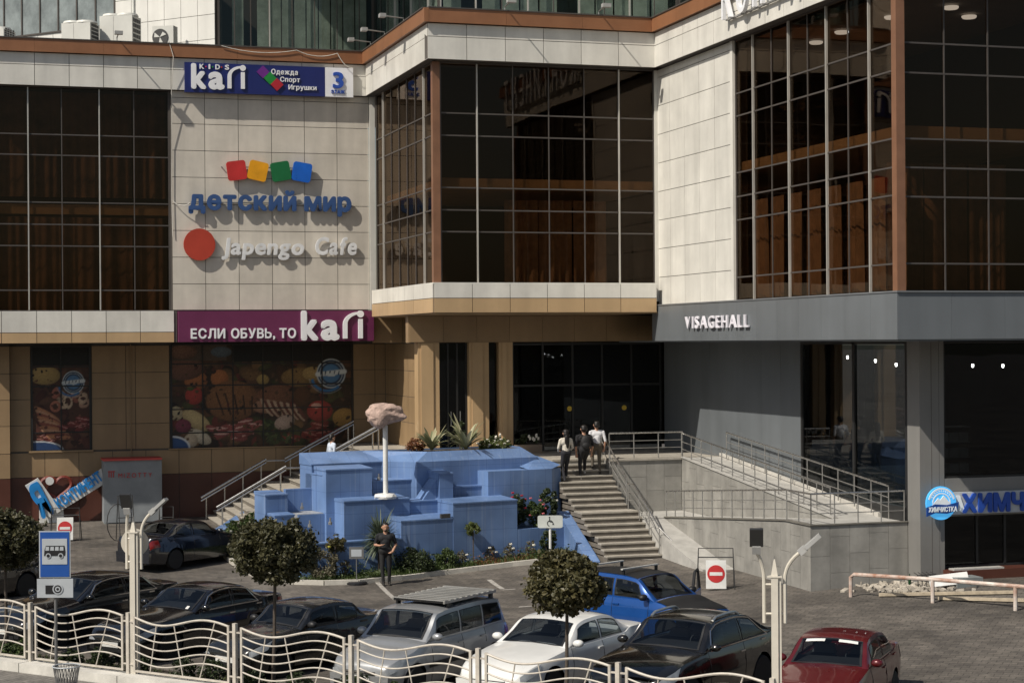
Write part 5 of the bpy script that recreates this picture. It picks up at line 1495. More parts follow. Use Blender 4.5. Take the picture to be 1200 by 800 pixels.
# grey fabric kiosk
M_fab = mat('grey_fabric', (.23, .25, .265), .7, var=.12, scale=1.2, bump=.35, bscale=3); M_fred = mat('red_trim', (.5, .07, .06), .6)
A, B_ = gnd(122, 614), gnd(190, 611)
t = thing('fabric_kiosk', A, 'closed kiosk wrapped in grey fabric with red trim and small red lettering', 'kiosk')
yk = A.y; x0, x1 = A.x, onY(190, 600, yk).x; zt = onY(122, 540, yk).z; g0 = gz(x0, yk)
mb = MB(); nx_, nz_ = 16, 14
def wob(x, z): return .012 * mnoise.noise(Vector((x * 2.2, z * 2.6, 1))) + .01 * mnoise.noise(Vector((x * 5, z * 1.2, 4)))
mb.grid([[(lerp(x0, x1, i / nx_), yk + wob(lerp(x0, x1, i / nx_), lerp(g0, zt, j / nz_)), lerp(g0 + .05, zt, j / nz_)) for i in range(nx_ + 1)] for j in range(nz_ + 1)])
mesh_obj('front_cover', mb, M_fab, t, smooth='all', normals=False)
mesh_obj('body', MB().box(x0 + .01, x1 - .01, yk + .06, min(yk + 1.4, Y0 - .08), g0 - .05, zt - .01), M_fab, t)
ub('trim', M_fred, t, x0 - .03, x1 + .01, yk - .06, yk + 1.0, zt, zt + .07)
letters(t, 'MIZOTTY', (x0 + .52, yk - .03, zt - .62), FX, FN, 1.2, .16, .006, M_sred, .0, track=.3)
for k in range(3): ub('logo_bar', M_sred, t, x0 + .17 + k * .08, x0 + .20 + k * .08, yk - .022, yk - .016, zt - .6, zt - .42)
ub('logo_bar', M_sred, t, x0 + .15, x0 + .40, yk - .022, yk - .016, zt - .405, zt - .37)
# metal frames beside the kiosk
def frame_stand(P, w, h, rz, label):
    P = Vector(P); r = Vector((math.cos(rz), math.sin(rz), 0)); d = Vector((-math.sin(rz), math.cos(rz), 0))
    t = thing('metal_stand', P, label, 'stand')
    for s in (-1, 1):
        mesh_obj('leg_frame', MB().tube([P + r * -w / 2 + d * .25 * s, P + r * -w / 2 + U * h, P + r * w / 2 + U * h, P + r * w / 2 + d * .25 * s], .018, 6), M_frame, t)
    mesh_obj('cross_bar', MB().tube([P + r * -w / 2 + U * h * .5, P + r * w / 2 + U * h * .5], .014, 6), M_frame, t)
    return t
frame_stand(gnd(147, 632), .5, 1.5, .2, 'thin black frame stand standing before the grey kiosk')
frame_stand(gnd(195, 618), .5, .75, -.2, 'low black frame stand behind the dark parked sedan')
P = gnd(138, 637); t = thing('hose_loop', P, 'thin dark hose loop hanging beside the kiosk stand', 'hose')
mesh_obj('hose', MB().tube([P + Vector((.35 * math.cos(a) , .0, .72 + .62 * math.sin(a))) for a in [math.radians(60 + 24 * k) for k in range(11)]], .018, 6), M_frame, t, smooth=True)
# disabled parking sign
P = gnd(645, 659); t = thing('disabled_sign', P, 'pale rectangular wheelchair parking sign at the flower bed', 'sign')
Dp = P.x * _s + P.y * _c; zc = CAM_H - (621 - 400) / FOC * Dp
mesh_obj('pole', MB().tube([P, P + U * (zc + .1)], .04, 10), M_white2, t, smooth=True)
flat_poly(t, 'board', rsq(1, .18, 0) and [(x * .38, z * .19) for x, z in rsq(1, .22, 0)], P + U * zc + D_ * .05, R_, D_, .012, mat('pale_board', (.55, .58, .55), .5))
flat_poly(t, 'wheel_mark', strip_poly(circ(.0, -.05, .085, n=18, a0=-30, a1=250), .022, .022), P + U * zc + D_ * .064, R_, D_, .006, M_sblk)
flat_poly(t, 'person_mark', strip_poly([(-.02, .1), (-.01, 0), (.07, -.01), (.11, -.09)], .025, .02), P + U * zc + D_ * .064, R_, D_, .008, M_sblk)
flat_poly(t, 'head_mark', circ(-.02, .135, .022, n=10), P + U * zc + D_ * .064, R_, D_, .008, M_sblk)
# small notice on a stand
P = gnd(418, 684); t = thing('notice_stand', P, 'small dark notice board on a stand by the kerb', 'sign')
Dp = P.x * _s + P.y * _c; zc = CAM_H - (648 - 400) / FOC * Dp
mesh_obj('pole', MB().tube([P, P + U * zc], .018, 6), M_gpole, t); mesh_obj('base', MB().lathe([(.3, 0), (.3, .05), (.25, .08)], P, 16), M_sblk, t)
mesh_obj('board', MB().obox(P + U * zc, R_ * .21, D_ * .02, U * .17), M_gpole, t); mesh_obj('notice', MB().obox(P + U * zc + D_ * .021, R_ * .15, D_ * .004, U * .1), M_swhite, t)
# barrier and rubble by the dry cleaner
pts = [gnd(997, 699), gnd(1093, 706), gnd(1190, 715), gnd(1290, 724)]
t = thing('tube_barrier', pts[0], 'low rusty white tube barrier before the dry cleaner', 'barrier')
M_rust = mat('rusty_white_paint', (.62, .58, .53), .6, var=.1, scale=2.2, col2=(.3, .13, .07))
for q in pts[1:]: mesh_obj('post', MB().tube([q, q + U * .56], .05, 8), M_rust, t, smooth=True)
path = [pts[0], pts[0] + U * .5, pts[0] + U * .58 + (pts[1] - pts[0]).normalized() * .1] + [q + U * .58 for q in pts[1:]]
mesh_obj('top_rail', MB().tube(path, .05, 8), M_rust, t, smooth=True)
R = random.Random(11)
M_rub = mat('rubble', (.42, .38, .32), .9, var=.25, scale=6, bump=.5)
mb = MB()
for i in range(320):
    c = gnd(R.gauss(1062, 24), R.uniform(684, 694)); s = R.uniform(.02, .09)
    mb.obox(c + U * s * .4, Vector((R.uniform(-1, 1), R.uniform(-1, 1), R.uniform(-.3, .3))).normalized() * s, Vector((R.uniform(-1, 1), R.uniform(-1, 1), .2)).normalized() * s * .7, U * s * R.uniform(.3, .6))
o = mesh_obj('rubble', mb, M_rub, kind='stuff'); tag(o, 'loose pile of broken stone rubble behind the barrier', 'rubble')
for i, (u0, v0, u1, v1, lab) in enumerate(((1030, 699, 1190, 696, 'long pale timber plank lying behind the barrier'), (1100, 703, 1215, 706, 'second pale plank lying under the barrier rail'))):
    a, b = gnd(u0, v0), gnd(u1, v1); d = (b - a).normalized()
    o = mesh_obj('plank', MB().obox((a + b) / 2 + U * .06, (b - a) / 2, Vector((-d.y, d.x, 0)) * .07, U * .035), mat('plank_wood', (.45, .38, .28), .8, var=.2, scale=6)); tag(o, lab, 'plank')
c = gnd(1112, 688)
o = mesh_obj('broken_panel', MB().obox(c + U * .2, Vector((.5, -.1, .05)), Vector((.05, .16, .12)), Vector((0, -.02, .015))), M_white2); tag(o, 'tilted broken white panel on the rubble', 'panel')
o = mesh_obj('crate', MB().box(c.x + .1, c.x + .85, c.y - .25, c.y + .3, c.z, c.z + .26), mat('grey_plastic', (.2, .22, .22), .6)); tag(o, 'low grey plastic crate under the broken panel', 'crate')
c = gnd(1086, 689); t = thing('wire_cage', c, 'small bent wire cage by the grey column', 'cage')
for i in range(5): mesh_obj('wire', MB().tube([c + Vector((-.25 + i * .12, 0, 0)), c + Vector((-.25 + i * .12, 0, .35)), c + Vector((-.2 + i * .12, .3, .38))], .012, 4), M_frame, t)
mesh_obj('wire', MB().tube([c + Vector((-.28, 0, .34)), c + Vector((.28, 0, .36))], .014, 4), M_frame, t)
c = gnd(1066, 687); o = mesh_obj('bottle', MB().lathe([(.035, 0), (.04, .02), (.04, .2), (.015, .27), (.015, .34)], c, 10), mat('green_glass', (.01, .05, .02), .15, spec=.8), smooth=True); tag(o, 'green glass bottle standing on the rubble by the ramp wall', 'bottle')

# =================================================================== CARS
M_tyre = mat('tyre_rubber', (.012, .012, .012), .8); M_rim = mat('alloy_rim', (.36, .36, .36), .35, metal=.8); M_black = mat('black_trim', (.012, .012, .013), .5)
M_chrome = mat('chrome', (.62, .62, .62), .15, metal=1.0, var=.03); M_head = mat('headlight_lens', (.30, .32, .34), .1, var=.2, scale=9, coat=.6); M_tail = mat('tail_light', (.22, .01, .01), .15, coat=.6)
M_plate = mat('number_plate', (.6, .6, .57), .5); M_under = mat('underbody', (.006, .006, .006), .9)
M_cglass = mat('car_glass', (.006, .009, .012), .04, var=.5, scale=2.5, spec=.4)
M_int = mat('dash_dark', (.03, .03, .032), .7); M_seat = mat('seat_grey', (.10, .10, .10), .85)
def paint(name, col, rough=.32, metal=.25, dust=.1): return mat('paint_' + name, col, rough, metal, var=dust, scale=1.7, coat=.8)
def interp(keys, x):
    if x <= keys[0][0]: return keys[0][1]
    for (a, va), (b, vb) in zip(keys[:-1], keys[1:]):
        if x <= b:
            t = (x - a) / (b - a) if b > a else 0
            return va + (vb - va) * t
    return keys[-1][1]
def smoothkeys(keys, x):
    xs = [k[0] for k in keys]; ys = [k[1] for k in keys]
    if x <= xs[0]: return ys[0]
    if x >= xs[-1]: return ys[-1]
    i = max(j for j in range(len(xs) - 1) if xs[j] <= x)
    def slope(j):
        if j == 0: return (ys[1] - ys[0]) / (xs[1] - xs[0])
        if j == len(xs) - 1: return (ys[-1] - ys[-2]) / (xs[-1] - xs[-2])
        a = (ys[j] - ys[j - 1]) / (xs[j] - xs[j - 1]); b = (ys[j + 1] - ys[j]) / (xs[j + 1] - xs[j])
        return 0 if a * b <= 0 else 2 * a * b / (a + b)
    h = xs[i + 1] - xs[i]; t = (x - xs[i]) / h
    m0, m1 = slope(i) * h, slope(i + 1) * h
    return (2 * t ** 3 - 3 * t * t + 1) * ys[i] + (t ** 3 - 2 * t * t + t) * m0 + (-2 * t ** 3 + 3 * t * t) * ys[i + 1] + (t ** 3 - t * t) * m1
def make_car(name, label, cat, pos, heading, pt, L, W, H, wb, deck, cowl, wtop, rtop, rbase, wheel_r=.32, sill=.2, belt=.93, hoodz=.78, trunkz=.98,
             roofw=.73, nwin=2, wag=False, chrome=False, rack=None, handles=True, seat=True, lmat=None, mirrors=None, arch_dark=False, grille='slats', sunroof=False, door_open=False, clad=False, deco=()):
    """x forward, y left, z up; cowl/wtop/rtop/rbase are x positions of the windscreen foot/top and rear window top/foot measured from the car's middle"""
    t = thing(name, pos, label, cat, rz=heading)
    hl, hw = L / 2, W / 2
    xf, xb = wb / 2 + .05, -wb / 2 + .05
    top = [(-hl, trunkz - .14), (-hl + .08, trunkz - .02), (rbase, trunkz), (rbase + .25, belt + .02), (0, belt), (cowl - .15, belt), (cowl + .12, belt - .03), (hl - .75, hoodz), (hl - .28, hoodz - .11), (hl - .06, hoodz - .22), (hl, hoodz - .30)]
    plan = [(-hl, .80), (-hl + .12, .90), (-hl + .5, .97), (-hl + 1.2, 1), (hl - 1.3, 1), (hl - .7, .97), (hl - .3, .90), (hl - .08, .80), (hl, .70)]
    xs = sorted(set([-hl, -hl + .03, -hl + .08, -hl + .15, -hl + .3, hl, hl - .03, hl - .07, hl - .12, hl - .2, hl - .3] + list(np.linspace(-hl + .3, hl - .3, 34)) +
                    [xw_ + d for xw_ in (xf, xb) for d in np.linspace(-wheel_r - .075, wheel_r + .075, 13)]))
    ra = wheel_r + .065
    def zlow(x):
        z = sill + .05 * sstep(hl - .5, hl, abs(x))
        for xw_ in (xf, xb):
            d = abs(x - xw_)
            if d < ra: z = max(z, wheel_r + math.sqrt(max(0, ra * ra - d * d)))
        return z
    def ztop(x): return smoothkeys(top, x)
    def wid(x): return hw * smoothkeys(plan, x)
    def side(x, f):
        """body side from sill (f=0) to shoulder (f=1)"""
        zl_, zt_ = zlow(x), ztop(x)
        z = zl_ + (zt_ - zl_) * f
        g = (z - sill) / max(.1, zt_ - sill)
        y = wid(x) * (.93 + .07 * math.sin(min(1, max(0, g) * 1.9) * math.pi / 2) - .075 * max(0, (g - .62) / .38) ** 1.6 - (.012 if abs(g - .66) < .03 else 0))
        return Vector((x, y, z))
    fs = (0, .12, .3, .45, .58, .66, .74, .86, .94, 1)
    hasgh = lambda x: rbase < x < cowl
    def section(x):
        P = [side(x, f) for f in fs]
        yt, zt_ = P[-1].y, P[-1].z
        cr = .05 if x > cowl - .2 else .03
        for q in (.93, .7, .4, 0): P.append(Vector((x, yt * q, zt_ + cr * (1 - q * q) + .012 * (1 if q < .95 else 0))))
        return P
    mb = MB(); S = [section(x) for x in xs]
    full = [[p for p in s] + [Vector((p.x, -p.y, p.z)) for p in reversed(s[:-1])] for s in S]
    mb.grid(full)
    m_ = len(full[0])
    mb.f.append(tuple(range(m_))); mb.f.append(tuple(reversed(range((len(full) - 1) * m_, len(full) * m_))))
    mesh_obj('body', mb, pt, t, world=False, smooth=True)
    mesh_obj('underbody', MB().box(-hl + .25, hl - .25, -hw * .82, hw * .82, sill - .02, .62), M_under, t, world=False)
    # greenhouse
    gk = [(rbase, trunkz - .0), (lerp(rbase, rtop, .5), lerp(trunkz, H - .04, .53)), (rtop, H - .055), (lerp(rtop, wtop, .4), H), (lerp(rtop, wtop, .75), H - .012), (wtop, H - .065), (lerp(wtop, cowl, .5), lerp(H - .065, belt, .48)), (cowl, belt + .005)]
    if wag: gk = [(rbase, trunkz), (lerp(rbase, rtop, .55), lerp(trunkz, H - .05, .6))] + gk[2:]
    def gtop(x): return smoothkeys(gk, x)
    def groof(x):        # half width at the roof edge
        e = min(1, max(0, (gtop(x) - belt) / (H - belt)))
        return wid(x) * lerp(.90, roofw, e ** .9)
    def G(x, s):
        """greenhouse surface: s 0..1 side glass from belt to roof edge, 1..2 over the roof to the middle"""
        zt_ = gtop(x); zb_ = min(ztop(x) - .01, zt_ - .004); yb_ = wid(x) * .905; yr = groof(x)
        edge = zt_ - .055 * min(1, (zt_ - zb_) / .25)
        if s <= 1:
            f = s; return Vector((x, lerp(yb_, yr, f) + .025 * math.sin(f * math.pi), lerp(zb_, edge, f)))
        f = s - 1
        return Vector((x, yr * (1 - f), lerp(edge, zt_, math.sin(f * math.pi / 2) ** .75)))
    x_a = cowl - .28; x_z = rbase + (.18 if wag else .32)
    mid = [lerp(x_z, x_a, f) for f in ((.0, .45, 1) if nwin == 2 else (0, .30, .62, 1))]
    quads = []
    for i in range(nwin):
        lo_, hi_ = mid[i] + .03, mid[i + 1] - .03
        tl = lo_; trr = hi_
        if i == 0: tl = lo_ + .08 if wag else max(lo_, rtop - .14)
        if i == nwin - 1: trr = min(hi_, wtop + .10)
        quads.append([(lo_, .10), (hi_, .10), (trr, .86), (tl, .86)])
    def inq(x, s, q, m=0.):
        sgn_ = 0
        for (ax, as_), (bx_, bs) in zip(q, q[1:] + q[:1]):
            l_ = math.hypot(bx_ - ax, (bs - as_) * .45) or 1
            cr = ((bx_ - ax) * (s - as_) * .45 - (bs - as_) * .45 * (x - ax)) / l_
            if cr < m: return False
        return True
    ws_x = (wtop + .03, cowl - .05); rw_x = (rbase + (.12 if wag else .1), rtop - .05)
    def is_hole(x, s):
        if s < 1: return any(inq(x, s, q, .018) for q in quads)
        if s > 1.16 and (ws_x[0] + .025 < x < ws_x[1] - .025 or rw_x[0] + .025 < x < rw_x[1] - .025): return True
        return False
    gx = list(np.linspace(rbase + .01, cowl - .01, 96))
    ss = [0, .06, .12, .18, .24, .3, .36, .42, .48, .54, .6, .66, .72, .78, .84, .9, .95, 1, 1.04, 1.08, 1.12, 1.16, 1.2, 1.3, 1.4, 1.55, 1.7, 1.85, 2]
    rows = []
    for x in gx:
        h_ = [G(x, s) for s in ss]; rows.append(h_ + [Vector((p.x, -p.y, p.z)) for p in reversed(h_[:-1])])
    mb = MB(); k = len(rows[0]); sall = ss + ss[:-1][::-1]
    for r_ in rows: mb.v += [tuple(q) for q in r_]
    for i in range(len(rows) - 1):
        for j in range(k - 1):
            if is_hole((gx[i] + gx[i + 1]) / 2, (sall[j] + sall[j + 1]) / 2): continue
            q = i * k + j; mb.f.append((q, q + 1, q + k + 1, q + k))
    mesh_obj('cabin', mb, pt, t, world=False, smooth=True)
    # inside: dark deck, dashboard, seats, steering wheel
    mesh_obj('interior_deck', MB().prism([(x_, y_, belt + .03) for x_, y_ in ((rbase + .2, -wid(rbase) * .72), (cowl - .14, -hw * .82), (cowl - .14, hw * .82), (rbase + .2, wid(rbase) * .72))], (0, 0, .012)), M_under, t, world=False)
    mesh_obj('dashboard', MB().hexa([(cowl - .62, -hw * .78, belt + .045), (cowl - .16, -hw * .78, belt + .043), (cowl - .16, hw * .78, belt + .043), (cowl - .62, hw * .78, belt + .045), (cowl - .6, -hw * .76, belt + .10), (cowl - .25, -hw * .74, belt + .06), (cowl - .25, hw * .74, belt + .06), (cowl - .6, hw * .76, belt + .10)]), M_int, t, world=False)
    for sx_, sy_ in ((cowl - 1.35, .36), (cowl - 1.35, -.36), (cowl - 2.2, .36), (cowl - 2.2, -.36)):
        if sx_ < rbase + .45 or gtop(sx_) < belt + .3: continue
        mb = MB(); hs = min(.20, gtop(sx_ - .1) - belt - .22)
        mb.hexa([(sx_ - .06, sy_ - .22, belt + .045), (sx_ + .08, sy_ - .22, belt + .045), (sx_ + .08, sy_ + .22, belt + .045), (sx_ - .06, sy_ + .22, belt + .045), (sx_ - .12, sy_ - .17, belt + hs), (sx_ - .02, sy_ - .17, belt + hs), (sx_ - .02, sy_ + .17, belt + hs), (sx_ - .12, sy_ + .17, belt + hs)])
        mb.box(sx_ - .14, sx_ - .05, sy_ - .11, sy_ + .11, belt + hs + .015, belt + hs + .13)
        mesh_obj('seat', mb, M_seat, t, world=False)
    c_ = Vector((cowl - .78, .36, belt + .10)); r_ = .17
    mesh_obj('steering_wheel', MB().tube([c_ + Vector((-.10 * math.sin(a_) * .9, r_ * math.cos(a_), r_ * math.sin(a_) * .8)) for a_ in np.linspace(0, 2 * math.pi, 17)], .014, 5), M_int, t, world=False)
    def patch(nm, corners, m, off=.006, nu=8, nv=5, both=False, surf=None, mir=False, th=True):
        """glass or lamp laid on a surface: corners (x,s) a-b along the bottom, d-c along the top"""
        surf = surf or G
        a, b, c_, d = corners
        mb = MB(); rows = []
        for j in range(nv + 1):
            row = []
            for i in range(nu + 1):
                u_, v_ = i / nu, j / nv
                x = lerp(lerp(a[0], b[0], u_), lerp(d[0], c_[0], u_), v_); s = lerp(lerp(a[1], b[1], u_), lerp(d[1], c_[1], u_), v_)
                p = surf(x, abs(s)); e = 1e-3
                px = surf(x + e, abs(s)) - p; ps = surf(x, abs(s) + e) - p
                n = ps.cross(px)
                n = n.normalized() if n.length > 0 else Vector((0, 0, 1))
                if n.dot(Vector((0, p.y, p.z - .4))) < 0: n = -n
                q = p + n * off
                row.append(Vector((q.x, -q.y if mir else q.y, q.z)))
            rows.append(row)
        mb.grid(rows)
        o_ = mesh_obj(nm, mb, m, t, world=False, smooth='all')
        if m is G_car: rim(rows, o_, .022)
        return o_
    def rim(rows, par, w):
        mb = MB(); n_, k_ = len(rows), len(rows[0])
        lp = [(0, j) for j in range(k_)] + [(i, k_ - 1) for i in range(1, n_)] + [(n_ - 1, j) for j in range(k_ - 2, -1, -1)] + [(i, 0) for i in range(n_ - 2, 0, -1)]
        P_ = [rows[i][j] for i, j in lp]; cen = sum((Vector(p) for p in P_), Vector()) / len(P_)
        In = []
        for idx_, p in enumerate(P_):
            tg = (P_[(idx_ + 1) % len(P_)] - P_[idx_ - 1]); d_ = cen - p; d_ = d_ - tg * (d_.dot(tg) / max(1e-9, tg.length_squared)) * .0
            In.append(p + d_.normalized() * w * 1.35)
        for idx_ in range(len(P_)):
            j_ = (idx_ + 1) % len(P_); up_ = (P_[idx_] - Vector((0, 0, .3))); up_ = Vector((0, P_[idx_].y * .15, .6)).normalized() * .003
            mb.quad(P_[idx_] + up_, P_[j_] + up_, In[j_] + up_, In[idx_] + up_)
        r_o = mesh_obj('pane_rim', mb, M_black, None, origin=(0, 0, 0)); r_o.parent = par
    def span(nm, x0, x1, s0, m, off=.006, nu=10, nv=14, trimx=0):
        """windscreen / rear window / roof panel across both sides from s0 on the left to s0 on the right"""
        mb = MB(); rows = []
        for i in range(nu + 1):
            x = lerp(x0, x1, i / nu); row = []
            for j in range(nv + 1):
                q = -1 + 2 * j / nv
                s = s0 + (2 - s0) * (1 - abs(q))
                p = G(x, s); e = 1e-3
                px = G(x + e, s) - p; ps = G(x, min(2, s + e)) - G(x, min(2, s + e) - e)
                n = ps.cross(px); n = n.normalized() if n.length > 0 else Vector((0, 0, 1))
                if n.z < 0: n = -n
                w_ = p + n * off
                row.append(Vector((w_.x, w_.y if q < 0 else -w_.y, w_.z)))
            rows.append(row)
        mb.grid(rows)
        o_ = mesh_obj(nm, mb, m, t, world=False, smooth='all')
        if m is G_car: rim(rows, o_, .035)
        return o_
    ws = span('windscreen', wtop + .03, cowl - .05, 1.12, G_car)
    for (f0, f1, y0_, y1_, dm, dn) in deco:
        rows = []
        for f_ in np.linspace(f0, f1, 4):
            x_ = lerp(wtop + .03, cowl - .05, f_); row = []
            for yy_ in np.linspace(y0_, y1_, 6):
                p_ = G(x_, 2 - abs(yy_)); row.append(Vector((p_.x + .008, p_.y * (1 if yy_ >= 0 else -1), p_.z + .012)))
            rows.append(row)
        mesh_obj(dn, MB().grid(rows), dm, t, world=False)
    mesh_obj('wiper', MB().tube([Vector((cowl - .07, hw * .45, belt + .035)), Vector((cowl - .12, -hw * .1, belt + .08))], .01, 5), M_black, t, world=False)
    mesh_obj('wiper', MB().tube([Vector((cowl - .07, -hw * .15, belt + .045)), Vector((cowl - .12, -hw * .6, belt + .06))], .01, 5), M_black, t, world=False)
    span('rear_window', rbase + (.12 if wag else .1), rtop - .05, 1.15, G_car)
    if sunroof:
        span('roof_panel', rtop + .02, wtop - .0, 1.06, M_black, off=.005, nv=20)
        hp_ = MB(); hp_.grid([[side(x, 1) * 1 + Vector((0, side(x, 1).y * (q - 1), .008 + .05 * (1 - q * q) + .012)) for q in np.linspace(.98, -.98, 15)] for x in np.linspace(cowl + .03, hl - .22, 9)]); mesh_obj('bonnet', hp_, M_black, t, world=False, smooth='all')
    # side windows
    for q in quads:
        for mir in (False, True): patch('side_window', q, G_car, mir=mir)
    if chrome:
        for mir in (1, -1):
            pth = [G(x_z, .06)] + [G(x, .06) for x in np.linspace(x_z + .1, x_a, 8)]
            mesh_obj('window_trim', MB().tube([Vector((p.x, (p.y + .012) * mir, p.z)) for p in pth], .02, 5), M_chrome, t, world=False)
            pth = [G(x, .93) for x in np.linspace(rtop - .1, wtop + .12, 8)]
            pth = [G(x_z, .06)] + [G(lerp(x_z, rtop - .1, .5), .55)] + pth + [G(x_a, .06)]
            mesh_obj('window_trim', MB().tube([Vector((p.x, (p.y + .01) * mir, p.z)) for p in pth], .017, 5), M_chrome, t, world=False)
    # door seams and handles
    for mir in (1, -1):
        for xd in ([mid[1]] if nwin == 2 else [mid[1], mid[2]]) + [x_a + .12]:
            pts_ = [side(xd, f) for f in np.linspace(.05 if xd > xb + ra + .1 else .45, 1, 8)]
            mesh_obj('door_seam', MB().tube([Vector((p.x, p.y * mir, p.z)) for p in pts_], .006, 4), M_black, t, world=False)
        if handles:
            for xd in (mid[-2] - .0 + .12, mid[-2] - .82 if nwin == 2 else mid[1] + .12):
                p = side(xd, .83); mesh_obj('door_handle', MB().box(p.x - .09, p.x + .09, *sorted(((p.y - .005) * mir, (p.y + .03) * mir)), p.z - .016, p.z + .016), M_chrome if chrome else pt, t, world=False)
        # mirrors
        p = G(x_a + .02, .1)
        bm = bmesh.new(); bmesh.ops.create_uvsphere(bm, u_segments=12, v_segments=8, radius=1)
        for v_ in bm.verts: v_.co = Vector((v_.co.x * .07 + (.03 if v_.co.x > 0 else 0), v_.co.y * .115, v_.co.z * .075))
        me = bpy.data.meshes.new('mirror'); bm.to_mesh(me); bm.free(); me.materials.append(mirrors or pt); me.polygons.foreach_set('use_smooth', [True] * len(me.polygons))
        o = bpy.data.objects.new('mirror', me); C.objects.link(o); o.location = (p.x, (p.y + .13) * mir, p.z + .08); o.parent = t
        # lamps
        m1 = mir < 0
        patch('headlight', [(hl - .52, .76), (hl - .05, .66), (hl - .07, .97), (hl - .62, .95)], M_head, off=.008, surf=side, mir=m1)
        patch('tail_light', [(-hl + .34, .66), (-hl + .015, .60), (-hl + .015, .93), (-hl + .28, .93)], M_tail, off=.008, surf=side, mir=m1)
        if clad or arch_dark: patch('side_moulding', [(xb + ra + .04, .40), (xf - ra - .04, .40), (xf - ra - .04, .52), (xb + ra + .04, .52)], M_black, off=.012, surf=side, mir=m1)
    # front and rear faces
    fw = hw * .68; zt_ = hoodz - .32
    for s_ in (-1, 1):
        y0_, y1_ = sorted((s_ * hw * .40, s_ * hw * .74))
        mesh_obj('front_lamp', MB().hexa([(hl - .12, y0_, zt_ - .13), (hl + .012, y0_, zt_ - .13), (hl - (.0 if s_ < 0 else .05), y1_, zt_ - .12), (hl - .16, y1_, zt_ - .12), (hl - .12, y0_, zt_ + .012), (hl + .004, y0_, zt_ + .012), (hl - (.01 if s_ < 0 else .06), y1_, zt_ + .035), (hl - .16, y1_, zt_ + .035)]), M_head, t, world=False)
        mesh_obj('fog_lamp', MB().box(hl + .028, hl + .05, *sorted((s_ * hw * .52, s_ * hw * .68)), sill + .10, sill + .19), M_black, t, world=False)
    mesh_obj('grille', MB().box(hl - .02, hl + .012, -fw * .62, fw * .62, zt_ - .15, zt_ - .005), M_black, t, world=False)
    for i in range(4): mesh_obj('grille_slat', MB().box(hl + .012, hl + .02, -fw * .6, fw * .6, zt_ - .14 + i * .036, zt_ - .126 + i * .036), M_chrome, t, world=False)
    mesh_obj('bumper', MB().prism([Vector((hl - .15, y, z)) for y, z in ((-hw * .78, sill + .05), (hw * .78, sill + .05), (hw * .8, .5), (-hw * .8, .5))], (.19, 0, 0)), pt, t, world=False)
    mesh_obj('air_intake', MB().box(hl + .03, hl + .05, -hw * .5, hw * .5, sill + .08, sill + .16), M_black, t, world=False)
    mesh_obj('number_plate', MB().box(hl + .042, hl + .056, -.26, .26, .38, .49), M_plate, t, world=False)
    mesh_obj('number_plate', MB().box(-hl - .02, -hl + .01, -.26, .26, .62, .73), M_plate, t, world=False)
    mesh_obj('rear_bumper', MB().prism([Vector((-hl + .15, y, z)) for y, z in ((-hw * .82, sill + .05), (hw * .82, sill + .05), (hw * .84, .56), (-hw * .84, .56))], (-.19, 0, 0)), pt, t, world=False)
    # wheels
    for xw_ in (xf, xb):
        for mir in (1, -1):
            c = Vector((xw_, (hw - .115) * mir, wheel_r)); r = wheel_r
            tw = mesh_obj('wheel', MB().lathe([(r * .62, -.1), (r * .95, -.1), (r, -.07), (r, .07), (r * .95, .1), (r * .62, .1)], (0, 0, 0), 28, 'y'), M_tyre, t, world=False, smooth=True, origin=(0, 0, 0))
            tw.location = c
            mb = MB(); o_ = .085 * mir
            mb.lathe([(r * .66, o_ * .5), (r * .66, o_ * 1.12), (r * .6, o_ * 1.1), (r * .6, o_ * .6)], (0, 0, 0), 24, 'y')
            mb.lathe([(r * .15, o_ * .5), (r * .15, o_ * 1.1), (.01, o_ * 1.15)], (0, 0, 0), 12, 'y')
            for k_ in range(5):
                for dlt in (-.1, .1):
                    a = 2 * math.pi * k_ / 5 + dlt; dv = Vector((math.cos(a), 0, math.sin(a)))
                    mb.obox(dv * r * .38 + Vector((0, o_ * .98, 0)), dv * r * .26, Vector((-dv.z, 0, dv.x)) * .018, Vector((0, .008, 0)))
            rm = mesh_obj('rim', mb, M_rim, None, smooth=True, origin=(0, 0, 0)); rm.parent = tw
            dk = mesh_obj('brake_disc', MB().lathe([(r * .6, o_ * .3), (r * .6, o_ * .4)], (0, 0, 0), 20, 'y'), M_under, None, origin=(0, 0, 0)); dk.parent = tw
    # steering wheel and seats show faintly through pale cars' glass in the photograph; roof rack
    if rack == 'basket':
        x0, x1 = rtop + .02, wtop - .35; yb_ = groof(0) * .9; z = H + .03
        rk = MB()
        for s in (-1, 1): rk.box(x0, x1, s * yb_ - .02, s * yb_ + .02, z, z + .05)
        r_o = mesh_obj('roof_rack', rk, M_steeld, t, world=False)
        ty = mesh_obj('rack_gap_shade', MB().box(x0 + .02, x1 - .02, -yb_ + .03, yb_ - .03, z + .005, z + .012), M_black, None, origin=(0, 0, 0)); ty.parent = r_o  # added black sheet that paints the shade between the rack slats
        for i in range(10):
            x = lerp(x0 + .05, x1 - .05, i / 9); bb = mesh_obj('rack_slat', MB().box(x - .045, x + .045, -yb_ * 1.03, yb_ * 1.03, z + .052, z + .066), mat('rack_alu', (.5, .5, .48), .4, metal=.6), None, origin=(0, 0, 0)); bb.parent = r_o
        for x in (x0 + .2, x1 - .2):
            for s in (-1, 1): ft_ = mesh_obj('rack_foot', MB().box(x - .05, x + .05, s * yb_ - .03, s * yb_ + .03, H - .08, z), M_black, None, origin=(0, 0, 0)); ft_.parent = r_o
    elif rack == 'rails':
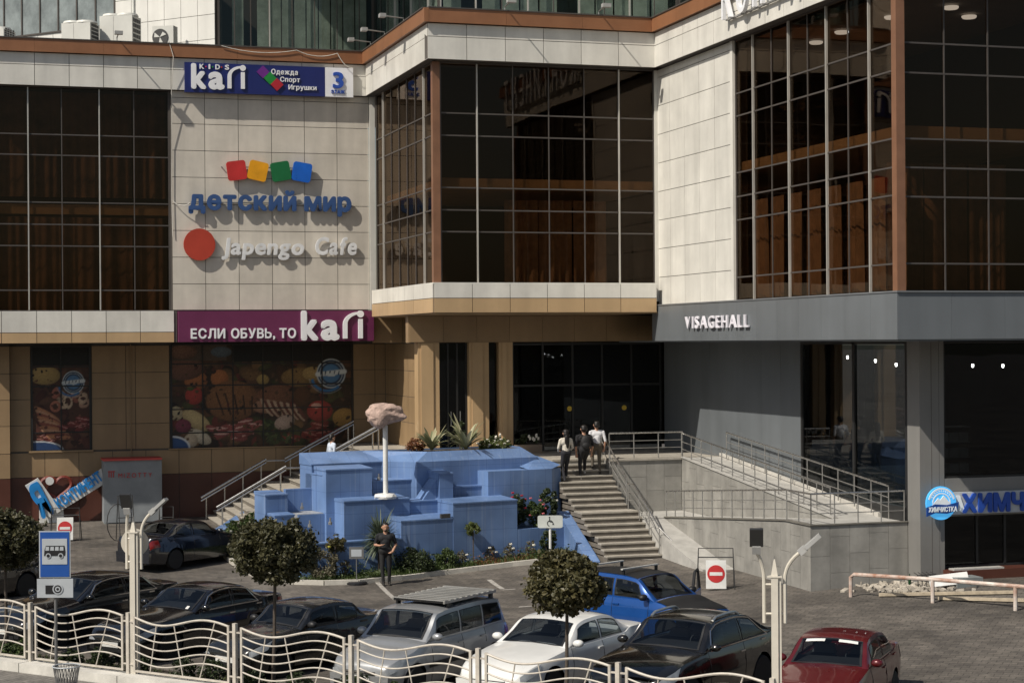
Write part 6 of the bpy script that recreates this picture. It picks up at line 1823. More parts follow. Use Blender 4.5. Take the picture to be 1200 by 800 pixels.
        for s in (-1, 1):
            pth = [G(x, 1.06) for x in np.linspace(rtop + .15, wtop - .15, 9)]
            pth = [pth[0]] + [p + Vector((0, 0, .045)) for p in pth[1:-1]] + [pth[-1]]
            mesh_obj('roof_rail', MB().tube([Vector((p.x, p.y * s, p.z)) for p in pth], .028, 8), mat('rail_alu', (.6, .6, .58), .3, metal=.8), t, world=False, smooth=True)
    elif rack == 'bars':
        for x in (wtop - .45, rtop + .35):
            y_ = groof(x) * .9; z = H + .09
            mesh_obj('roof_bar', MB().box(x - .03, x + .03, -y_ - .06, y_ + .06, z - .03, z), mat('bar_alu', (.62, .62, .6), .4, metal=.2), t, world=False)
            for s in (-1, 1): mesh_obj('bar_foot', MB().box(x - .03, x + .03, s * y_ - .025, s * y_ + .025, H - .1, z - .03), M_black, t, world=False)
    if sunroof is None: pass
    if door_open:
        # far-side front door standing open
        xh = x_a + .1; p = side(xh, .9)
        dr_ = MB(); ang = math.radians(62); ln = 1.05
        dx, dy = -math.cos(ang) * ln, -math.sin(ang) * ln
        dr_.prism([(xh, p.y, sill + .1), (xh + dx, p.y - dy, sill + .1), (xh + dx, p.y - dy, belt), (xh, p.y, belt)], (.03, .02, 0))
        d_o = mesh_obj('open_door', dr_, pt, t, world=False)
        fr_ = MB().tube([(xh, p.y, belt), (xh + dx * .55, p.y - dy * .55 - .06, H - .12), (xh + dx * .95, p.y - dy * .95 - .06, H - .1), (xh + dx, p.y - dy, belt)], .035, 6)
        w_o = mesh_obj('door_frame', fr_, M_black, None, origin=(0, 0, 0)); w_o.parent = d_o
    return t
def place(u, v, zc, cowl, hd):
    """ground position of a car's middle from a sight line to the middle of its windscreen foot"""
    P = onZ(u, v, zc); f = Vector((math.cos(hd), math.sin(hd), 0))
    q = P - f * cowl
    return Vector((q.x, q.y, gz(q.x, q.y)))
rad = math.radians
bk = paint('black', (.006, .006, .007), .18, 0., .1); bk2 = paint('black_dusty', (.010, .010, .010), .26, 0., .2)
hd = rad(-140)
make_car('white_sedan', 'white sedan parked nose to the fence beside the silver van', 'car', place(622, 753.5, 1.0, .88, hd), hd, paint('white', (.72, .72, .70), .3, 0., .05), 4.82, 1.82, 1.47, 2.77, 0, .88, .20, -1.05, -1.68, chrome=False, wheel_r=.33, belt=.96, hoodz=.84, trunkz=1.06)
hd = rad(-138)
make_car('silver_van', 'silver estate van with a slatted roof rack parked at the fence', 'car', place(460, 745.5, 1.08, 1.10, hd), hd, paint('silver', (.36, .37, .38), .38, .5, .08), 4.47, 1.75, 1.63, 2.9, 0, 1.10, .52, -1.86, -2.08, wheel_r=.31, belt=1.02, hoodz=.90, trunkz=1.0, roofw=.80, nwin=3, wag=True, rack='basket', clad=True)
hd = rad(-141)
make_car('black_crossover', 'black coupe-like crossover with chrome roof rails between white sedan and lamp post', 'car', place(776, 758, 1.16, .95, hd), hd, paint('black_brown', (.008, .0075, .007), .18, 0., .1), 4.88, 1.95, 1.69, 2.93, 0, .95, .32, -1.05, -2.05, wheel_r=.38, sill=.26, belt=1.12, hoodz=1.02, trunkz=1.18, roofw=.72, chrome=True, rack='rails')
hd = rad(-131)
make_car('red_sedan', 'dark red sedan parked beside the tall lamp post', 'car', place(967, 783.5, 1.0, .80, hd), hd, paint('red', (.105, .008, .010), .3, .2, .06), 4.38, 1.70, 1.46, 2.57, 0, .80, .18, -1.0, -1.6, wheel_r=.30, belt=.95, hoodz=.82, trunkz=1.03, deco=((.06, .17, .2, .75, M_white2, 'sun_visor'), (.06, .17, -.2, -.75, M_white2, 'sun_visor')))
hd = rad(-146)
make_car('black_boxy_sedan', 'boxy black sedan parked between the low black sedan and the silver van', 'car', place(322, 731, .98, .75, hd), hd, bk2, 4.3, 1.68, 1.42, 2.49, 0, .75, .28, -.92, -1.35, wheel_r=.29, belt=.93, hoodz=.84, trunkz=.98, roofw=.77, mirrors=M_black)
hd = rad(-141)
make_car('low_black_sedan', 'low black sedan with a folded paper behind its windscreen', 'car', place(196, 712.5, 1.0, .70, hd), hd, bk, 4.85, 1.82, 1.46, 2.85, 0, .70, .02, -1.05, -1.75, wheel_r=.33, belt=.97, hoodz=.86, trunkz=1.05, chrome=True, deco=((.82, .97, .62, .72, M_white2, 'folded_paper'),))
hd = rad(-140)
P = onZ(100, 701, 1.02); f = Vector((math.cos(hd), math.sin(hd), 0)); lft = Vector((-f.y, f.x, 0)); q = P - f * .75 - lft * .86
make_car('long_black_limousine', 'long black saloon with chrome window trim behind the bus stop sign', 'car', Vector((q.x, q.y, 0)), hd, bk, 5.1, 1.87, 1.47, 3.05, 0, .95, .2, -1.15, -1.95, wheel_r=.34, belt=.97, hoodz=.86, trunkz=1.05, chrome=True)
hd = rad(-140)
P = onZ(30, 700, 0); f = Vector((math.cos(hd), math.sin(hd), 0)); lft = Vector((-f.y, f.x, 0)); q = P + f * 1.4 - lft * .85
make_car('dark_estate_car', 'dark car half hidden under the round tree at the fence end', 'car', Vector((q.x, q.y, 0)), hd, bk, 4.9, 1.85, 1.5, 2.9, 0, .8, .1, -1.3, -1.95, wheel_r=.34, belt=.97, hoodz=.86, trunkz=1.05, chrome=True)
hd = rad(-60)
q = Vector((15.38, 39.94, 0))
make_car('blue_estate_car', 'bright blue estate car with roof bars and an open door near the stairs', 'car', Vector((q.x, q.y, gz(q.x, q.y))), hd, paint('blue', (.010, .075, .30), .3, .3, .06), 4.3, 1.74, 1.56, 2.6, 0, .98, .35, -1.5, -2.0, wheel_r=.31, belt=1.0, hoodz=.88, trunkz=1.02, roofw=.77, nwin=3, wag=True, rack='bars', sunroof=True, door_open=True, mirrors=M_black)
hd = rad(38)
P = gnd(205, 668); f = Vector((math.cos(hd), math.sin(hd), 0)); lft = Vector((-f.y, f.x, 0)); q = P + f * 1.25 + lft * .78
make_car('dark_sedan', 'dark blue-black sedan seen from behind near the grey kiosk', 'car', Vector((q.x, q.y, gz(q.x, q.y))), hd, paint('midnight', (.006, .008, .014), .2, 0., .1), 4.4, 1.7, 1.42, 2.6, 0, .80, .15, -.95, -1.6, wheel_r=.30, belt=.93, hoodz=.82, trunkz=1.0)

# =================================================================== FLOWER BED AND PLANTS
M_kerb = mat('pale_kerb_stone', (.50, .475, .42), .8, var=.12, scale=3, bump=.3)
kpts = [gnd(u, v) for u, v in ((247, 630), (256, 641), (266, 655), (280, 666), (300, 676), (322, 681), (345, 684), (380, 685), (420, 684), (470, 679), (520, 673), (560, 668), (600, 663), (640, 659), (690, 658))]
bed = thing('flower_bed_kerb', kpts[7], 'pale stone kerb curving round the flower bed before the fountain', 'kerb')
dense = []
for a, b in zip(kpts[:-1], kpts[1:]):
    n = max(1, round((b - a).length / .8))
    for i in range(n): dense.append(a.lerp(b, i / n))
dense.append(kpts[-1])
for a, b in zip(dense[:-1], dense[1:]):
    d = (b - a); d.z = 0; d.normalize(); n = Vector((-d.y, d.x, 0)) * .07
    a2, b2 = a + d * .004, b - d * .004
    h = .13 + JIT.uniform(-.008, .008)
    mesh_obj('kerb_stone', MB().hexa([a2 - n - U * .05, b2 - n - U * .05, b2 + n - U * .05, a2 + n - U * .05, a2 - n + U * h, b2 - n + U * h, b2 + n + U * h, a2 + n + U * h]), M_kerb, bed)
mb = MB(); inner = [Vector((p.x + .06, p.y + .06, p.z + .1)) for p in dense]
for a, b in zip(inner[:-1], inner[1:]):
    ya, yb = (57.5 if a.x < 9.5 else max(a.y + .05, 54.0)), (57.5 if b.x < 9.5 else max(b.y + .05, 54.0))
    if a.x < 9.5: pa, pb = Vector((max(a.x, 10.2), max(a.y, 54.2), a.z)), Vector((max(b.x, 10.2), max(b.y, 54.2), b.z))
    else: pa, pb = Vector((a.x, max(a.y + .05, 54.1), a.z + .05)), Vector((b.x, max(b.y + .05, 54.1), b.z + .05))
    mb.quad(a, b, pb, pa)
mesh_obj('bed_soil', mb, mat('bed_earth', (.09, .075, .05), .95, var=.3, scale=3, bump=.5), kind='structure', origin=(0, 0, 0))

def leaf_cloud(mb, pts, size, R, tilt=1., asp=.6):
    for p in pts:
        s = size * R.uniform(.6, 1.35)
        d = Vector((R.gauss(0, 1), R.gauss(0, 1), R.gauss(0, .7))).normalized(); n = Vector((R.gauss(0, 1), R.gauss(0, 1), R.gauss(.6, .8)))
        w = d.cross(n)
        if w.length < 1e-4: continue
        w = w.normalized() * s * asp * .5; d = d * s * .5; nn = d.cross(w).normalized() * s * .1
        p = Vector(p)
        b0 = len(mb.v)
        mb.v += [tuple(p - d), tuple(p + w + nn), tuple(p + d), tuple(p - w + nn)]
        mb.f.append((b0, b0 + 1, b0 + 2, b0 + 3))
def blob_points(R, c, rx, ry, rz_, n, clumps=40, cr=.22, flat=0.):
    """points on the skins of many clumps spread through a lumpy crown"""
    out = []; c = Vector(c)
    cs = []
    for i in range(clumps):
        d = Vector((R.gauss(0, 1), R.gauss(0, 1), R.gauss(0, 1))).normalized(); r = R.uniform(.45, 1.0) ** .5 * R.uniform(.82, 1.06)
        cs.append((Vector((d.x * rx * r, d.y * ry * r, d.z * rz_ * r)), R.uniform(.7, 1.3) * cr))
    for i in range(n):
        q, r = R.choice(cs)
        d = Vector((R.gauss(0, 1), R.gauss(0, 1), R.gauss(.15, 1))).normalized()
        out.append(c + q + d * r * R.uniform(.55, 1.05))
    return out
L_tree = leaf_mat('dark_olive_leaf', (.036, .038, .016), (.100, .092, .042))
L_tree2 = leaf_mat('olive_leaf', (.046, .046, .018), (.125, .108, .045))
M_bark = mat('bark', (.075, .06, .048), .9, var=.25, scale=8, bump=.4)
def ball_tree(base, zc, rx, rz_, label, seed, leaf, n=17000):
    base = Vector(base); R = random.Random(seed)
    t = thing('ball_tree', base, label, 'tree', 'round trees clipped to balls behind the fence')
    lean = Vector((R.uniform(-.06, .06), R.uniform(-.05, .05), 0))
    mesh_obj('trunk', MB().tube([base - U * .05, base + U * zc * .35 + lean * .5, base + U * (zc - rz_ * .3) + lean], [.05, .036, .03], 8), M_bark, t, smooth=True)
    for k in range(6):
        a = R.uniform(0, 6.28); e = base + U * (zc + R.uniform(-.2, .5) * rz_) + Vector((math.cos(a) * rx * .7, math.sin(a) * rx * .7, 0))
        mesh_obj('limb', MB().tube([base + U * (zc - rz_ * .5) + lean, (base + U * zc + e) / 2, e], [.025, .016, .008], 5), M_bark, t)
    mb = MB(); pts = blob_points(R, base + U * zc + lean, rx * .95, rx * .95, rz_ * .9, n, 150, rx * .21)
    # a few stray shoots
    for k in range(60):
        a, b = R.uniform(0, 6.28), R.uniform(-.5, 1)
        pts.append(base + U * (zc + rz_ * b * 1.05) + Vector((math.cos(a), math.sin(a), 0)) * rx * math.sqrt(max(0, 1 - b * b)) * R.uniform(1.0, 1.18))
    for k in range(9):
        a, b = R.uniform(0, 6.28), R.uniform(-.6, .9); q = base + U * (zc + rz_ * b * .95) + Vector((math.cos(a), math.sin(a), 0)) * rx * math.sqrt(1 - b * b) * .95
        pts += [q + Vector((R.gauss(0, 1), R.gauss(0, 1), R.gauss(0, 1))) * rx * .11 for _ in range(130)]
    leaf_cloud(mb, pts, .09, R, asp=.75)
    mesh_obj('crown', mb, leaf, t, normals=False)
def tree_at(u, vc, k, off, rpx, hpx, label, seed, leaf, n=17000):
    # planted in the strip: find the point of the strip seen below (u)
    best = None
    for i in range(4000):
        kk = -2 + i * .003
        P = on_fence(kk, off, 0)
        x = P.x * _c - P.y * _s; d = P.x * _s + P.y * _c
        uu = 600 + x / d * FOC
        if best is None or abs(uu - u) < best[0]: best = (abs(uu - u), P, d)
    P, d = best[1], best[2]
    zc = CAM_H - (vc - 400 + ROLL * (u - 600)) / FOC * d
    ball_tree(P, zc, rpx / FOC * d, hpx / FOC * d, label, seed, leaf, n)
tree_at(6, 631, 0, .75, 46, 34, 'round dark-leaved tree above the half hidden dark car', 21, L_tree)
tree_at(317, 645, 0, .75, 48, 37, 'round dark-leaved tree above the boxy black sedan', 22, L_tree)
tree_at(660, 684, 0, .75, 44, 36, 'round olive-leaved tree in front of the white sedan', 23, L_tree2)
L_hedge = leaf_mat('hedge_leaf', (.022, .035, .012), (.05, .07, .024)); L_shrub = leaf_mat('shrub_leaf', (.035, .06, .016), (.085, .12, .035)); L_dry = leaf_mat('dry_leaf', (.09, .085, .05), (.16, .14, .09))
L_yg = leaf_mat('fresh_leaf', (.07, .10, .025), (.15, .17, .05)); L_grass = leaf_mat('grass_blade', (.035, .06, .012), (.09, .13, .03)); L_redl = leaf_mat('russet_leaf', (.14, .05, .025), (.24, .11, .04))
def shrub(P, rx, rz_, label, seed, leaf, n=900, size=.07, group=None, flowers=None, name='shrub', stem=0.):
    P = Vector(P); R = random.Random(seed)
    t = thing(name, P, label, 'shrub' if not stem else 'small tree', group)
    c = P + U * (stem + rz_ * .85)
    st = MB()
    for k in range(5 if not stem else 1):
        a = R.uniform(0, 6.28); st.tube([P - U * .03, c + Vector((math.cos(a) * rx * .5, math.sin(a) * rx * .5, 0)) * (1 if not stem else .1)], .012 if not stem else .02, 5)
    mesh_obj('stem', st, M_bark, t)
    mb = MB(); leaf_cloud(mb, blob_points(R, c, rx * .85, rx * .85, rz_ * .85, int(n * 1.7), 34, rx * .24), size * 1.15, R)
    mesh_obj('foliage', mb, leaf, t, normals=False)
    if flowers:
        fm, cnt = flowers
        for k in range(cnt):
            d = Vector((R.gauss(0, 1), R.gauss(-.6, .6), R.gauss(.5, .6))).normalized(); q = c + Vector((d.x * rx, d.y * rx, d.z * rz_)) * .9
            mb = MB()
            for j in range(7):
                a = j * .9; mb.obox(q + Vector((math.cos(a) * .022, math.sin(a) * .022, .015 * (j % 2))), Vector((math.cos(a), math.sin(a), .4)) * .022, Vector((-math.sin(a), math.cos(a), 0)) * .018, U * .012)
            mesh_obj('flower', mb, fm, t)
    return t
M_pink = mat('pink_petal', (.6, .16, .18), .6); M_redp = mat('red_petal', (.42, .02, .04), .6); M_whp = mat('white_petal', (.7, .68, .6), .6)
# hedge plants behind the fence
R = random.Random(31)
for i, k in enumerate(np.arange(-.9, 6.4, .37)):
    P = on_fence(k + R.uniform(-.08, .08), .5 + R.uniform(-.1, .15), .02)
    shrub(P, R.uniform(.26, .42), R.uniform(.2, .36), 'low leafy hedge plant growing right behind the wavy fence', 100 + i, R.choice([L_hedge, L_hedge, L_shrub]), 420, .07, 'hedge plants behind the fence', name='hedge_plant')
# plants in the bed
def fw(x): return 53.7 + (x - 15.5) * .213      # front of the fountain
def at_bed(u, v):
    p = gnd(u, v)
    lim = fw(p.x) - .35
    if p.x > 10.3 and p.y > lim: p = onY(u, v, lim); p.z = gz(p.x, p.y)
    return p + U * .1
shrub(at_bed(296, 650), .95, .62, 'large leafy bush beside the side stairs', 1, L_shrub, 2600, .10, flowers=(M_whp, 4))
shrub(at_bed(335, 668), .55, .42, 'grey-green bush at the kerb corner of the bed', 2, L_hedge, 1300, .08)
shrub(at_bed(377, 674), .52, .46, 'dry brownish bush by the kerb', 3, L_dry, 1300, .06)
shrub(at_bed(523, 664), .40, .36, 'rounded bright green shrub in the bed', 4, L_shrub, 1100, .06)
shrub(at_bed(487, 664), .75, .34, 'spreading grey-green bush behind the standing man', 5, L_hedge, 1500, .07)
shrub(at_bed(393, 668), .33, .3, 'small ball-headed tree with a yellow fruit left of the yucca', 6, L_tree2, 900, .06, name='standard_tree', stem=.72, flowers=(mat('yellow_fruit', (.6, .55, .08), .5), 1))
shrub(at_bed(555, 660), .27, .25, 'small ball-headed light green tree before the blue wall', 7, L_yg, 800, .055, name='standard_tree', stem=.85)
for i, (u, v) in enumerate(((541, 662), (575, 659), (597, 657), (622, 655), (404, 674))):
    shrub(at_bed(u, v), .2, .3, 'thin straggly rose in the bed before the fountain', 40 + i, L_dry, 160, .06, 'thin roses in the bed', (M_whp, 2), name='rose_bush')
# roses in the right planter
pz = onY(612, 612, 54.2)
shrub((onY(605, 600, 54.6).x, 54.6, 1.2), .40, .62, 'red flowering rose bush in the blue planter', 51, L_hedge, 1100, .075, flowers=(M_redp, 6), name='rose_bush')
shrub((onY(628, 600, 54.55).x, 54.55, 1.1), .36, .6, 'pink flowering rose bush in the blue planter', 52, L_shrub, 900, .075, flowers=(M_pink, 7), name='rose_bush')
shrub((onY(643, 600, 54.6).x, 54.6, 1.0), .36, .85, 'tall dense green shrub at the end of the blue planter', 53, L_hedge, 2200, .07, flowers=(M_whp, 2))
shrub((onY(643, 600, 53.4).x, 53.45, gz(17, 53.5) + .1), .3, .6, 'dark green shrub behind the wheelchair sign', 54, L_hedge, 900, .07)
P = Vector((10.4, 59.2, 1.0)); shrub(P, .5, .5, 'pink flowering rose bush between side stairs and fountain', 55, L_hedge, 900, .08, flowers=(M_pink, 9), name='rose_bush')
shrub(Vector((10.9, 57.6, 1.1)), .35, .45, 'small rose bush at the fountain back corner', 56, L_hedge, 600, .08, flowers=(M_pink, 4), name='rose_bush')
# strap-leaved plants
def strap(mb, base, az, ln, w, rise, droop, R):
    d = Vector((math.cos(az), math.sin(az), 0)); s = Vector((-d.y, d.x, 0)); rows = []
    n = 7
    for i in range(n):
        f = i / (n - 1); p = base + d * ln * (f * .75 * (1 - rise * .35)) + U * ln * (rise * f - droop * f * f)
        ww = w * (1 - f) ** .6 * (.6 + 1.2 * f if f < .35 else 1.02)
        rows.append([p - s * ww + U * ww * .4, p, p + s * ww + U * ww * .4])
    mb.grid(rows)
def rosette(P, n, ln, w, leaf, label, seed, name, cat='plant', group=None, trunk=0., rise=(.5, 1.1), droop=(.1, .6)):
    P = Vector(P); R = random.Random(seed); t = thing(name, P, label, cat, group)
    if trunk: mesh_obj('trunk', MB().tube([P - U * .05, P + U * trunk], [.09, .08], 8), M_bark, t, smooth=True)
    for grp in range(3):
        mb = MB()
        for k in range(n // 3): strap(mb, P + U * trunk * R.uniform(.75, 1.0), R.uniform(0, 6.28), ln * R.uniform(.7, 1.1), w, R.uniform(*rise), R.uniform(*droop), R)
        mesh_obj('leaf_whorl', mb, leaf, t, normals=False)
L_agave = leaf_mat('variegated_leaf', (.46, .43, .27), (.20, .22, .12)); L_yuc = leaf_mat('yucca_leaf', (.05, .075, .045), (.14, .165, .11))
rosette((onY(506, 525, 56.0).x, 56.0, 3.58), 39, 1.1, .085, L_agave, 'variegated agave rosette nearest the pilaster in the top planter', 61, 'agave')
rosette((onY(546, 525, 55.9).x, 55.9, 3.58), 45, 1.25, .09, L_agave, 'large variegated agave spilling over the blue coping', 62, 'agave')
shrub((onY(487, 525, 56.3).x, 56.3, 3.5), .36, .24, 'low reddish plant left of the agaves', 63, L_redl, 420, .08)
shrub((onY(540, 520, 56.9).x, 56.9, 3.4), .2, .65, 'slim dark upright shrub between agaves and column', 64, L_hedge, 380, .06)
shrub((onY(570, 527, 56.4).x, 56.4, 3.5), .34, .2, 'low white flowering plant in the top planter', 65, L_yg, 330, .07, 'low flowering plants in the top planter', (M_whp, 4))
shrub((onY(588, 527, 56.6).x, 56.6, 3.5), .34, .2, 'low white flowering plant in the top planter', 66, L_yg, 330, .07, 'low flowering plants in the top planter', (M_whp, 4))
rosette(at_bed(446, 668), 330, .95, .034, L_yuc, 'tall spiky yucca behind the standing man', 67, 'yucca', trunk=1.05, rise=(-.1, 1.3), droop=(.1, .7))
# flower tubs by the entrance
for i, (x, y) in enumerate(((17.75, 60.2), (18.9, 60.0))):
    t = thing('plant_tub', (x, y, PZ), ['stone tub of white flowers between the two tan columns', 'stone tub of white flowers under the entrance glass'][i], 'planter', 'flower tubs at the entrance')
    mesh_obj('tub', MB().box(x - .45, x + .45, y - .18, y + .18, PZ, PZ + .3), mat('tub_stone', (.22, .17, .13), .8), t)
    mb = MB(); R = random.Random(70 + i); leaf_cloud(mb, blob_points(R, (x, y, PZ + .45), .4, .15, .16, 260, 14, .1), .07, R); mesh_obj('foliage', mb, L_hedge, t, normals=False)
    for k in range(7): mesh_obj('flower', MB().obox((x + R.uniform(-.4, .4), y - .15, PZ + R.uniform(.4, .65)), (.03, 0, .01), (0, .02, .02), (0, -.01, .03)), M_whp, t)
# ground cover and grass in the bed
mb = MB(); R = random.Random(81)
mr_ = MB()
for i in range(15000):
    k = R.random() * (len(inner) - 1); j = int(k); a = inner[j].lerp(inner[j + 1], k - j)
    tgt = Vector((max(a.x, 10.0), max(a.y, 53.4), a.z)) if a.x < 9.5 else Vector((a.x, max(a.y + .1, fw(a.x)), a.z))
    p = a.lerp(tgt, R.random() ** (.8)); d = Vector((R.gauss(0, .4), R.gauss(0, .4), 1)).normalized(); h = R.uniform(.05, .15) * (1.5 if a.x > 11.5 else .8)
    s = Vector((R.gauss(0, 1), R.gauss(0, 1), 0)).normalized() * R.uniform(.008, .02)
    tgtmb = mr_ if (15.0 < p.x < 16.8 and R.random() < .35) else mb
    tgtmb.tri(p - s, p + s, p + d * h)
cov = MB()
for i in range(420):
    k = R.random() * (len(inner) - 1); j = int(k); a = inner[j].lerp(inner[j + 1], k - j)
    tgt = Vector((max(a.x, 10.0), max(a.y, 53.4), a.z)) if a.x < 9.5 else Vector((a.x, max(a.y + .1, fw(a.x) - .1), a.z))
    c = a.lerp(tgt, R.uniform(.15, 1)); r = R.uniform(.08, .2)
    dst = mr_ if (15.0 < c.x < 16.9 and R.random() < .6) else cov
    leaf_cloud(dst, [c + Vector((R.gauss(0, r), R.gauss(0, r * .7), abs(R.gauss(0, r * .8)))) for _ in range(26)], .07, R)
o = mesh_obj('ground_cover', cov, L_shrub, kind='stuff', normals=False, origin=(0, 0, 0)); tag(o, 'low leafy ground cover clumps along the flower bed', 'ground cover')
o = mesh_obj('grass', mb, L_grass, kind='stuff', normals=False, origin=(0, 0, 0)); tag(o, 'rough green grass and ground cover filling the flower bed', 'grass')
o = mesh_obj('russet_ground_cover', mr_, L_redl, kind='stuff', normals=False, origin=(0, 0, 0)); tag(o, 'russet ground cover along the right part of the bed', 'ground cover')
# weeds and grass in the strip behind the fence
mb = MB()
for i in range(7000):
    p = on_fence(R.uniform(-1.2, 6.6), R.uniform(.15, 1.25), .03); h = R.uniform(.04, .14); d = Vector((R.gauss(0, .5), R.gauss(0, .5), 1)).normalized(); s = Vector((R.gauss(0, 1), R.gauss(0, 1), 0)).normalized() * .012
    mb.tri(p - s, p + s, p + d * h)
o = mesh_obj('strip_grass', mb, L_grass, kind='stuff', normals=False, origin=(0, 0, 0)); tag(o, 'short grass in the strip behind the wavy fence', 'grass')

# =================================================================== PEOPLE
M_skin = mat('skin', (.42, .23, .15), .55, var=.06); M_hair = mat('black_hair', (.010, .008, .007), .45); M_shoe = mat('dark_shoe', (.015, .014, .013), .5); M_shoew = mat('pale_shoe', (.5, .48, .45), .6)
def person(name, pos, rz, label, bones, mats, height=1.72, hair=None, pack=None, group=None):
    """bones: (p0, r0, p1, r1, material index) in metres for a 1.72 m figure; x right of figure, y forward, z up"""
    t = thing(name, pos, label, 'person', group, rz=rz)
    k = height / 1.72
    mb = MB()
    bm = bmesh.new()
    for p0, r0, p1, r1, mi in bones:
        p0, p1 = Vector(p0) * k, Vector(p1) * k; r0 *= k; r1 *= k
        n = max(2, int((p1 - p0).length / (.5 * min(r0, r1))) + 1)
        for i in range(n + 1):
            f = i / n; c = p0.lerp(p1, f); r = lerp(r0, r1, f)
            bmesh.ops.create_icosphere(bm, subdivisions=2, radius=r, matrix=Matrix.Translation(c))
    me = bpy.data.meshes.new('tmp'); bm.to_mesh(me); bm.free()
    ob = bpy.data.objects.new('tmp', me); C.objects.link(ob)
    md = ob.modifiers.new('r', 'REMESH'); md.mode = 'VOXEL'; md.voxel_size = .017
    sm = ob.modifiers.new('s', 'SMOOTH'); sm.factor = .5; sm.iterations = 3
    dg = bpy.context.evaluated_depsgraph_get()
    out = bpy.data.meshes.new_from_object(ob.evaluated_get(dg))
    bpy.data.objects.remove(ob); bpy.data.meshes.remove(me)
    out.name = 'body'; out.materials.clear()
    for m in mats: out.materials.append(m)
    n = len(out.polygons); cen = np.zeros(n * 3); out.polygons.foreach_get('center', cen); cen = cen.reshape(-1, 3)
    best = np.full(n, 1e9); idx = np.zeros(n, dtype=np.int32)
    for p0, r0, p1, r1, mi in bones:
        a = np.array(p0) * k; b = np.array(p1) * k; d = b - a; L2 = max(1e-9, d @ d)
        f = np.clip(((cen - a) @ d) / L2, 0, 1); dist = np.linalg.norm(cen - a - f[:, None] * d, axis=1) - (r0 + (r1 - r0) * f) * k
        q = dist < best; best[q] = dist[q]; idx[q] = mi
    out.polygons.foreach_set('material_index', idx); out.polygons.foreach_set('use_smooth', [True] * n)
    o = bpy.data.objects.new('body', out); C.objects.link(o); o.parent = t
    if hair:
        for (nm, m, prims) in hair:
            bm = bmesh.new()
            for c, rr in prims:
                c = Vector(c) * k
                bmesh.ops.create_icosphere(bm, subdivisions=3, radius=1, matrix=Matrix.Translation(c) @ Matrix.Diagonal((rr[0] * k, rr[1] * k, rr[2] * k, 1)))
            me = bpy.data.meshes.new(nm); bm.to_mesh(me); bm.free(); me.materials.append(m); me.polygons.foreach_set('use_smooth', [True] * len(me.polygons))
            o = bpy.data.objects.new(nm, me); C.objects.link(o); o.parent = t
    return t
def fig(legs, arms, torso=1, legm=2, sleeve=1, lean=0., shoe=3, head_turn=0., wide=1.):
    """legs/arms: list of joint lists. material 0 skin, 1 top, 2 trousers, 3 shoe"""
    B = []
    y = lambda z: lean * (z - .95)
    B += [((-.06, y(.95), .96), .135 * wide, (.06, y(.95), .96), .135 * wide, legm), ((0, y(1.05), 1.06), .135 * wide, (0, y(1.2), 1.2), .14 * wide, torso),
          ((-.09, y(1.3), 1.31), .115 * wide, (.09, y(1.3), 1.31), .115 * wide, torso), ((-.15, y(1.4), 1.40), .06, (.15, y(1.4), 1.40), .06, torso),
          ((0, y(1.42), 1.42), .062, (0, y(1.5) + .01, 1.52), .055, 0), ((0, y(1.6) + .02, 1.575), .082, (0, y(1.6) + .025, 1.635), .095, 0),
          ((0, y(1.6) + .105, 1.585), .016, (0, y(1.6) + .115, 1.57), .018, 0), ((0, y(1.6) + .06, 1.53), .04, (0, y(1.6) + .07, 1.53), .035, 0),
          ((-.1, y(1.6) + .0, 1.59), .02, (-.1, y(1.6), 1.61), .02, 0), ((.1, y(1.6), 1.59), .02, (.1, y(1.6), 1.61), .02, 0)]
    for hip, knee, ank in legs:
        B += [(hip, .098, knee, .066, legm), (knee, .064, ank, .046, legm), ((ank[0], ank[1] - .02, ank[2] - .03), .042, (ank[0] * 1.1, ank[1] + .15, ank[2] - .05), .034, shoe)]
    for sh, el, wr, hand, slv in arms:
        sh, el, wr, hand = map(Vector, (sh, el, wr, hand))
        mid = sh.lerp(el, .75)
        B += [(sh, .06, mid, .052, sleeve), (mid, .05 if slv else .042, el, .046 if slv else .040, sleeve if slv else 0), (el, .042, wr, .030, sleeve if slv == 2 else 0)]
        d = (hand - wr).normalized(); s = d.cross(Vector((0, 0, 1)));
        s = s.normalized() if s.length > .1 else Vector((0, 1, 0))
        palm = wr + d * .06
        B.append((wr, .026, palm, .032, 0))
        for j, ln in enumerate((.072, .082, .078, .06)):
            r0 = palm + d * .02 + s * (.03 - .02 * j); B.append((r0, .011, r0 + d * ln * .6, .010, 0)); B.append((r0 + d * ln * .6, .010, r0 + d * ln * .95 + s.cross(d) * .02, .009, 0))
        B.append((palm + s * .03 - d * .02, .012, palm + s * .065 + d * .03, .010, 0))
    return B
# standing man in black by the bed
P = gnd(452, 685)
legs = [((-.09, 0, .9), (-.10, .03, .5), (-.10, 0, .08)), ((.09, 0, .9), (.10, .06, .5), (.07, .1, .08))]
arms = [((.21, 0, 1.38), (.29, -.03, 1.12), (.17, .17, 1.12), (.06, .22, 1.15), 0), ((-.21, 0, 1.38), (-.30, -.04, 1.12), (-.19, .12, .93), (-.1, .18, .9), 0)]
hair = [('hair', M_hair, [((0, -.005, 1.675), (.1, .105, .075)), ((0, -.05, 1.63), (.095, .07, .085))]), ('beard', M_hair, [((0, .075, 1.525), (.05, .035, .03))])]
person('person', P, math.pi - YAW + .15, 'man in black polo shirt and black trousers standing on the kerb edge', fig(legs, arms, wide=1.08), [M_skin, mat('black_polo', (.008, .009, .012), .8), mat('black_trousers', (.010, .010, .011), .8), M_shoe], 1.77, hair)
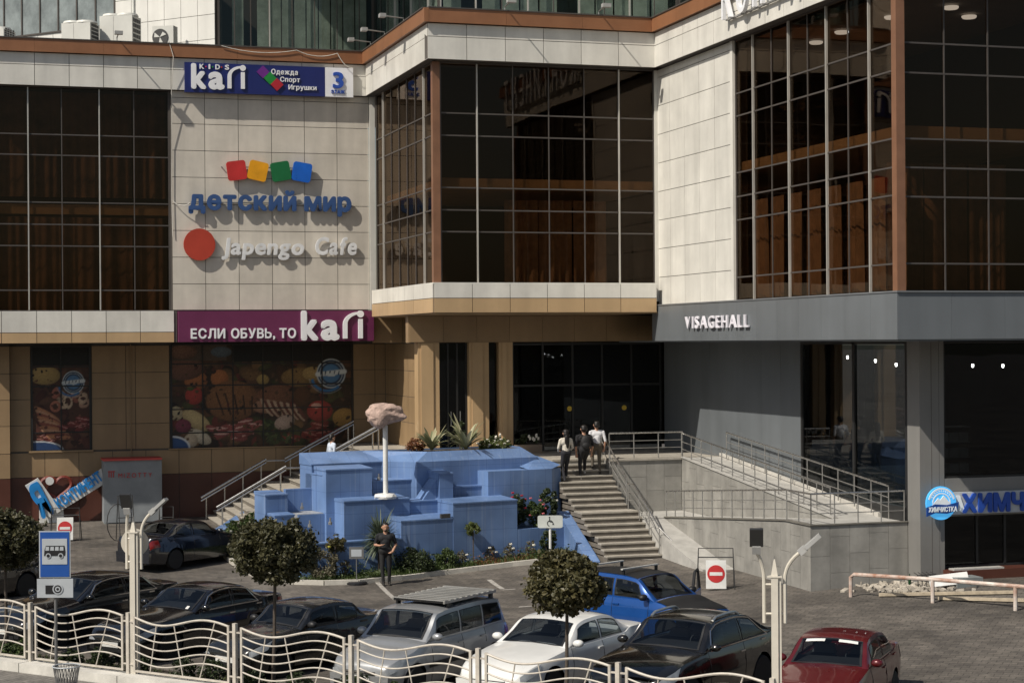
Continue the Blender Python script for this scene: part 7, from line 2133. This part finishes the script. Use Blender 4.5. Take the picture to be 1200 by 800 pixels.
# people on the stairs, seen from behind (facing +Y)
def on_stairs(u, v):
    best = None
    for i in range(900):
        Y = 51.5 + i * .01; z = step_z(Y); q = onY(u, v, Y)
        e = abs(q.z - z)
        if best is None or e < best[0]: best = (e, Vector((q.x, Y, z)))
    return best[1]
P = on_stairs(688, 560); P.x -= .1
wl_ = [((-.09, 0, .9), (-.10, .12, .52), (-.10, .05, .10)), ((.09, 0, .9), (.10, .26, .66), (.10, .30, .27))]
ar = [((-.21, 0, 1.38), (-.27, -.03, 1.1), (-.24, .06, .86), (-.23, .08, .76), 1), ((.21, 0, 1.38), (.27, -.06, 1.1), (.25, .02, .86), (.24, .05, .76), 1)]
hr = [('hair', M_hair, [((0, -.01, 1.665), (.105, .11, .085)), ((0, -.04, 1.61), (.1, .085, .09))])]
M_pk = mat('black_backpack', (.012, .012, .013), .7, var=.2, scale=8)
hrp = hr + [('backpack', M_pk, [((0, -.20, 1.22), (.16, .10, .22)), ((0, -.24, 1.12), (.13, .08, .12)), ((-.13, -.02, 1.36), (.03, .14, .05)), ((.13, -.02, 1.36), (.03, .14, .05))])]
person('person', P, -.05, 'person in black with a black backpack climbing the stairs', fig(wl_, ar), [M_skin, mat('black_shirt', (.010, .010, .012), .85), mat('black_jeans', (.011, .011, .013), .85), M_shoew], 1.78, hrp)
P = on_stairs(699, 556); P.x += .02
wl2 = [((-.09, 0, .9), (-.1, .22, .66), (-.1, .2, .28)), ((.09, 0, .9), (.10, .1, .52), (.10, .02, .10))]
person('person', P, -.1, 'person in a white shirt and grey trousers by the stair railing', fig(wl2, ar, lean=.05), [M_skin, mat('white_shirt', (.62, .62, .64), .8), mat('grey_trousers', (.10, .085, .065), .85), M_shoe], 1.72, hr)
P = Vector((18.78, 55.6, step_z(55.5)))
ar3 = [((-.19, 0, 1.38), (-.26, .02, 1.12), (-.2, .16, 1.0), (-.15, .22, 1.0), 2), ((.19, 0, 1.38), (.26, .02, 1.12), (.2, .16, 1.0), (.15, .22, 1.0), 2)]
lh = [('long_hair', M_hair, [((0, -.01, 1.66), (.105, .11, .09)), ((0, -.06, 1.56), (.1, .07, .14)), ((0, -.105, 1.38), (.085, .05, .2)), ((.01, -.12, 1.24), (.06, .04, .14))])]
person('person', P, .1, 'person with long black hair and cream jumper reaching the entrance', fig([((-.08, 0, .9), (-.09, .1, .5), (-.09, -.1, .08)), ((.08, 0, .9), (.09, .16, .5), (.09, .2, .08))], ar3), [M_skin, mat('cream_jumper', (.62, .58, .5), .9, bump=.3), mat('dark_trousers', (.02, .02, .025), .85), M_shoe], 1.66, lh)
# seated guard inside / person on the side stairs
P = Vector((onY(389, 530, 61.5).x, 61.5, 2.3)); zt = onY(389, 512, 61.5).z
person('person', Vector((P.x, 61.5, zt - 1.62)), -1.3, 'person in a pale blue shirt behind the fountain on the side stairs', fig(wl_, ar), [M_skin, mat('pale_blue_shirt', (.5, .56, .66), .8), mat('black_jeans', (.011, .011, .013), .85), M_shoe], 1.7, hr)
